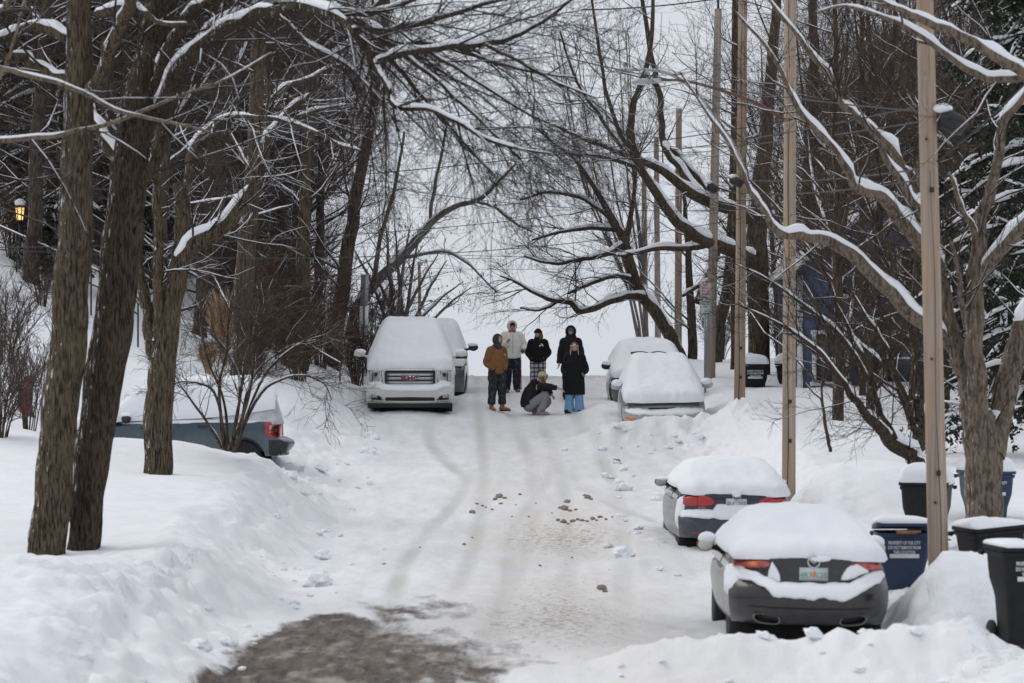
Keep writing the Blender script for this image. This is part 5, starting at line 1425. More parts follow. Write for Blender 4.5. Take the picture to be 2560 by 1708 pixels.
    s = dict(L=4.63, W=.855, zb=.33, crown=.05, crr=.26, crf=.4, paint=P_navy, wr=.32,
             top=[(0, 1.0), (.12, 1.04), (.55, 1.07), (1.2, 1.0), (3.2, .99), (3.9, .93), (4.6, .74)],
             rear=[(.3, .16), (.4, .05), (.5, .0), (.62, .0), (.66, .05), (.72, .1), (.9, .1), (1.06, .1)],
             front=[(.3, 4.5), (.5, 4.63), (.7, 4.58), (1.1, 4.2)], side=[(.3, .95), (.5, .99), (.66, 1.0), (.85, .975), (1.08, .9)],
             plan=[(0, .99), (.5, 1.0), (3.4, 1.0), (4.6, .92)], wheels=[(-.82, .9), (.82, .9), (-.82, 3.55), (.82, 3.55)],
             cab=dict(yb0=.42, yb1=3.6, yt0=1.4, yt1=2.6, wb=.85, wt=.57, zb=1.0, zr=1.38),
             snow=dict(t=.13, y0=[(0, .1), (.5, .11), (.8, .15), (1, .3)], y1=[(0, 4.45), (1, 4.1)], seed=5, blur=14, wob=.03, ee=18, es=5))
    c = Car('parked_car', 'navy blue sedan with red tail lights, parked ahead of the black one', 'car', (3.33, 50.9, -3.29), R(1.5), s, R(1.6))
    c.sheet('tail_light', [(-.80, .82, .93), (-.74, .81, .965), (-.6, .8, .985), (-.48, .8, .98), (-.38, .815, .95), (-.33, .86, .9)], M['red_lens'], th=.03)
    c.sheet('tail_light', [(.33, .86, .9), (.38, .815, .95), (.48, .8, .98), (.6, .8, .985), (.74, .81, .965), (.80, .82, .93)], M['red_lens'], th=.03)
    c.sheet('bumper_snow', [(-.82, .63, .75), (-.7, .645, .755), (-.5, .64, .77), (-.34, .635, .775), (-.3, .63, .85), (-.1, .63, .86), (.1, .63, .86), (.4, .63, .85), (.44, .63, .78), (.7, .64, .76), (.82, .65, .75)], M['snow_car'], th=.06, off=.012, nx=60, nz=8, zn=.03, seed=4)
    c.sheet('reflector', [(-.66, .4, .425), (-.42, .395, .42)], M['red_lens'], th=.01, nx=10, nz=4)
    c.sheet('seam', [(-.585, .78, 1.02), (-.575, .78, 1.02)], M['black'], th=.006, off=.034, nx=3)
    y = c.yat(0, .86) - .02
    mb = MB(); mb.box((0, 0, 0), (.31, .012, .13)); pl = mb.build('licence_plate', plain('white licence plate', (.6, .61, .6), .5, 0, .15, 30), c.root, False); pl.location = (0.0, y, .875)
    text_mesh('plate_text', 'ELC 207', .08, plain('plate blue', (.05, .08, .2), .6), pl, (0, -.008, -.01), (PI / 2, 0, 0), .001)
    y = c.yat(.02, .98) - .02
    mb = MB(); ring(mb, (0, 0, 0), .062, .01)
    mb.tube([(-.035, -.01, .035), (-.012, -.01, -.04), (0, -.01, .0), (.012, -.01, -.04), (.035, -.01, .035)], .006, 6)
    e = mb.build('emblem', M['chrome'], c.root); e.location = (.0, y, .965)
    sb = MB(); sb.ball((0, -.004, .05), (.075, .02, .055)); sb.build('emblem_snow', M['snow_car'], e)
    text_mesh('badge', 'JETTA', .05, M['chrome'], c.root, (-.5, c.yat(-.5, .785) - .008, .785), (PI / 2, 0, 0), .002)
    mf = plain('grey mirror glass', (.33, .35, .37), .3, 0, .1, 5, .5)
    c.side_mirror(-.95, 2.75, 1.06, M['black'], .2, .14, 'rear', .04, mf); c.side_mirror(.95, 2.75, 1.06, M['black'], .2, .14, 'rear', .04, mf)
    c.sheet('side_snow', [(.28, .5, .98), (.36, .45, .98), (.44, .55, .97)], M['snow_car'], 'left', .03, .005, nx=14, zn=.06)

    # ---------------- silver sedan facing the camera
    P_sil = paint_mat('silver paint', (0.42, 0.43, 0.44), (0.5, 0.5, 0.5), .5, .3, .35)
    s = dict(L=4.8, W=.9, zb=.28, crown=.06, crr=.3, crf=.34, paint=P_sil, wr=.31,
             top=[(0, .98), (.7, 1.02), (1.3, .98), (3.3, .98), (3.7, .93), (4.3, .84), (4.8, .7)],
             rear=[(.3, .1), (.6, .0), (1.0, .08)], front=[(.28, 4.66), (.4, 4.78), (.52, 4.8), (.58, 4.78), (.63, 4.7), (.74, 4.62), (1.0, 4.4)],
             side=[(.28, .95), (.5, 1.0), (.66, .995), (.8, .97), (1.05, .9)], plan=[(0, .95), (.6, 1), (3.7, 1), (4.5, .97), (4.8, .93)],
             wheels=[(-.88, 1.0), (.88, 1.0), (-.88, 3.72), (.88, 3.72)], arches=True,
             cab=dict(yb0=.55, yb1=3.5, yt0=1.3, yt1=2.45, wb=.8, wt=.58, zb=.97, zr=1.47),
             snow=dict(t=.2, y0=[(0, .15), (1, .3)], y1=[(0, 4.70), (.6, 4.68), (1, 4.5)], seed=8, blur=16, wob=.05, ee=26))
    c = Car('parked_car', 'silver sedan facing the camera, nose in a snowbank, hood and roof under deep snow', 'car', (3.32, 77.9, -1.84), PI - R(.5), s, R(1.0))
    c.root.rotation_euler[0] = R(-3.0)
    c.sheet('grille', [(-.5, .655, .67), (-.42, .63, .67), (.3, .64, .672), (.36, .655, .67)], M['black'], 'front', .008, .006, nx=30, nz=4)
    c.sheet('hood_edge', [(-.45, .665, .69), (.34, .67, .692)], P_sil, 'front', .03, .0, nx=30, nz=4)
    for sg in (-1, 1):
        c.sheet('headlight', [(sg * .5, .62, .675), (sg * .62, .59, .69), (sg * .8, .6, .7)], M['lens'], 'front', .012, .006, nx=14)
    c.sheet('headlight_gap', [(-.85, .69, .71), (-.72, .69, .7)], M['black'], 'front', .01, .006, nx=10, nz=4)
    c.sheet('headlight_gap', [(.7, .69, .7), (.84, .69, .71)], M['black'], 'front', .01, .006, nx=10, nz=4)
    c.sheet('bumper_snow', [(-.84, .57, .62), (-.6, .52, .66), (-.3, .5, .665), (0, .5, .645), (.3, .5, .63), (.5, .52, .66), (.7, .53, .66), (.84, .58, .63)], M['snow_car'], 'front', .09, .012, nx=60, zn=.05, seed=6)
    c.sheet('indicator', [(.6, .4, .45), (.66, .4, .465), (.8, .41, .475), (.84, .43, .475)], M['orange_lens'], 'front', .012, .006, nx=12)
    c.side_mirror(-1.0, 3.2, 1.05, P_sil, .24, .17, 'front', .09); c.side_mirror(1.0, 3.2, 1.05, P_sil, .24, .17, 'front', .09)

    # ---------------- dark crossover behind the silver sedan
    P_gun = paint_mat('gunmetal paint', (0.05, 0.052, 0.055), (0.35, 0.35, 0.36), .6, .3, .2)
    s = dict(L=4.5, W=.92, zb=.3, crown=.06, crr=.2, crf=.34, paint=P_gun, wr=.34,
             top=[(0, 1.05), (.7, 1.05), (3.2, 1.05), (3.6, 1.0), (4.2, .9), (4.5, .8)],
             rear=[(.3, .1), (.6, .0), (1.1, .08)], front=[(.3, 4.36), (.45, 4.5), (.7, 4.48), (.85, 4.38), (1.1, 4.1)],
             side=[(.28, .95), (.5, 1.0), (.7, .995), (.85, .975), (1.1, .92)], plan=[(0, .95), (.6, 1), (3.6, 1), (4.5, .93)],
             wheels=[(-.9, .9), (.9, .9), (-.9, 3.6), (.9, 3.6)], arches=True,
             cab=dict(yb0=.2, yb1=3.4, yt0=.6, yt1=2.5, wb=.84, wt=.62, zb=1.04, zr=1.52),
             snow=dict(t=.2, y0=[(0, .1), (1, .2)], y1=[(0, 4.34), (1, 4.1)], seed=11, blur=24, wob=.05, ee=26))
    c = Car('parked_car', 'dark crossover half hidden behind the silver sedan, raised wipers poking out of its snow', 'car', (3.27, 85.4, -1.60), PI, s)
    c.root.rotation_euler[0] = R(-2.0)
    c.side_mirror(1.0, 3.1, 1.12, M['black'], .24, .18, 'front', .07)
    for x0, x1 in ((.42, -.12), (-.05, -.52)):
        mb = MB(); t = np.linspace(0, 1, 12)
        z = 1.34 + .14 * np.sin(PI * (.25 + .6 * t))
        mb.tube(np.stack([x0 + (x1 - x0) * t, 3.45 + .05 * t, z], -1), np.interp(t, [0, .1, .3, 1], [.028, .02, .012, .009]), 6)
        mb.build('wiper', M['black'], c.root)
    c.sheet('side_snow', [(2.4, .75, 1.05), (2.9, .7, 1.04), (3.2, .85, 1.02)], M['snow_car'], 'right', .04, .006, nx=14, zn=.06)

    # ---------------- white full-size SUV facing the camera
    P_wht = paint_mat('cream white paint', (0.70, 0.685, 0.63), (0.5, 0.49, 0.47), .35, .25)
    s = dict(L=5.18, W=1.015, zb=.33, crown=.04, crr=.12, crf=.26, paint=P_wht, wr=.4,
             top=[(0, 1.22), (1, 1.24), (3.6, 1.24), (4.0, 1.22), (4.7, 1.18), (5.1, 1.12), (5.18, 1.1)],
             rear=[(.36, .1), (.6, .0), (1.25, .05)], front=[(.33, 5.02), (.42, 5.08), (.55, 5.16), (.64, 5.18), (.7, 5.16), (.76, 5.08), (.85, 5.05), (1.1, 5.0), (1.2, 4.96)],
             side=[(.36, .985), (.6, 1.0), (.9, .99), (1.1, .97), (1.25, .94)], plan=[(0, .97), (.6, 1), (4.3, 1), (5.0, .985), (5.18, .975)],
             wheels=[(-.98, 1.1), (.98, 1.1), (-.98, 4.15), (.98, 4.15)], arches=True,
             cab=dict(yb0=.08, yb1=3.95, yt0=.25, yt1=2.95, wb=.93, wt=.66, zb=1.2, zr=1.93), cabmat=P_wht,
             snow=dict(t=.2, y0=[(0, .1), (1, .15)], y1=[(0, 4.98), (.7, 4.95), (1, 4.78)], seed=14, blur=16, wob=.02, ee=40))
    c = Car('parked_suv', 'big cream white truck with chrome grille facing the camera, roof and hood buried in snow', 'suv', (-2.45, 83.2, -1.52), PI + R(1.3), s)
    c.root.rotation_euler[0] = R(-2.6)
    gr = c.sheet('grille', [(-.57, .8, 1.06), (-.54, .77, 1.085), (0, .76, 1.095), (.54, .77, 1.085), (.57, .8, 1.06)], M['black'], 'front', .01, .012, nx=40, pillow=False)
    y = c.yat(0, .95, 'front') + .035
    mb = MB()
    def bar(x0, x1, z, hz, dy=0.0):
        x = np.linspace(x0, x1, 14); yy = np.array([c.yat(a, z, 'front') for a in x]) + .03 + dy
        mb.tube(np.stack([x, yy, z + 0 * x], -1), hz, 6, ell=(1.0, 1.0))
    for z in (.82, .915, 1.0):
        bar(-.52, .52, z, .016)
        bar(-.52, .52, z - .028, .007)
    mb.build('grille_bars', M['chrome'], gr)
    mb = MB()
    x = np.concatenate([np.linspace(-.55, .55, 20), np.full(8, .6), np.linspace(.55, -.55, 20), np.full(8, -.6)])
    z = np.concatenate([np.full(20, 1.1), np.linspace(1.07, .79, 8), np.full(20, .755), np.linspace(.79, 1.07, 8)])
    yy = np.array([c.yat(a, min(b, 1.09), 'front') for a, b in zip(x, z)]) + .025
    pts = np.stack([x, yy, z], -1); pts = np.vstack([pts, pts[:1]])
    mb.tube(pts, .024, 8); mb.build('grille_surround', M['chrome'], gr)
    for sg in (-1, 1):
        mb = MB(); mb.box((sg * .635, c.yat(sg * .63, .95, 'front') + .01, .94), (.05, .03, .28)); mb.build('grille_pillar', M['chrome'], gr)
    mb = MB(); mb.box((0, y + .005, .905), (.42, .02, .12)); mb.build('badge_plate', M['chrome'], c.root, False)
    text_mesh('badge', 'GMC', .145, M['red_logo'], c.root, (0, y + .022, .905), (PI / 2, 0, PI), .008, bold=.006, sx=1.25)
    for sg in (-1, 1):
        hl = c.sheet('headlight', [(sg * .7, .8, 1.07), (sg * .74, .78, 1.09), (sg * .9, .8, 1.09), (sg * .95, .84, 1.07)], M['lens'], 'front', .02, .008, nx=18)
        yb = c.yat(sg * .78, .97, 'front') + .03
        mb = MB(); mb.ball((sg * .775, yb, .985), (.05, .02, .05)); mb.build('lamp_bulb', M['steel'], hl)
        mb = MB(); mb.box((sg * .86, yb - .02, .95), (.012, .03, .24)); mb.box((sg * .705, yb - .01, .94), (.015, .03, .26)); mb.build('lamp_frame', M['black'], hl, False)
        fg = c.sheet('fog_light_bezel', [(sg * .6, .4, .46), (sg * .68, .4, .53), (sg * .9, .41, .56), (sg * .93, .42, .55)], M['chrome'], 'front', .01, .006, nx=14)
        c.sheet('fog_light_housing', [(sg * .64, .425, .46), (sg * .7, .425, .52), (sg * .9, .43, .54)], M['black'], 'front', .012, .012, nx=12, parent=fg)
        c.sheet('fog_light', [(sg * .74, .445, .515), (sg * .88, .45, .525)], M['lens'], 'front', .014, .022, nx=8, parent=fg)
        c.side_mirror(sg * 1.19, 3.55, 1.38, P_wht, .27, .17, 'front', .07)
        mb = MB(); mb.box((sg * 1.19, 3.56, 1.31), (.27, .12, .05)); mb.build('mirror_base', M['black'], c.root)
    c.sheet('intake', [(-.57, .39, .475), (0, .385, .485), (.57, .39, .475)], M['black'], 'front', .006, .006, nx=40, pillow=False)
    c.sheet('bumper_snow', [(-.93, .71, .8), (-.82, .69, .86), (-.7, .66, .86), (-.62, .63, .8), (-.5, .62, .775), (0, .61, .76), (.5, .62, .775), (.62, .63, .8), (.7, .67, .84), (.82, .7, .845), (.93, .72, .8)], M['snow_car'], 'front', .07, .012, nx=60, zn=.025, seed=9)
    mb = MB(); mb.box((0, 4.95, .28), (1.94, .2, .1)); mb.build('chin', M['black'], c.root)
    mb = MB(); mb.box((0, 2.6, .28), (1.9, 4.4, .12)); mb.build('running_board', M['black'], c.root)
    c.sheet('side_snow', [(3.9, 1.0, 1.2), (4.2, .92, 1.2), (4.5, 1.02, 1.16)], M['snow_car'], 'left', .04, .006, nx=14, zn=.08)
    c.sheet('side_glass', [(.5, 1.15, 1.2), (3.0, 1.15, 1.2)], M['glass'], 'left', .01, .006, nx=14)

    # ---------------- dark SUV behind it
    s = dict(L=4.8, W=.98, zb=.32, crown=.05, crr=.14, crf=.3, paint=P_gun, wr=.38,
             top=[(0, 1.15), (3.4, 1.15), (3.8, 1.12), (4.5, 1.05), (4.8, .95)],
             rear=[(.36, .1), (.6, .0), (1.25, .05)], front=[(.3, 4.6), (.5, 4.78), (.7, 4.8), (.95, 4.72), (1.15, 4.6)],
             side=[(.36, .97), (.6, 1.0), (.9, .99), (1.2, .94)], plan=[(0, .97), (.6, 1), (4.0, 1), (4.8, .94)],
             wheels=[(-.95, 1.0), (.95, 1.0), (-.95, 3.85), (.95, 3.85)], arches=True,
             cab=dict(yb0=.08, yb1=3.65, yt0=.25, yt1=2.75, wb=.9, wt=.68, zb=1.13, zr=1.83),
             snow=dict(t=.22, y0=[(0, .1), (1, .15)], y1=[(0, 4.7), (1, 4.4)], seed=17, blur=16, wob=.02, ee=40))
    c = Car('parked_suv', 'dark snow-topped truck mostly hidden behind the cream white one, black mirror showing', 'suv', (-2.16, 91.6, -1.42), PI, s)
    c.root.rotation_euler[0] = R(-2.5)
    c.side_mirror(-1.16, 3.45, 1.42, M['black'], .26, .19, 'front', .05)
    mb = MB(); mb.box((-.985, 3.75, 1.02), (.02, .14, .1)); mb.build('side_marker', plain('yellow tag', (.6, .45, .12), .6), c.root)

    # ---------------- blue grey SUV in the drive, side on
    P_blu = paint_mat('blue grey paint', (0.055, 0.082, 0.105), (0.3, 0.32, 0.33), .45, .3, .1)
    s = dict(L=4.44, W=.9, zb=.42, cabmat=plain('snow-frosted glass', (.5, .52, .55), .7, 0, .25, 6), crown=.04, crr=.16, crf=.3, paint=P_blu, wr=.36, arches=True,
             top=[(0, 1.14), (3.2, 1.13), (3.5, 1.1), (4.2, 1.03), (4.44, .95)],
             rear=[(.42, .08), (.5, .0), (.72, .0), (.76, .12), (1.1, .15), (1.2, .16)], front=[(.4, 4.3), (.6, 4.44), (.9, 4.4), (1.15, 4.3)],
             side=[(.42, .97), (.6, 1.0), (.9, .995), (1.15, .95)], plan=[(0, .97), (.6, 1), (3.8, 1), (4.44, .94)],
             wheels=[(-.86, .88), (.86, .88), (-.86, 3.5), (.86, 3.5)],
             cab=dict(yb0=.1, yb1=3.35, yt0=.3, yt1=2.5, wb=.87, wt=.72, zb=1.12, zr=1.80),
             snow=dict(t=.1, y0=[(0, .2), (1, .26)], y1=[(0, 4.3), (1, 4.1)], seed=21, blur=4, wob=.02, es=20))
    c = Car('parked_suv', 'blue grey car parked side-on in the drive behind the snow mound and bush', 'suv', (-4.15, 64.0, -2.53), PI / 2 + R(4), s)
    c.root.rotation_euler[0] = R(-1.2)
    tl = c.sheet('tail_light', [(.12, .78, 1.06), (.2, .76, 1.06), (.4, .77, 1.05), (.46, .8, 1.04)], M['red_lens'], 'left', .03, .006, nx=18)
    c.sheet('lamp_lens', [(.17, .81, 1.02), (.4, .82, 1.01)], M['lens'], 'left', .02, .02, nx=10, parent=tl)
    c.sheet('lamp_centre', [(.17, .86, .97), (.34, .865, .965)], M['red_lens'], 'left', .02, .035, nx=10, parent=tl)
    c.sheet('bumper_trim', [(.02, .42, .72), (.4, .42, .72)], M['steel'], 'left', .02, .006, nx=10)
    for y in (1.5, 2.55):
        c.sheet('door_handle', [(y, .985, 1.01), (y + .2, .985, 1.01)], M['black'], 'left', .03, .006, nx=8)
        c.sheet('door_seam', [(y - .25, .5, 1.1), (y - .235, .5, 1.1)], M['black'], 'left', .002, .003, nx=3)
    c.sheet('window_snow', [(.3, 1.08, 1.16), (.8, 1.04, 1.16), (1.6, 1.07, 1.16), (2.4, 1.05, 1.16), (3.2, 1.09, 1.16)], M['snow_car'], 'left', .05, .006, nx=40, zn=.04)
    c.sheet('arch_trim', [(.5, .66, .7), (.62, .74, .78), (.88, .8, .85), (1.14, .74, .78), (1.27, .66, .7)], P_blu, 'left', .04, .0, nx=20)
    c.side_mirror(-1.0, 3.0, 1.17, M['black'], .2, .18, 'front', .05)

    # red object of unclear kind, modelled in the shape of a sled
    mb = MB(); t = np.linspace(-.95, .95, 16); w = np.linspace(-.5, .5, 9)
    G = np.zeros((16, 9, 3))
    for i, a in enumerate(t):
        for j, b in enumerate(w):
            wid = .22 * math.sqrt(max(0, 1 - (a / 1.02) ** 4))
            G[i, j] = (.16 * a * a - .05 + .14 * (2 * b) ** 2, b * 2 * wid, a * .46)
    mb.grid(G); mb.grid(G + np.array([.015, 0, 0]))
    loc = P(52, 1000, 64.6)
    root = thing('sled_stand_in', 'red plastic sled with a black rim stood on edge left of the leaning trunk', 'sled', tuple(loc), (0, 0, R(35)))
    mb.build('hull', plain('red plastic', (.38, .03, .04), .5), root)
    rim = np.vstack([G[:, 0], G[::-1, -1], G[:1, 0]])
    mb = MB(); mb.tube(rim, .028, 8); mb.build('rim', M['black'], root)
# ------------------------------------------------------------------ people
SKIN = plain('skin', (0.50, 0.30, 0.23), 0.55, 0, 0.08, 10)
EYE = plain('eye', (0.05, 0.035, 0.03), 0.3)
LIP = plain('lip', (0.42, 0.17, 0.15), 0.5)


def cloth(name, col, rough=0.85, var=.22, sc=14):
    m = plain(name, col, rough, 0, var, sc, 0, 0.2)
    nt = m.node_tree; b = nt.nodes['Principled BSDF']
    bump(nt, b, noise(nt, objco(nt), 30, 4), 0.4, 0.01)
    return m


def snowy_cloth(name, col, amt=.5):
    m, nt, b = newmat(name)
    n = noise(nt, objco(nt), 9, 6, .75)
    c = mixc(nt, ramp(nt, n, [(.56, 0), (.7, amt)]), col, (.7, .71, .73))
    nt.links.new(c, b.inputs['Base Color']); b.inputs['Roughness'].default_value = .9
    return m


def plaid_mat():
    m, nt, b = newmat('black and white plaid flannel')
    co = objco(nt); s = N(nt, 'ShaderNodeSeparateXYZ'); nt.links.new(co, s.inputs[0])
    def stripes(ax, f):
        v = math_(nt, 'FRACT', math_(nt, 'MULTIPLY', s.outputs[ax], f))
        return ramp(nt, v, [(0, 1.0), (.42, 1.0), (.44, 0.0), (.62, 0.0), (.64, .6), (.7, .6), (.72, 0.0), (1, 0.0)], 'CONSTANT')
    k = math_(nt, 'MULTIPLY', math_(nt, 'ADD', stripes('X', 9.0), stripes('Z', 9.0)), .5)
    nt.links.new(ramp(nt, k, [(0, (.6, .6, .64)), (.5, (.17, .17, .2)), (1, (.025, .025, .035))]), b.inputs['Base Color'])
    b.inputs['Roughness'].default_value = .9
    return m


def skin_body(name, nodes, edges, mat, parent, extra=None, sub=2):
    """one continuous surface grown over a skeleton; nodes {id:(x,y,z,r)}; the first node is the root"""
    ids = list(nodes); me = bpy.data.meshes.new(name)
    me.from_pydata([nodes[i][:3] for i in ids], [(ids.index(a), ids.index(b)) for a, b in edges], [])
    o = obj(name, me, None, parent)
    m = o.modifiers.new('s', 'SKIN'); m.use_smooth_shade = True; m.branch_smoothing = .6
    sv = me.skin_vertices[0].data
    for k, i in enumerate(ids):
        r = nodes[i][3]; sv[k].radius = (r, r); sv[k].use_root = (k == 0)
    d = o.modifiers.new('d', 'SUBSURF'); d.levels = sub; d.render_levels = sub
    apply_mods(o)
    o.data.materials.clear()
    for q in (mat if isinstance(mat, list) else [mat]): o.data.materials.append(q)
    o.data.polygons.foreach_set('use_smooth', np.ones(len(o.data.polygons), bool))
    return o


def hand_nodes(w, d, up, sc=1.0, curl=.5, side=1):
    """palm plus five bent fingers from wrist point w along d; returns nodes, edges"""
    w = np.asarray(w, float); d = norm(np.asarray(d, float)); up = np.asarray(up, float)
    s = norm(np.cross(d, up)) * side; u = np.cross(s, d) * side
    nd, ed = {}, []
    nd['palm'] = (*(w + d * .045 * sc), .026 * sc); nd['palm2'] = (*(w + d * .08 * sc), .026 * sc); ed.append(('palm', 'palm2'))
    for k, (o, L) in enumerate(((-.03, .075), (-.01, .085), (.01, .08), (.028, .062))):
        b = w + d * .085 * sc + s * o * sc
        j = b + (d * math.cos(curl * .6) - u * math.sin(curl * .6)) * L * .5 * sc
        t = j + (d * math.cos(curl * 1.5) - u * math.sin(curl * 1.5)) * L * .5 * sc
        nd[f'f{k}a'] = (*b, .0105 * sc); nd[f'f{k}b'] = (*j, .0095 * sc); nd[f'f{k}c'] = (*t, .008 * sc)
        ed += [('palm2', f'f{k}a'), (f'f{k}a', f'f{k}b'), (f'f{k}b', f'f{k}c')]
    b = w + d * .03 * sc - s * .028 * sc; j = b + norm(d * .7 - s * .6 - u * .3) * .035 * sc; t = j + norm(d * .95 - s * .1 - u * .4) * .03 * sc
    nd['ta'] = (*b, .0125 * sc); nd['tb'] = (*j, .011 * sc); nd['tc'] = (*t, .009 * sc)
    ed += [('palm', 'ta'), ('ta', 'tb'), ('tb', 'tc')]
    return nd, ed


def head_into(body, c, yaw, pitch=0.0, sc=1.0, skin_i=0):
    """shape a head with face and join it to the body mesh"""
    bm = bmesh.new()
    bmesh.ops.create_uvsphere(bm, u_segments=28, v_segments=20, radius=1.0)
    for v in bm.verts:
        x, y, z = v.co
        f = max(0.0, -y)                                   # face looks along -y
        jaw = 1 - .30 * max(0, -z) ** 1.4
        X = x * .076 * jaw; Y = y * .096 * (1 - .18 * max(0, -z)) ; Z = z * .116
        Y -= .004 * f
        if f > .55:                                        # nose, brow, sockets, chin
            Y -= .024 * math.exp(-((x / .16) ** 2) - ((z + .12) / .17) ** 2)
            Y += .010 * (math.exp(-(((x - .36) / .17) ** 2) - ((z - .1) / .12) ** 2) + math.exp(-(((x + .36) / .17) ** 2) - ((z - .1) / .12) ** 2))
            Y -= .006 * math.exp(-((x / .5) ** 2) - ((z - .3) / .1) ** 2)
            Y -= .008 * math.exp(-((x / .3) ** 2) - ((z + .8) / .15) ** 2)
        v.co = (X, Y, Z)
    for f in bm.faces: f.material_index = 0; f.smooth = True
    def blob(loc, r, mi):
        res = bmesh.ops.create_uvsphere(bm, u_segments=10, v_segments=7, radius=1.0)
        for v in res['verts']:
            v.co = Vector((v.co.x * r[0] + loc[0], v.co.y * r[1] + loc[1], v.co.z * r[2] + loc[2]))
        for f in {f for v in res['verts'] for f in v.link_faces}: f.material_index = mi; f.smooth = True
    for s in (-1, 1):
        blob((s * .028, -.084, .012), (.0125, .008, .0065), 1)
        blob((s * .029, -.086, .030), (.016, .006, .0035), 3)
        blob((s * .076, .004, -.004), (.010, .018, .03), 0)
    blob((0, -.088, -.055), (.022, .008, .0065), 2)
    mt = Matrix.Translation(Vector(c)) @ Euler((pitch, 0, yaw)).to_matrix().to_4x4() @ Matrix.Scale(sc, 4)
    bmesh.ops.transform(bm, matrix=mt, verts=bm.verts)
    bm.from_mesh(body.data)
    bm.to_mesh(body.data); bm.free()
    body.data.materials.clear()
    for m in (SKIN, EYE, LIP, plain('brow', (.12, .08, .06), .8)): body.data.materials.append(m)
    body.data.polygons.foreach_set('use_smooth', np.ones(len(body.data.polygons), bool))
    return mt


def garment(name, tubes_, mat, parent, quilt=0.0, qn=9, S=20, rough=.008, seed=0):
    """tubes_: list of (points, rx list, ry list): overlapping cloth tubes in one mesh"""
    mb = MB()
    for pts, rx, ry in tubes_:
        n = 26
        C = catmull(np.column_stack([np.asarray(pts, float), rx, ry]), n)
        q, a, b = C[:, :3], C[:, 3].copy(), C[:, 4].copy()
        L = np.concatenate([[0], np.cumsum(np.linalg.norm(np.diff(q, axis=0), axis=1))])
        w = (fbm(L * 9 + seed, L * 0 + seed, seed, 3) - .5) * rough * 3
        if quilt:
            w = w + quilt * (np.abs(np.sin(L * PI / (1.0 / qn))) ** .6 - .6)
        r = np.ones(n)
        mb.tube(q, r, S, True, ell=np.stack([np.maximum(a + w, .01), np.maximum(b + w, .01)], -1), up=(0, 1, 0.001) if abs(pts[-1][2] - pts[0][2]) > abs(pts[-1][1] - pts[0][1]) else (0, 0, 1))
    o = mb.build(name, mat, parent)
    return o


def hood(name, mt, mat, parent, r=(.125, .14, .155), open_ang=48, c=(0, .015, .0), fur=None, peak=0.0):
    """shell round the head, open at the face (local -y)"""
    th = np.linspace(R(open_ang), PI - .03, 14); ph = np.linspace(0, 2 * PI, 28, endpoint=False)
    G = np.stack([np.sin(th)[:, None] * np.cos(ph), -np.cos(th)[:, None] + 0 * ph, np.sin(th)[:, None] * np.sin(ph)], -1) * np.array(r) + np.array(c)
    G[..., 2] += peak * np.clip(-G[..., 1] * 8, 0, 1) * np.clip(G[..., 2] * 6, 0, 1)
    inner = G * .93 + np.array(c) * .07
    mb = MB(); mb.grid(G, close_v=True); mb.grid(inner, close_v=True); mb.grid(np.stack([G[0], inner[0]]), close_v=True)
    M4 = np.array(mt)
    for k in range(len(mb.v)):
        mb.v[k] = mb.v[k] @ M4[:3, :3].T + M4[:3, 3]
    o = mb.build(name, mat, parent)
    if fur:
        f = MB(); p = np.vstack([G[0], G[:1, 0]]); p = p @ M4[:3, :3].T + M4[:3, 3]
        f.tube(p, .03, 8, False); f.build('fur_trim', fur, o)
    return o


def beanie(name, mt, mat, parent, zb=.035, band=None, r=(.092, .112), top=.075, pom=None, back=.0):
    mb = MB(); a = np.linspace(0, 2 * PI, 28, endpoint=False); th = np.linspace(0, PI / 2 * .97, 9)
    G = np.stack([np.cos(th)[:, None] * r[0] * np.cos(a), np.cos(th)[:, None] * r[1] * np.sin(a) + .004 + back * np.sin(th)[:, None], zb + np.sin(th)[:, None] * (top + .035) + 0 * a], -1)
    mb.grid(G, close_v=True)
    M4 = np.array(mt)
    def tr(m):
        for k in range(len(m.v)): m.v[k] = m.v[k] @ M4[:3, :3].T + M4[:3, 3]
    tr(mb); o = mb.build(name, mat, parent)
    m2 = MB(); G = np.stack([np.stack([(r[0] + d) * np.cos(a), (r[1] + d) * np.sin(a) + .004, zb + z + 0 * a], -1) for d, z in ((-.004, -.012), (.008, -.012), (.012, .01), (.008, .03), (-.006, .034))])
    m2.grid(G, close_v=True); tr(m2); m2.build('cuff', band or mat, o)
    if pom:
        m3 = MB(); m3.ball((0, .03 + back, zb + top + .06), .043); tr(m3); m3.build('pompom', pom, o)
    return o


def strand_hair(name, mt, mat, parent, strands):
    mb = MB()
    for pts, r in strands: mb.tube(catmull(pts, 10), np.interp(np.linspace(0, 1, 10), [0, .5, 1], [r, r, r * .4]), 8)
    M4 = np.array(mt)
    for k in range(len(mb.v)): mb.v[k] = mb.v[k] @ M4[:3, :3].T + M4[:3, 3]
    return mb.build(name, mat, parent)


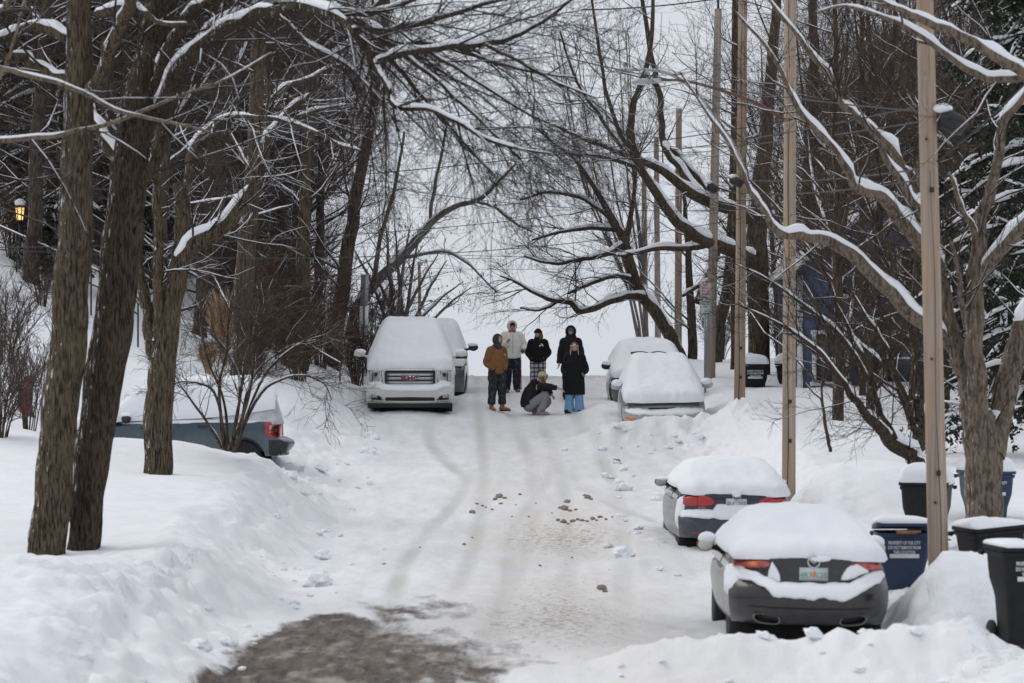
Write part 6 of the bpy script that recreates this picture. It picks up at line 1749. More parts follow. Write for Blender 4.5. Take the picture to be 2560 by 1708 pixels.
def boot(name, at, yaw, mat, parent, h=.2, L=.29, sole=None, w=.052):
    """upper, foot and sole shaped along the foot direction (local -y = toe)"""
    mb = MB()
    mb.tube([(0, .0, h), (0, 0, h * .6), (0, -.01, .07), (0, -.02, .045)], [.058, .056, .054, .05], 14)
    t = np.linspace(0, 1, 12); y = .07 - t * L
    hh = np.interp(t, [0, .12, .35, .6, .85, 1], [.03, .06, .055, .042, .034, .014]); ww = np.interp(t, [0, .15, .5, .75, .93, 1], [.022, .04, w * .88, w, w * .8, .02])
    mb.tube(np.stack([0 * t, y, .02 + hh * .8], -1), 1.0 + 0 * t, 14, True, ell=np.stack([ww, hh], -1), up=(0, 0, 1))
    o = mb.build(name, mat, parent); o.location = at; o.rotation_euler = (0, 0, yaw)
    s = MB(); G = []
    for k in (0, .022):
        a = np.linspace(0, 2 * PI, 28, endpoint=False)
        yy = .07 - L / 2 + (L / 2 + .006) * np.cos(a); xx = np.interp(.5 - .5 * np.cos(a), [0, .3, .7, 1], [.036, .045, w + .004, .03]) * np.sin(a) * 1.05
        G.append(np.stack([xx, yy, k + 0 * a], -1))
    s.grid(np.stack(G), close_v=True); b0 = len(s.f); s.f.append(np.arange(28)[None]); s.f.append(28 + np.arange(28)[None])
    s.build('sole', sole or M['rubber'], o)
    return o


def standing(name, label, loc, yaw, h, pose):
    """frame: root at the feet, person looks along local -y"""
    root = thing(name, label, 'person', loc, (0, 0, yaw))
    k = h / 1.75; q = pose
    sw = q.get('shoulder', .185)
    J = {'pel': (0, 0, .95, .115), 'wai': (0, .0, 1.1, .105), 'che': (0, .01, 1.3, .125), 'nec': (0, .015, 1.47, .058), 'skl': (0, .0, 1.58, .055)}
    E = [('pel', 'wai'), ('wai', 'che'), ('che', 'nec'), ('nec', 'skl')]
    for s, L in ((-1, 'r'), (1, 'l')):
        el = q['el' + L]; wr = q['wr' + L]; ft = q['ft' + L]; kn = q.get('kn' + L, ((ft[0] + s * .1) / 2, ft[1] * .5 - .02, .5))
        J['sh' + L] = (s * sw * .88, .01, 1.41, .055); J['el' + L] = (*el, .042); J['wr' + L] = (*wr, .028)
        J['hip' + L] = (s * .09, 0, .9, .085); J['kn' + L] = (*kn, .055); J['an' + L] = (ft[0], ft[1], .09, .04); J['to' + L] = (ft[0] + q.get('toe' + L, (0, -.16))[0], ft[1] + q.get('toe' + L, (0, -.16))[1], .04, .034)
        E += [('che', 'sh' + L), ('sh' + L, 'el' + L), ('el' + L, 'wr' + L), ('pel', 'hip' + L), ('hip' + L, 'kn' + L), ('kn' + L, 'an' + L), ('an' + L, 'to' + L)]
        d = np.array(wr) - np.array(el)
        if 'hd' + L in q: d = np.array(q['hd' + L])
        hn, he = hand_nodes(wr, d, q.get('hu' + L, (0, 1, 0)), 1.0, q.get('curl', .6), s)
        for a, b in hn.items(): J[L + a] = b
        E += [(L + a, L + b) for a, b in he] + [('wr' + L, L + 'palm')]
    J = {a: tuple(np.array(b) * k) for a, b in J.items()}
    body = skin_body('body', J, E, SKIN, root)
    hc = np.array(q.get('head', (0, -.02, 1.635))) * k
    mt = head_into(body, hc, q.get('head_yaw', 0), q.get('head_pitch', 0), .97)
    return root, mt, J, k


def sleeve(J, L, r0, r1, r2, extra=None):
    a, b, c = [np.array(J[n + L][:3]) for n in ('sh', 'el', 'wr')]
    s = -1 if L == 'r' else 1
    pts = [a + np.array([-s * .05, 0, .0]), a + np.array([s * .01, 0, -.02]), (a + b) / 2, b, (b + c) / 2, c]
    rr = [r0 * .8, r0, (r0 + r1) / 2, r1, (r1 + r2) / 2, r2]
    return (pts, rr, rr)


def leg(J, L, r0, r1, r2, hem=.09, flare=None):
    a, b, c = [np.array(J[n + L][:3]) for n in ('hip', 'kn', 'an')]
    e = c.copy(); e[2] = hem
    pts = [a + np.array([0, 0, .07]), a, (a + b) / 2, b, (b + e) / 2, e]
    rr = [r0, r0 * 1.02, (r0 + r1) / 2, r1, (r1 + r2) / 2 if not flare else r1 * 1.02, r2]
    return (pts, rr, [x * 1.05 for x in rr])


def build_people():
    g = lambda x, y: h1(x, y) - .01
    black = cloth('black quilted nylon', (.012, .012, .014)); black2 = cloth('soft black nylon', (.018, .018, .02))
    brown_hair = cloth('brown hair', (.16, .095, .055)); blond = cloth('blonde hair', (.36, .26, .16))
    # 1 brown work jacket, hands in pockets, body turned three quarters right
    x, y = P(1242, 1030, 80)[:2]
    q = dict(ell=(.23, .06, 1.12), wrl=(.14, -.11, .97), elr=(-.23, .06, 1.12), wrr=(-.14, -.11, .97), hdl=(-.8, .5, -.3), hdr=(.8, .5, -.3), ftl=(.13, -.02), ftr=(-.13, .02), toel=(.08, -.14), toer=(-.02, -.16), head_yaw=R(28), head=(0.01, -.03, 1.64))
    root, mt, J, k = standing('person', 'person in brown work jacket and grey hood, hands in pockets, tan boots', (x, y, g(x, y)), R(28), 1.78, q)
    jm = cloth('brown duck canvas', (.225, .105, .045), .85, .15)
    garment('jacket', [([(0, .0, .87 * k), (0, .0, .92 * k), (0, 0, 1.1 * k), (0, .01, 1.28 * k), (0, .012, 1.42 * k), (0, .012, 1.49 * k)], [.185, .2, .215, .225, .17, .075], [.145, .155, .165, .165, .125, .075]), sleeve(J, 'l', .1, .085, .07), sleeve(J, 'r', .1, .085, .07)], jm, root, rough=.012, seed=2)
    mb = MB(); a = np.linspace(0, 2 * PI, 30)[:-1]
    mb.tube([(0, .0, .85 * k), (0, 0, .91 * k)], [1, 1], 24, True, ell=[(.192, .15), (.196, .154)], up=(0, 1, 0.001)); mb.build('jacket_hem', cloth('brown rib knit', (.17, .08, .035)), root)
    mb = MB(); mb.ball((0, .11, 1.44 * k), (.15, .085, .085)); mb.ball((.1, .03, 1.45 * k), (.07, .1, .05)); mb.ball((-.1, .03, 1.45 * k), (.07, .1, .05)); mb.build('jacket_hood', jm, root)
    gm = cloth('charcoal fleece', (.05, .05, .053))
    hood('hoodie_hood', mt, gm, root, (.112, .13, .15), 47, (0, .012, .004))
    garment('hoodie_neck', [([(0, -.05, 1.37 * k), (0, -.03, 1.44 * k), (0, -.01, 1.54 * k)], [.06, .11, .1], [.05, .1, .105])], gm, root)
    garment('trousers', [leg(J, 'l', .125, .105, .085, .16), leg(J, 'r', .125, .105, .085, .16)], snowy_cloth('black snow-dusted trousers', (.022, .022, .025), .22), root, rough=.014, seed=5)
    tan = cloth('tan nubuck leather', (.30, .16, .07))
    boot('boot', (.13 * k, -.02 * k, -.005), R(30), tan, root, .24, .3); boot('boot', (-.13 * k, .02 * k, -.005), R(-8), tan, root, .24, .3)
    mb = MB(); mb.box((.12, -.178, 1.3 * k), (.05, .008, .035)); mb.build('chest_patch', cloth('pale patch', (.45, .4, .33)), root, False)
    # 2 cream puffer
    x, y = P(1280, 978, 89)[:2]
    q = dict(ell=(.31, .04, 1.14), wrl=(.28, -.17, 1.03), elr=(-.27, .06, 1.14), wrr=(-.13, -.24, 1.22), ftl=(.12, -.05), ftr=(-.1, .28), knr=(-.1, .05, .5), toel=(.03, -.16), hdl=(-.5, -.4, -.3), hdr=(.2, -.3, .6), curl=.9)
    root, mt, J, k = standing('person', 'person in cream puffer jacket and navy track pants with a red side stripe', (x, y, g(x, y)), R(6), 1.86, q)
    cm = cloth('cream quilted nylon', (.82, .785, .715), .7, .05)
    garment('jacket', [([(0, 0, .84 * k), (0, 0, .92 * k), (0, 0, 1.1 * k), (0, .01, 1.3 * k), (0, .012, 1.43 * k), (0, .012, 1.52 * k)], [.2, .235, .245, .25, .19, .11], [.16, .185, .195, .195, .15, .105]), sleeve(J, 'l', .115, .105, .085), sleeve(J, 'r', .115, .105, .085)], cm, root, quilt=.016, qn=7.5, seed=3)
    mb = MB(); mb.box((0, -.2, 1.2 * k), (.012, .012, .5)); mb.build('zip', cloth('beige zip', (.45, .42, .36)), root)
    hood('hood', mt, cm, root, (.14, .14, .165), 44, (0, .02, .005), fur=cloth('pale fur', (.62, .57, .5), .95, .3, 60))
    beanie('beanie', mt, black2, root, .04)
    garment('scarf', [([tuple((mt @ Vector((0, -.03, -.16)))), tuple((mt @ Vector((0, -.03, -.1)))), tuple((mt @ Vector((0, -.022, -.045)))), tuple(mt @ Vector((0, -.02, -.02)))], [.1, .1, .088, .08], [.09, .1, .09, .084])], cloth('pink knit scarf', (.42, .17, .16)), root)
    mb = MB()
    for s in (-1, 1):
        a = np.linspace(0, 2 * PI, 15); c0 = np.array([s * .033, -.1, .008])
        mb.tube([tuple(mt @ Vector((c0[0] + .026 * math.cos(b), c0[1], c0[2] + .02 * math.sin(b)))) for b in a], .004, 6, False)
    mb.build('glasses', M['black'], root)
    garment('track_pants', [leg(J, 'l', .13, .11, .1, .07), leg(J, 'r', .13, .11, .1, .09)], snowy_cloth('navy snow-dusted track cloth', (.012, .017, .036), .25), root, rough=.012, seed=8)
    for off, w, mm in ((.0, .05, cloth('red stripe', (.5, .07, .07))), (.028, .016, cloth('white stripe', (.7, .7, .7)))):
        mb = MB()
        pts = np.array([(J['hipl'][0] + .115, -.03 - off, J['hipl'][2] - .02), (J['knl'][0] + .1, -.035 - off, J['knl'][2]), (J['anl'][0] + .09, J['anl'][1] - .035 - off, .09)])
        mb.tube(catmull(pts, 14), 1.0, 8, True, ell=(.018, w * .6), up=(1, 0, 0)); mb.build('side_stripe', mm, root)
    sh = cloth('brown suede shoe', (.2, .13, .09)); boot('shoe', (.12 * k, -.05 * k, -.005), R(8), sh, root, .12, .29); boot('shoe', (-.1 * k, .28 * k, .0), R(-5), sh, root, .12, .29)
    gl = cloth('brown knit glove', (.1, .065, .045))
    for L in ('l',):
        w = np.array(J['wr' + L][:3]); hn, he = hand_nodes(w - norm(np.array([-.5, -.4, -.3])) * .02, (-.5, -.4, -.3), (0, 1, 0), 1.28, .9, 1)
        nd = {'w': (*w, .045)}; nd.update(hn); skin_body('glove', nd, [('w', 'palm')] + he, gl, root)
    # 3 black puffer, plaid trousers
    x, y = P(1345, 988, 88)[:2]
    q = dict(ell=(.26, .08, 1.13), wrl=(.17, -.11, .98), elr=(-.26, .08, 1.13), wrr=(-.17, -.11, .98), hdl=(-.8, .5, -.3), hdr=(.8, .5, -.3), ftl=(.12, -.02), ftr=(-.12, .03), head_yaw=R(-42), head=(0, -.02, 1.635))
    root, mt, J, k = standing('person', 'person in black puffer jacket and plaid trousers, hands in pockets, looking aside', (x, y, g(x, y)), R(-4), 1.68, q)
    garment('jacket', [([(0, 0, .86 * k), (0, 0, .93 * k), (0, 0, 1.1 * k), (0, .01, 1.3 * k), (0, .012, 1.43 * k), (0, .012, 1.54 * k)], [.19, .21, .21, .215, .165, .09], [.15, .17, .175, .175, .14, .085]), sleeve(J, 'l', .1, .092, .075), sleeve(J, 'r', .1, .092, .075)], black, root, quilt=.012, qn=8, seed=4)
    mb = MB()
    for i in range(3):
        a = np.linspace(PI / 2, PI, 8) if False else np.linspace(0, PI / 2, 8)
        rr = .03 + .018 * i
        mb.tube([(.12 - .02 + rr * math.sin(b) - .02, -.192 + .02 * math.sin(b), 1.33 * k - .03 + rr * math.cos(b)) for b in a], .0065, 6)
    mb.box((.062, -.198, 1.33 * k - .02), (.05, .006, .03))
    mb.build('chest_logo', cloth('white thread', (.75, .75, .75)), root)
    beanie('beanie', mt, black, root, .035)
    strand_hair('hair', mt, brown_hair, root, [([(s * .075, .0, .03), (s * .085, .01, -.06), (s * .1, -.01, -.13), (s * .085, -.03, -.19)], .03) for s in (-1, 1)] + [([(s * .05, .06, .02), (s * .07, .075, -.08), (s * .09, .05, -.17)], .04) for s in (-1, 1)])
    garment('trousers', [leg(J, 'l', .12, .105, .095, .06), leg(J, 'r', .12, .105, .095, .06)], plaid_mat(), root, rough=.01, seed=6)
    bs = cloth('dark brown shoe', (.05, .035, .03)); boot('shoe', (.12 * k, -.02 * k, -.005), R(5), bs, root, .12, .27); boot('shoe', (-.12 * k, .03 * k, -.005), R(-5), bs, root, .12, .27)
    # 4 tall black hooded coat
    x, y = P(1427, 1000, 86)[:2]
    q = dict(ell=(.25, .05, 1.13), wrl=(.25, -.05, .87), elr=(-.25, .04, 1.13), wrr=(-.28, -.06, .88), ftl=(.12, 0), ftr=(-.12, .03), hdr=(-.1, -.15, -1), hur=(1, 0, 0))
    root, mt, J, k = standing('person', 'tall person in black hooded coat and teal beanie behind the long-coated one', (x, y, g(x, y)), R(-3), 1.82, q)
    garment('coat', [([(0, 0, .68 * k), (0, 0, .85 * k), (0, 0, 1.08 * k), (0, .01, 1.3 * k), (0, .012, 1.43 * k), (0, .012, 1.53 * k)], [.22, .225, .22, .235, .18, .1], [.17, .175, .175, .18, .15, .095]), sleeve(J, 'l', .105, .09, .07), sleeve(J, 'r', .105, .09, .07)], black2, root, quilt=.006, qn=6, seed=9)
    hood('hood', mt, black2, root, (.145, .15, .17), 46, (0, .022, .005), peak=.01)
    garment('collar', [([(0, -.0, 1.42 * k), (0, -.0, 1.5 * k), (0, .01, 1.55 * k)], [.17, .15, .13], [.13, .125, .11])], black2, root)
    beanie('beanie', mt, cloth('teal knit', (.045, .115, .15)), root, .03)
    garment('trousers', [leg(J, 'l', .12, .1, .09, .06), leg(J, 'r', .12, .1, .09, .06)], black2, root)
    boot('shoe', (.12 * k, 0, -.005), R(4), black, root, .12, .29); boot('shoe', (-.12 * k, .03, -.005), R(-4), black, root, .12, .29)
    # 5 long black coat, pale jeans
    x, y = P(1436, 1028, 80)[:2]
    q = dict(ell=(.265, .06, 1.1), wrl=(.18, -.13, .98), elr=(-.25, .06, 1.1), wrr=(-.2, -.11, .94), hdl=(-.8, .5, -.3), hdr=(.8, .5, -.3), ftl=(.13, -.02), ftr=(-.13, .0), toer=(-.06, -.15), toel=(.02, -.16), head_yaw=R(4))
    root, mt, J, k = standing('person', 'person in long black coat, wide pale blue jeans and red striped beanie', (x, y, g(x, y)), R(-4), 1.64, q)
    garment('coat', [([(0, 0, .46 * k), (0, 0, .6 * k), (0, 0, .9 * k), (0, 0, 1.1 * k), (0, .01, 1.3 * k), (0, .012, 1.44 * k), (0, .0, 1.56 * k)], [.25, .252, .235, .215, .22, .175, .095], [.19, .195, .2, .19, .195, .15, .09]), sleeve(J, 'l', .105, .095, .08), sleeve(J, 'r', .105, .095, .08)], black, root, quilt=.007, qn=6, seed=12)
    mb = MB(); mb.ball((0, .1, 1.46 * k), (.2, .1, .13)); mb.ball((.13, .03, 1.44 * k), (.1, .12, .08)); mb.ball((-.13, .03, 1.44 * k), (.1, .12, .08)); mb.build('coat_hood', black, root)
    mb = MB(); mb.tube([(.24, -.17, .92 * k), (.19, -.215, 1.0 * k)], [.03, .022], 8); mb.build('glove', cloth('grey glove', (.16, .16, .17)), root)
    beanie('beanie', mt, cloth('red knit', (.36, .03, .05)), root, .03, cloth('blue white band', (.3, .32, .45)))
    mb = MB(); M4 = mt
    for dx in (-1,):
        mb.box(tuple(mt @ Vector((0, -.118, .075))), (.06, .012, .04))
    mb.build('beanie_patch', cloth('white knit patch', (.7, .7, .72)), root, False)
    strand_hair('hair', mt, blond, root, [([(s * .072, -.02, .03), (s * .082, -.035, -.05), (s * .09, -.06, -.12), (s * .1, -.09, -.18)], .02) for s in (-1, 1)])
    garment('jeans', [leg(J, 'l', .12, .1, .125, .035, True), leg(J, 'r', .12, .1, .125, .035, True)], cloth('pale blue denim', (.2, .35, .56), .85, .12), root, rough=.006, seed=7)
    boot('shoe', (.13 * k, -.02, -.005), R(5), black2, root, .09, .27); boot('shoe', (-.13 * k, 0, -.005), R(-25), black2, root, .09, .27)
    # 6 crouching and pointing right
    x, y = P(1346, 1030, 80)[:2]; z = g(x, y)
    root = thing('person', 'crouching person in black jacket and pompom beanie pointing along the street', 'person', (x, y, z))
    # world-like local frame: +x is the way they face
    J = {'pel': (-.17, .0, .27, .12), 'wai': (-.16, 0, .42, .115), 'che': (-.06, .0, .63, .125), 'nec': (.03, 0, .76, .055), 'skl': (.07, 0, .84, .05),
         'shl': (.02, .15, .70, .055), 'ell': (.19, .2, .62, .042), 'wrl': (.30, .12, .50, .03), 'shr': (.02, -.16, .70, .055), 'elr': (.22, -.22, .68, .042), 'wrr': (.43, -.24, .65, .03),
         'hipl': (-.14, .1, .27, .09), 'knl': (.22, .16, .34, .06), 'anl': (.03, .14, .1, .042), 'tol': (.2, .17, .04, .035),
         'hipr': (-.14, -.1, .27, .09), 'knr': (.16, -.16, .48, .06), 'anr': (.07, -.18, .1, .042), 'tor': (.26, -.22, .04, .035)}
    E = [('pel', 'wai'), ('wai', 'che'), ('che', 'nec'), ('nec', 'skl')]
    for L, s in (('l', 1), ('r', -1)):
        E += [('che', 'sh' + L), ('sh' + L, 'el' + L), ('el' + L, 'wr' + L), ('pel', 'hip' + L), ('hip' + L, 'kn' + L), ('kn' + L, 'an' + L), ('an' + L, 'to' + L)]
        hn, he = hand_nodes(J['wr' + L][:3], (1, -.05, -.25) if L == 'r' else (.5, -.5, -.6), (0, 0, 1), 1.0, .45, -1)
        for a, b in hn.items(): J[L + a] = b
        E += [(L + a, L + b) for a, b in he] + [('wr' + L, L + 'palm')]
    body = skin_body('body', J, E, SKIN, root)
    mt = head_into(body, (.115, -.02, .895), R(72), R(-6), .97)
    garment('jacket', [([(-.25, 0, .2), (-.25, 0, .3), (-.2, 0, .45), (-.1, 0, .62), (-.03, 0, .72), (.03, 0, .79)], [.15, .18, .19, .185, .155, .095], [.135, .16, .165, .155, .13, .095]), sleeve(J, 'l', .09, .075, .06), sleeve(J, 'r', .09, .075, .06)], black2, root, rough=.012, seed=14)
    mb = MB(); mb.ball((-.1, 0, .76), (.1, .15, .11), rot=(0, R(25), 0)); mb.build('jacket_hood', black2, root)
    beanie('beanie', mt, cloth('oatmeal knit', (.47, .40, .28)), root, .03, pom=cloth('brown fur pompom', (.15, .095, .065), .95, .4, 50), back=.03, r=(.1, .12), top=.085)
    strand_hair('hair', mt, brown_hair, root, [([(s * .07, -.01, .03), (s * .082, 0, -.06), (s * .09, .0, -.15)], .028) for s in (-1, 1)])
    gm = snowy_cloth('grey sweatpants', (.22, .225, .24), .3)
    def cleg(L):
        a, b, c = [np.array(J[n + L][:3]) for n in ('hip', 'kn', 'an')]
        return ([a + np.array([-.06, 0, -.02]), a, (a + b) / 2, b + np.array([.0, 0, .01]), (b + c) / 2, c + np.array([0, 0, .02])], [.11, .12, .11, .095, .095, .08], [.11, .12, .11, .095, .095, .08])
    garment('sweatpants', [cleg('l'), cleg('r')], gm, root, rough=.012, seed=15)
    mb = MB(); mb.ball((-.2, 0, .2), (.16, .19, .12)); mb.build('trouser_seat', gm, root)
    lav = cloth('lavender suede', (.27, .23, .33)); so = cloth('tan sole', (.5, .38, .2))
    boot('boot', (.02, -.2, -.005), R(78), lav, root, .2, .32, so, .06); boot('boot', (-.08, .02, .02), R(62), lav, root, .18, .3, so, .058)
    gl = cloth('pale knit glove', (.42, .38, .33)); w = np.array(J['wrr'][:3])
    hn, he = hand_nodes(w, (1, -.05, -.28), (0, 0, 1), 1.3, .5, -1); nd = {'w': (*w, .045)}; nd.update(hn); skin_body('glove', nd, [('w', 'palm')] + he, gl, root)
# ------------------------------------------------------------------ poles, lamps, wires, bins, signs, rails, houses
def wood_mat(name, a, b_, k=0):
    m, nt, b = newmat(name)
    co = objco(nt)
    n1 = noise(nt, co, 1.0, 6, .65, (26, 26, .5)); n2 = noise(nt, co, 1.0, 4, .6, (5, 5, .9)); n3 = noise(nt, co, 9, 4)
    c = mixc(nt, ramp(nt, n1, [(.34, 0), (.66, 1)]), a, b_)
    c = mixc(nt, ramp(nt, n2, [(.45, 0), (.75, .8)]), c, tuple(np.array(b_) * np.array([1.0, .78, .6])))
    c = mixc(nt, ramp(nt, n3, [(.66, 0), (.75, .5)]), c, (.05, .04, .035))
    nt.links.new(c, b.inputs['Base Color']); b.inputs['Roughness'].default_value = .9; b.inputs['Specular IOR Level'].default_value = .15
    bump(nt, b, n1, .5, .02)
    return m


def build_poles():
    wa = wood_mat('weathered pine pole', (.24, .19, .152), (.44, .36, .288)); wb = wood_mat('grey weathered pole', (.2, .17, .15), (.4, .345, .3)); wc = wood_mat('orange tinted pole', (.24, .185, .14), (.44, .35, .265))
    rows = [(2347, 1445, 2312, 40.5, 52, 44, 9.5, wa, 'nearest thick wooden utility pole, beside the blue bin'),
            (1972, 1185, 1976, 56.5, 34, 32, 9.5, wa, 'second wooden utility pole, footed in smooth snow above the navy sedan'),
            (1849, 1005, 1857, 76.0, 28, 24, 9.6, wc, 'third wooden utility pole, orange tinted, just left of the first black bin'),
            (1776, 936, 1796, 87.0, 25, 20, 9.0, wb, 'grey weathered pole with its top in view, beside the parking signs'),
            (1695, 905, 1698, 101.0, 19, 16, 7.5, wa, 'slim wooden pole left of the dark straight trunk'),
            (1645, 880, 1638, 111.0, 16, 13, 7.0, wb, 'thin grey pole partly behind the arching trunk'),
            (1614, 870, 1606, 121.0, 15, 12, 6.5, wa, 'thinnest farthest wooden pole, leftmost of the row beyond the crest')]
    for i, (bx, by, tx, d, w0, w1, hh, mat, lab) in enumerate(rows):
        b = P(bx, by, d); t = P(tx, 0, d)
        ln = (t[0] - b[0]) / max(t[2] - b[2], .1)
        top = (CY - 22) / FPX * d - b[2] if i == 3 else hh
        root = thing('utility_pole', lab, 'utility pole', tuple(b), group='utility poles along the right kerb')
        mb = MB(); n = 14; z = np.linspace(-.7, top, n)
        mb.tube(np.stack([ln * z, 0 * z, z], -1), np.interp(z, [-.7, top], [w0 / 2 / FPX * d * 1.02, w1 / 2 / FPX * d * (1 - .25 * max(0, top - 6) / 9)]), 18)
        mb.build('pole', mat, root)
        if i in (0, 1, 2):
            r = w0 / 2 / FPX * d
            mb = MB()
            for zz in ((1.25, 4.6) if i == 0 else (.55, 1.2)):
                mb.box((ln * zz + r * .1, -r - .005, zz), (.05, .03, .06))
            mb.build('tag', M['steel'], root, False)
        if i in (0, 1, 2):
            zz = np.linspace(-.5, top, 40); rr = np.interp(zz, [-.7, top], [w0 / 2 / FPX * d * 1.02, w1 / 2 / FPX * d * .8])
            mb = MB(); mb.tube(np.stack([ln * zz + .012 * np.sin(zz * 2.3) + rr * (.12 if i == 0 else -.25), -rr * .99, zz], -1), .006 + .002 * i, 6); mb.build('ground_wire', plain('dark ground wire', (.06, .05, .045), .7), root)
            for zz in ((-.1, .9, 2.6, 5.2) if i == 0 else (1.9, 3.4)):
                r = w0 / 2 / FPX * d
                mb = MB(); mb.tube([(ln * zz - r * .3, -r * .9, zz), (ln * zz - r * .3, -r * 1.25, zz)], .016, 8); mb.build('bolt', M['steel'], root)
        if i == 3:
            mb = MB(); mb.tube([(ln * top, 0, top - .02), (ln * top, 0, top + .35)], .03, 8); mb.build('insulator_pin', M['steel'], root)
    # cobra head street lamps reaching over the street
    al = plain('galvanised lamp arm', (.42, .43, .43), .5, .4, .1, 6); hd = plain('grey lamp head', (.4, .42, .43), .45, .3, .1, 6)
    for (nm, pts, d, heads, mm, lab) in (('street_lamp', [(1855, 400), (1820, 340), (1760, 255), (1710, 205), (1660, 180), (1610, 174), (1585, 175)], 75.6, (1590, 1535, 174), al, 'upper street lamp on a pale curved arm over the street'),
                                  ('street_lamp', [(1960, 300), (1900, 262), (1810, 228), (1720, 204), (1660, 200), (1640, 201)], 56.2, (1655, 1580, 202), plain('rusty lamp arm', (.13, .06, .045), .6, .2, .2, 8), 'lower street lamp on a thin rusty arm over the street')):
        root = thing(nm, lab, 'street lamp', tuple(P(pts[0][0], pts[0][1], d)))
        base = np.array(root.location)
        q = catmull([P(a, b, d) - base for a, b in pts], 26)
        mb = MB(); mb.tube(q, np.linspace(.05, .032, 26) if d > 60 else np.linspace(.03, .02, 26), 10); mb.build('arm', mm, root)
        a = P(heads[0], heads[2], d) - base; b = P(heads[1], heads[2] + 2, d) - base
        t = np.linspace(0, 1, 12)[:, None]; L = a + (b - a) * t
        mb = MB(); mb.tube(L, 1.0, 14, True, ell=np.stack([np.interp(t[:, 0], [0, .15, .6, .95, 1], [.035, .06, .1, .07, .03]), np.interp(t[:, 0], [0, .15, .6, .95, 1], [.035, .04, .05, .035, .02])], -1), up=(0, 0, 1)); h = mb.build('lamp_head', hd, root)
        mb = MB(); mb.ball((a + b) / 2 + np.array([-.1, 0, -.035]), (.16, .07, .03)); mb.build('lens', M['lens'], h)
        mb = MB(); mb.ball((a + b) / 2 + np.array([0, 0, .12]), (.05, .05, .06)); mb.build('photocell', M['sign_back'], h)
    # overhead cables
    cm = plain('black cable', (.03, .03, .032), .6)
    def wire(p0, p1, sag, r=.008, lab='thin dark overhead cable strung along or across the street', nm='overhead_cable'):
        a, b = P(*p0), P(*p1); t = np.linspace(0, 1, 40)[:, None]
        q = a + (b - a) * t; q[:, 2] -= (sag * 4 * t * (1 - t))[:, 0]
        mb = MB(); mb.tube(q - a, r, 5); o = mb.build(nm, cm, None); o.location = tuple(a)
        tag(o, lab, 'cable', 'overhead cables')
    wires = [((-200, 610, 52), (1860, 545, 76), .5, .008), ((-200, 480, 52), (1980, 300, 56), .3, .008), ((-200, 330, 60), (1790, 190, 86), .5, .009), ((-200, 620, 55), (1790, 480, 86), .35, .008),
             ((850, 450, 60), (1900, 520, 76), .25, .007), ((1100, 636, 112), (1700, 632, 101), .1, .008), ((1000, 668, 118), (1640, 664, 111), .1, .007), ((1150, 735, 120), (1330, 722, 112), .05, .008),
             ((1450, 25, 56), (1980, -40, 56.2), .1, .012), ((1360, 130, 60), (2310, 280, 40.6), .12, .01), ((1560, 385, 90), (2320, 262, 40.6), .1, .01), ((1610, 360, 112), (2330, 300, 40.6), .2, .01), ((1790, 440, 86), (2320, 420, 40.6), .15, .012), ((1790, 475, 86), (2330, 445, 40.6), .15, .012),
             ((1655, 30, 87), (1640, 240, 87), .0, .006), ((2320, 420, 40.6), (2700, 60, 38), .1, .012), ((2325, 350, 40.6), (2680, -160, 38), .1, .009)]
    for w in wires: wire(*w)
    for (px, py, d, s, lab) in ((2378, 305, 40.4, 1.0, 'black cable splice case capped with snow, right of the nearest pole'), (1842, 455, 75.5, .8, 'small black splice case with snow by the third pole'), (1780, 470, 86, .9, 'small dark splice case with snow by the grey weathered pole')):
        root = thing('splice_case', lab, 'cable splice case', tuple(P(px, py, d)))
        mb = MB(); mb.tube([(-.13 * s, 0, .07 * s), (-.06 * s, 0, .04 * s), (.1 * s, 0, -.05 * s), (.16 * s, 0, -.09 * s)], [.07 * s, .12 * s, .125 * s, .08 * s], 14); mb.build('case', M['black'], root)
        mb = MB(); mb.ball((-.1 * s, 0, .16 * s), (.12 * s, .1 * s, .06 * s)); mb.build('snow_cap', M['snow_limb'], root)


def rrect(w, d, r, n=6):
    out = []
    for cx, cy, a0 in ((w / 2 - r, d / 2 - r, 0), (-w / 2 + r, d / 2 - r, PI / 2), (-w / 2 + r, -d / 2 + r, PI), (w / 2 - r, -d / 2 + r, 1.5 * PI)):
        for k in range(n + 1):
            a = a0 + PI / 2 * k / n; out.append((cx + r * math.cos(a), cy + r * math.sin(a)))
    return np.array(out)


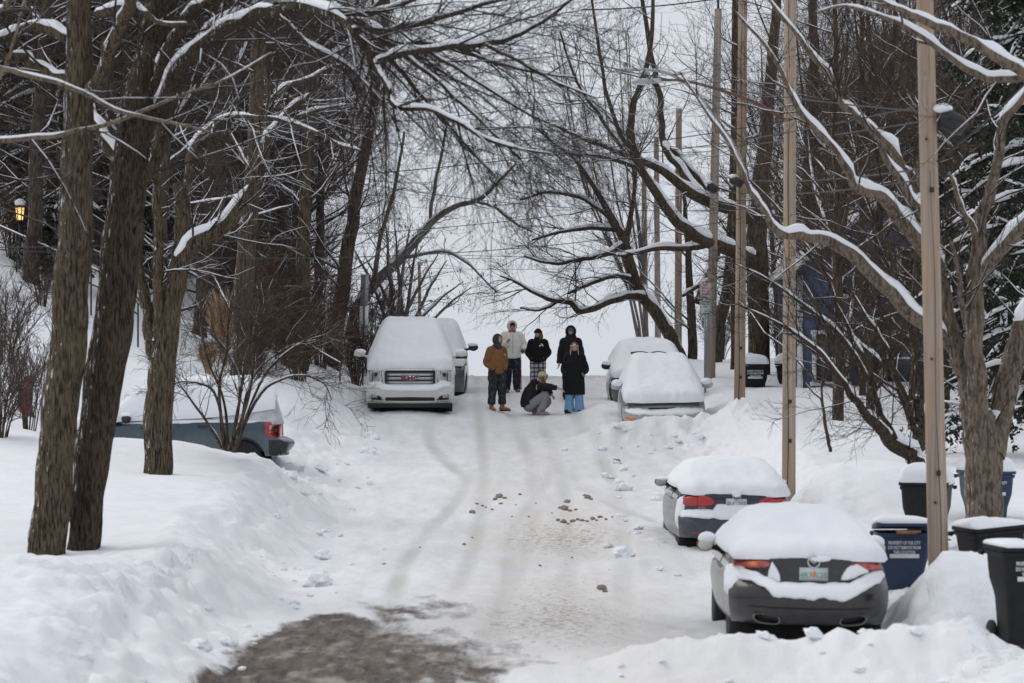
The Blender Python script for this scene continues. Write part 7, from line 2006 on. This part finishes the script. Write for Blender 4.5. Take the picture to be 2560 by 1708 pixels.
def bin_(label, loc, rotz, mat, snow_h=.16, lines=3, open_lid=False, lbl=True, roll=0.0, group='wheeled refuse bins'):
    """two-wheeled refuse cart, front along local -y"""
    root = thing('wheelie_bin', label, 'refuse bin', loc, (0, roll, rotz))
    secs = [(.03, .46, .5), (.35, .49, .54), (.52, .51, .57), (.6, .54, .62), (.72, .60, .70), (.86, .62, .73), (.96, .63, .745), (.98, .67, .79), (1.02, .67, .79)]
    mb = MB(); G = np.stack([np.column_stack([rrect(w, d, .07), np.full(28, z)]) for z, w, d in secs]); mb.grid(G, close_v=True); mb.f.append(np.arange(28)[None]); mb.f.append((len(secs) - 1) * 28 + np.arange(28)[None])
    auto_smooth(mb.build('tub', mat, root), 40)
    tilt = R(-5) if open_lid else 0
    mb = MB(); G = np.stack([np.column_stack([rrect(.70, .84, .08), np.full(28, 1.03)]), np.column_stack([rrect(.70, .84, .08), np.full(28, 1.07)]), np.column_stack([rrect(.62, .74, .1), np.full(28, 1.11)]), np.column_stack([rrect(.3, .4, .1), np.full(28, 1.13)])])
    G[..., 2] += np.tan(tilt) * (G[..., 1] - .4) * 1.0
    mb.grid(G, close_v=True); mb.f.append(np.arange(28)[None]); mb.f.append(3 * 28 + np.arange(28)[None]); auto_smooth(mb.build('lid', mat, root), 35)
    mb = MB(); mb.tube([(-.34, .40, .97), (-.36, .5, .98), (.36, .5, .98), (.34, .40, .97)], .022, 8); mb.build('handle', mat, root)
    for s in (-1, 1):
        mb = MB(); mb.lathe([(.02, -.03), (.11, -.035), (.13, -.02), (.13, .02), (.11, .035), (.02, .03)], (0, 0, 0), 20, 'x'); w = mb.build('wheel', M['rubber'], root); w.location = (s * .27, .3, .13)
    if snow_h:
        mb = MB(); th = np.linspace(0, PI / 2 * .98, 9)
        base = rrect(1, 1, .12)
        G = np.stack([np.column_stack([base[:, 0] * (.71 * np.cos(t) ** .55), base[:, 1] * (.84 * np.cos(t) ** .55), np.full(28, 1.06 + snow_h * math.sin(t) ** .9) + .02 * np.sin(base[:, 0] * 9)]) for t in th])
        G[..., 2] += np.tan(tilt) * (G[..., 1] - .4)
        G[..., 2] += .05 * (fbm(G[..., 0] * 3 + loc[0], G[..., 1] * 3, 5, 3) - .5) * (G[..., 2] > 1.08)
        mb.grid(G, close_v=True); mb.f.append(8 * 28 + np.arange(28)[None]); mb.f.append(np.arange(28)[None]); mb.build('snow_cap', M['snow_car'], root)
    if lbl:
        wh = M['white']; y0 = -.372
        par = MB(); par.box((0, y0 - .0, .69 + .03), (.36, .006, .05)); 
        st = par.build('label_bar', wh, root, False)
        for k, s in enumerate(('PROPERTY OF THE', 'CITY OF THE VILLAGE', 'REFUSE SERVICES')[:lines]):
            s = ('PROPERTY OF THE CITY', 'DO NOT REMOVE FROM', 'THIS LOCATION')[k]
            text_mesh('label_text', s, .058, wh, root, (0, -.378 - .003, .9 - k * .058), (PI / 2, 0, 0), .002, bold=.001, sx=.62)
        st.location = (0, 0, .02)
    return root


def build_bins():
    bl = plain('charcoal plastic bin', (.015, .0145, .016), .6, 0, .2, 9, 0, .25); nv = plain('navy plastic bin', (.016, .034, .085), .5, 0, .15, 9)
    x = lambda px, d: (px - CX) / FPX * d
    bin_('navy blue bin by the black sedan, lid ajar under snow, half behind a pole', (x(2255, 42.2), 42.2, -3.37), R(-2), nv, .12, open_lid=True)
    bin_('black bin behind the navy one, domed snow cap, split by the nearest pole', (x(2317, 47.5), 47.5, -3.02), R(-14), bl, .26, lbl=False)
    bin_('navy blue bin with a domed snow cap behind the thick multi-limbed trunk', (x(2465, 50.5), 50.5, -2.98), R(10), nv, .26, 1)
    bin_('tilted charcoal bin with a flat snow cap in front of the thick trunk', (x(2492, 40.6), 40.6, -3.25), R(12), bl, .1, roll=R(-5))
    bin_('black bin at the right edge of the frame, nearest of all the bins', (x(2560, 36.3), 36.3, -3.24), R(8), bl, .07)
    bin_('far black bin with white lettering right of the third pole', (x(1883, 83.5), 83.5, -1.62), R(4), bl, .26)
    bin_('far black bin split by the second pole, without lettering', (x(1982, 84.5), 84.5, -1.62), R(-25), bl, .28, lbl=False)
    # cardboard sticking out of the blue bin
    root = thing('cardboard_sheet', 'strip of brown cardboard sticking out under the lid of the navy bin by the sedan', 'cardboard', (x(2268, 41.7), 41.78, -2.335))
    mb = MB(); mb.box((0, 0, 0), (.24, .12, .035)); mb.box((.1, -.03, .01), (.14, .1, .02)); mb.build('cardboard', plain('brown cardboard', (.3, .16, .07), .9), root, False)
    # hydrant
    d = 45.0; hx = x(2371, d); rd = plain('red hydrant paint', (.33, .03, .03), .45); wt = M['white']
    root = thing('fire_hydrant', 'red and white fire hydrant peeking out behind the nearest pole', 'fire hydrant', (hx - .02, d, -2.98 - .55))
    mb = MB(); mb.lathe([(.0, 0), (.15, 0), (.15, .05), (.11, .06), (.105, .5), (.14, .51), (.14, .55), (.1, .56), (.1, .62)], (0, 0, 0), 20); mb.build('barrel', rd, root)
    mb = MB(); mb.lathe([(.125, .62), (.13, .65), (.11, .74), (.06, .8), (.03, .81), (.03, .86), (0, .86)], (0, 0, 0), 20); mb.build('bonnet', wt, root)
    for s in (-1, 1):
        mb = MB(); mb.lathe([(0, 0), (.055, 0), (.055, .09), (.035, .1), (.035, .13), (0, .13)], (0, 0, 0), 14, 'x'); o = mb.build('nozzle_cap', M['black'], root); o.location = (s * .1, 0, .56); o.scale = (s, 1, 1)
    mb = MB(); mb.ball((0, 0, .86), (.12, .12, .05)); mb.build('snow_cap', M['snow_car'], root)


def build_signs():
    # two parking plates on a post
    d = 84.0; px = 1763
    x = (px - CX) / FPX * d; zb = h1(x, d); st = plain('galvanised post', (.33, .37, .4), .5, .5, .1, 8)
    root = thing('parking_sign', 'red and green parking plates on a steel post beside the grey weathered pole', 'road sign', (x, d, zb), (0, 0, R(12)))
    top = (CY - 705) / FPX * d - zb
    mb = MB(); mb.box((0, 0, top / 2 - .2), (.05, .03, top + .4)); mb.build('post', st, root, False)
    for (py0, py1, mat, lines, lab) in ((708, 750, M['red'], (('NO', .1), ('PARKING', .058), ('HERE TO', .06), ('CORNER', .06)), 'red no parking plate'), (751, 790, M['green'], (('2 HOUR', .068), ('PARKING', .058), ('8 AM', .05), ('-', .05), ('6 PM', .05)), 'green time limit plate')):
        z0 = (CY - py1) / FPX * d - zb + .02; z1 = (CY - py0) / FPX * d - zb; w = .29; hh = z1 - z0; zc = (z0 + z1) / 2
        mb = MB(); o2 = rrect(w, hh, .03, 4)
        G = np.stack([np.column_stack([o2[:, 0], np.full(20, -.03), o2[:, 1] + zc]), np.column_stack([o2[:, 0], np.full(20, -.02), o2[:, 1] + zc])]); mb.grid(G, close_v=True); mb.f.append(np.arange(20)[None]); mb.f.append(20 + np.arange(20)[None])
        p = mb.build('sign_plate', plain('reflective white sheet', (.6, .62, .62), .5, 0, .05, 9), root, False); p['label'] = lab
        mb = MB(); o3 = rrect(w - .03, hh - .03, .025, 4)
        a = np.vstack([o3, o3[:1]]); mb.tube(np.column_stack([a[:, 0], np.full(21, -.033), a[:, 1] + zc]), .005, 5, False); mb.build('border', mat, p)
        n = len(lines)
        for k, (s, sz) in enumerate(lines):
            text_mesh('lettering', s, sz, mat, p, (0, -.034, z1 - hh * (k + .75) / (n + 1.4)), (PI / 2, 0, 0), .002, bold=.001, sx=.85)
        zz = z0 + hh * .1
        sg = -1 if mat is M['red'] else 1
        mb = MB(); mb.box((0, -.034, zz), (.14, .005, .018)); mb.add([(sg * .11, -.036, zz), (sg * .06, -.036, zz + .024), (sg * .06, -.036, zz - .024)], [[0, 1, 2]]); mb.build('arrow', mat, p, False)
    # backs of two plates on a post, left kerb
    d = 86.0; x = (906 - CX) / FPX * d; zb = h1(x, d)
    root = thing('roadside_sign', 'tall grey sign seen from behind on a post left of the white truck', 'road sign', (x, d, zb), (0, R(1.2), 0))
    t = (CY - 686) / FPX * d - zb
    mb = MB(); mb.box((0, 0, t / 2 - .2), (.05, .04, t + .4)); mb.build('post', plain('brown steel post', (.16, .13, .115), .6, .2, .15, 8), root, False)
    for za, zb2, w in ((t - .78, t, .2), (t - 1.28, t - .8, .22)):
        mb = MB(); mb.box((0, .035, (za + zb2) / 2), (w, .012, zb2 - za)); mb.build('sign_plate', M['sign_back'] if za > t - 1 else M['white'], root, False)
    # wooden post stub
    d = 87.0; x = (939 - CX) / FPX * d; zb = h1(x, d); t = (CY - 815) / FPX * d - zb
    root = thing('wooden_post', 'short weathered wooden post beside the white truck', 'post', (x, d, zb), (0, R(3), 0))
    mb = MB(); mb.tube([(0, 0, -.2), (0, 0, t * .5), (.01, 0, t)], [.075, .07, .065], 12); mb.build('post', wood_mat('grey post wood', (.16, .15, .13), (.32, .3, .27)), root)
    mb = MB(); mb.ball((.01, 0, t), (.07, .07, .03)); mb.build('snow_cap', M['snow_limb'], root)
    # pale stub pole behind truck
    d = 103.0; b = P(1050, 850, d); root = thing('pale_pole', 'pale peeling pole stub among the seed pod trees', 'pole', tuple(b))
    t = (CY - 660) / FPX * d - b[2]
    mb = MB(); z = np.linspace(-.3, t, 10); mb.tube(np.stack([-.01 * z, 0 * z, z], -1), np.linspace(.06, .045, 10), 10); mb.build('pole', wood_mat('pale peeling wood', (.3, .24, .2), (.5, .42, .35)), root)
    mb = MB(); mb.ball((0, 0, t), (.09, .07, .06)); mb.build('snow_cap', M['snow_limb'], root)


def build_rails():
    def rail(lab, pts, d, posts, r=.022, two=None, end=False):
        b = P(pts[0][0], pts[0][1], d[0]); root = thing('handrail', lab, 'handrail', tuple(b))
        q = np.array([P(a, c, d[0] + (d[1] - d[0]) * i / (len(pts) - 1)) for i, (a, c) in enumerate(pts)]) - b
        mb = MB()
        mb.tube(q, r, 8)
        if two: mb.tube(q + np.array([0, 0, -two]), r * .8, 8)
        mb.build('rail', M['steel'], root)
        mb = MB(); mb.tube(q[:-1] + np.array([0, 0, r * 1.2]) if end else q + np.array([0, 0, r * 1.2]), r * .8, 6); mb.build('snow', M['snow_limb'], root)
        for t in posts:
            i = min(int(t), len(q) - 2); p = q[i] + (q[i + 1] - q[i]) * (t - i)
            zt = h1(p[0] + b[0], p[1] + b[1]) - b[2]
            mb = MB(); mb.tube([p, (p[0], p[1], min(zt, p[2] - .4) - .1)], r * .9, 8); mb.build('post', M['steel'], root)
    rail('double stair rail dusted with snow on the upper left slope', [(-80, 525), (0, 566), (140, 628), (250, 680), (345, 745)], (80, 74), (0.2, 1.3, 2.8, 4), .022, .36)
    rail('black handrail sloping down to the street left of the white truck', [(660, 793), (690, 797), (740, 838), (800, 880), (850, 908), (850, 952)], (79, 76), (1, 2.4), .02, None, True)


def build_houses():
    # blue clapboard house behind the thicket
    m, nt, b = newmat('blue clapboard')
    co = objco(nt); s = N(nt, 'ShaderNodeSeparateXYZ'); nt.links.new(co, s.inputs[0])
    fr = math_(nt, 'FRACT', math_(nt, 'MULTIPLY', s.outputs['Z'], 6.5))
    nt.links.new(mixc(nt, ramp(nt, noise(nt, co, 2, 4), [(.3, 0), (.7, 1)]), (.07, .105, .2), (.1, .145, .26)), b.inputs['Base Color']); bump(nt, b, fr, .6, .03); b.inputs['Roughness'].default_value = .7
    X0, X1, Y0, Y1 = 6.9, 11.4, 82.5, 88.5; zb = -1.5; ze = 1.6; zp = 3.4; xm = 9.15
    root = thing('house', 'blue clapboard house with white window trim behind the thicket', 'house', (xm, Y0, zb))
    mb = MB(); w = (X1 - X0) / 2
    V = [(-w, 0, 0), (w, 0, 0), (w, 0, ze - zb), (0, 0, zp - zb), (-w, 0, ze - zb)]; D = Y1 - Y0
    V2 = [(a, D, c) for a, _, c in V]
    mb.add(V + V2, [[0, 1, 2, 3, 4], [9, 8, 7, 6, 5], [0, 5, 6, 1], [1, 6, 7, 2], [4, 9, 5, 0]]); mb.build('wall', m, root, False)
    for sg in (-1, 1):
        mb = MB(); L = math.hypot(w + .35, (zp - ze) * (w + .35) / w); an = math.atan2(zp - ze, w)
        mb.box((sg * (w + .35) / 2, D / 2, zp - zb - (zp - ze) * (w + .35) / w / 2 + .09), (L, D + .7, .1), (0, sg * an, 0)); rf = mb.build('roof', plain('dark shingle', (.05, .05, .06), .9), root, False)
        mb = MB(); mb.box((sg * (w + .33) / 2, D / 2, zp - zb - (zp - ze) * (w + .33) / w / 2 + .21), (L * .98, D + .6, .13), (0, sg * an, 0)); mb.build('roof_snow', M['snow_car'], rf, False)
    for xx, zz, ww, hh in ((-1.45, 1.1, .8, 1.25), (.2, 1.1, .9, 1.25), (1.5, 1.1, .7, 1.25), (-.9, 3.1, .7, 1.0), (.6, 3.2, .8, 1.1)):
        mb = MB()
        for a, b2, sx, sz in ((0, hh / 2, ww + .16, .1), (0, -hh / 2, ww + .2, .1), (-ww / 2, 0, .1, hh), (ww / 2, 0, .1, hh), (0, 0, ww, .05)):
            mb.box((xx + a, -.03 - (.004 if sx < .2 else 0), zz + b2), (sx, .08, sz))
        fr_ = mb.build('window', M['white'], root, False)
        mb = MB(); mb.box((xx, -.015, zz), (ww, .02, hh)); mb.build('pane', M['glass'], fr_, False)
    for q in (-w + .06, w - .06):
        mb = MB(); mb.box((q, -.02, (ze - zb) / 2), (.14, .05, ze - zb)); mb.build('corner_board', M['white'], root, False)
    # dark house wall high on the left slope
    x0, d = -16.5, 96; zb = h1(-13, d) - 1
    root = thing('house', 'dark brown house high on the left slope behind the evergreens', 'house', (x0, d, zb))
    dm = plain('dark brown shingle wall', (.045, .032, .026), .9, 0, .3, 4)
    mb = MB(); mb.box((0, 3, 4), (7, 6, 8)); mb.build('wall', dm, root, False)
    mb = MB(); mb.box((0, 3, 8.15), (7.8, 6.8, .3)); mb.build('roof', plain('dark roof', (.03, .03, .032), .9), root, False)
    for xx, zz in ((1.2, 2.5), (1.6, 5.2), (2.9, 3.6)):
        mb = MB(); mb.box((xx, -.02, zz), (.9, .05, 1.3)); f = mb.build('window', plain('brown frame', (.1, .07, .05), .7), root, False)
        mb = MB(); mb.box((xx, -.035, zz), (.74, .04, 1.14)); mb.build('pane', M['glass'], f, False)
    # lit lantern on a post
    d = 79.0; p = P(50, 552, d); zb = h1(p[0], d)
    root = thing('lantern_post', 'lit yellow lantern with a snow cap on a dark post at the upper left', 'lantern', (p[0], d, zb))
    t = p[2] - zb
    mb = MB(); mb.tube([(0, 0, -.2), (0, 0, t)], .035, 10); mb.build('post', M['steel'], root)
    gm, nt, b = newmat('glowing lantern glass'); b.inputs['Base Color'].default_value = (.9, .6, .25, 1); b.inputs['Emission Color'].default_value = (1, .52, .16, 1); b.inputs['Emission Strength'].default_value = 1.5
    cg = noise(nt, objco(nt), 5, 2)
    nt.links.new(ramp(nt, cg, [(.3, (.9, .4, .1)), (.7, (1, .62, .25))]), b.inputs['Emission Color'])
    mb = MB(); mb.lathe([(.07, t + .02), (.105, t + .3)], (0, 0, 0), 6); lt = mb.build('lantern_glass', gm, root, False)
    mb = MB()
    for k in range(6):
        a = k * PI / 3; mb.tube([(.075 * math.cos(a), .075 * math.sin(a), t), (.112 * math.cos(a), .112 * math.sin(a), t + .31)], .012, 6)
    mb.lathe([(.0, t - .02), (.09, t - .02), (.09, t + .015), (0, t + .015)], (0, 0, 0), 12); mb.lathe([(.14, t + .3), (.13, t + .33), (.05, t + .42), (0, t + .43)], (0, 0, 0), 12); mb.build('lantern_frame', M['steel'], root)
    mb = MB(); mb.ball((0, 0, t + .41), (.13, .13, .1)); mb.build('snow_cap', M['snow_limb'], root)
# ------------------------------------------------------------------ light, camera, air
def setup():
    w = bpy.data.worlds.new('World'); SC.world = w; w.use_nodes = True
    nt = w.node_tree; nt.nodes.clear()
    out = N(nt, 'ShaderNodeOutputWorld')
    sky = N(nt, 'ShaderNodeTexSky', sky_type='NISHITA'); sky.sun_disc = False
    sky.sun_elevation = R(50); sky.sun_rotation = R(-60); sky.air_density = 1.2; sky.dust_density = 4.0; sky.ozone_density = 1.0
    hs = N(nt, 'ShaderNodeHueSaturation', Saturation=.35); nt.links.new(sky.outputs[0], hs.inputs['Color'])
    b1 = N(nt, 'ShaderNodeBackground', Strength=.07); nt.links.new(hs.outputs[0], b1.inputs['Color'])
    # cloud deck: an even pale overcast
    co = N(nt, 'ShaderNodeTexCoord').outputs['Generated']
    cl = ramp(nt, noise(nt, co, 2.2, 4, .5), [(.3, (.71, .755, .835)), (.7, (.795, .83, .89))])
    b2 = N(nt, 'ShaderNodeBackground', Strength=1.0); nt.links.new(cl, b2.inputs['Color'])
    mx = N(nt, 'ShaderNodeMixShader', Fac=.82); nt.links.new(b1.outputs[0], mx.inputs[1]); nt.links.new(b2.outputs[0], mx.inputs[2]); nt.links.new(mx.outputs[0], out.inputs['Surface'])
    L = bpy.data.lights.new('Sun', 'SUN'); L.energy = .9; L.angle = R(35); L.color = (1, .955, .9)
    so = bpy.data.objects.new('Sun', L); COL.objects.link(so)
    el, az = R(50), R(-60)
    d = Vector((math.sin(az) * math.cos(el), math.cos(az) * math.cos(el), math.sin(el)))
    so.rotation_euler = d.to_track_quat('Z', 'Y').to_euler()
    cam = bpy.data.cameras.new('Camera'); co_ = bpy.data.objects.new('Camera', cam); COL.objects.link(co_)
    cam.sensor_width = 36; cam.lens = 36 * FPX / 2560; cam.clip_start = 1; cam.clip_end = 3000
    co_.rotation_euler = (PI / 2, 0, 0)
    cam.dof.use_dof = True; cam.dof.focus_distance = 79; cam.dof.aperture_fstop = 3.2; cam.dof.aperture_blades = 0
    SC.camera = co_
    SC.view_settings.view_transform = 'Standard'; SC.view_settings.look = 'None'; SC.view_settings.exposure = .08; SC.view_settings.gamma = 1
    SC.cycles.use_denoising = True; SC.cycles.max_bounces = 6; SC.cycles.diffuse_bounces = 3; SC.cycles.glossy_bounces = 2; SC.cycles.transmission_bounces = 2; SC.cycles.volume_bounces = 0
    SC.cycles.volume_step_rate = 5


import time
T0 = time.time()
def step(n):
    print('STEP %-8s %.1fs' % (n, time.time() - T0), flush=True)


setup(); build_ground(); step('ground')
make_clods(); build_cars(); step('cars')
build_people(); step('people')
build_poles(); build_bins(); build_signs(); build_rails(); build_houses(); step('street')
build_trees(); step('trees')
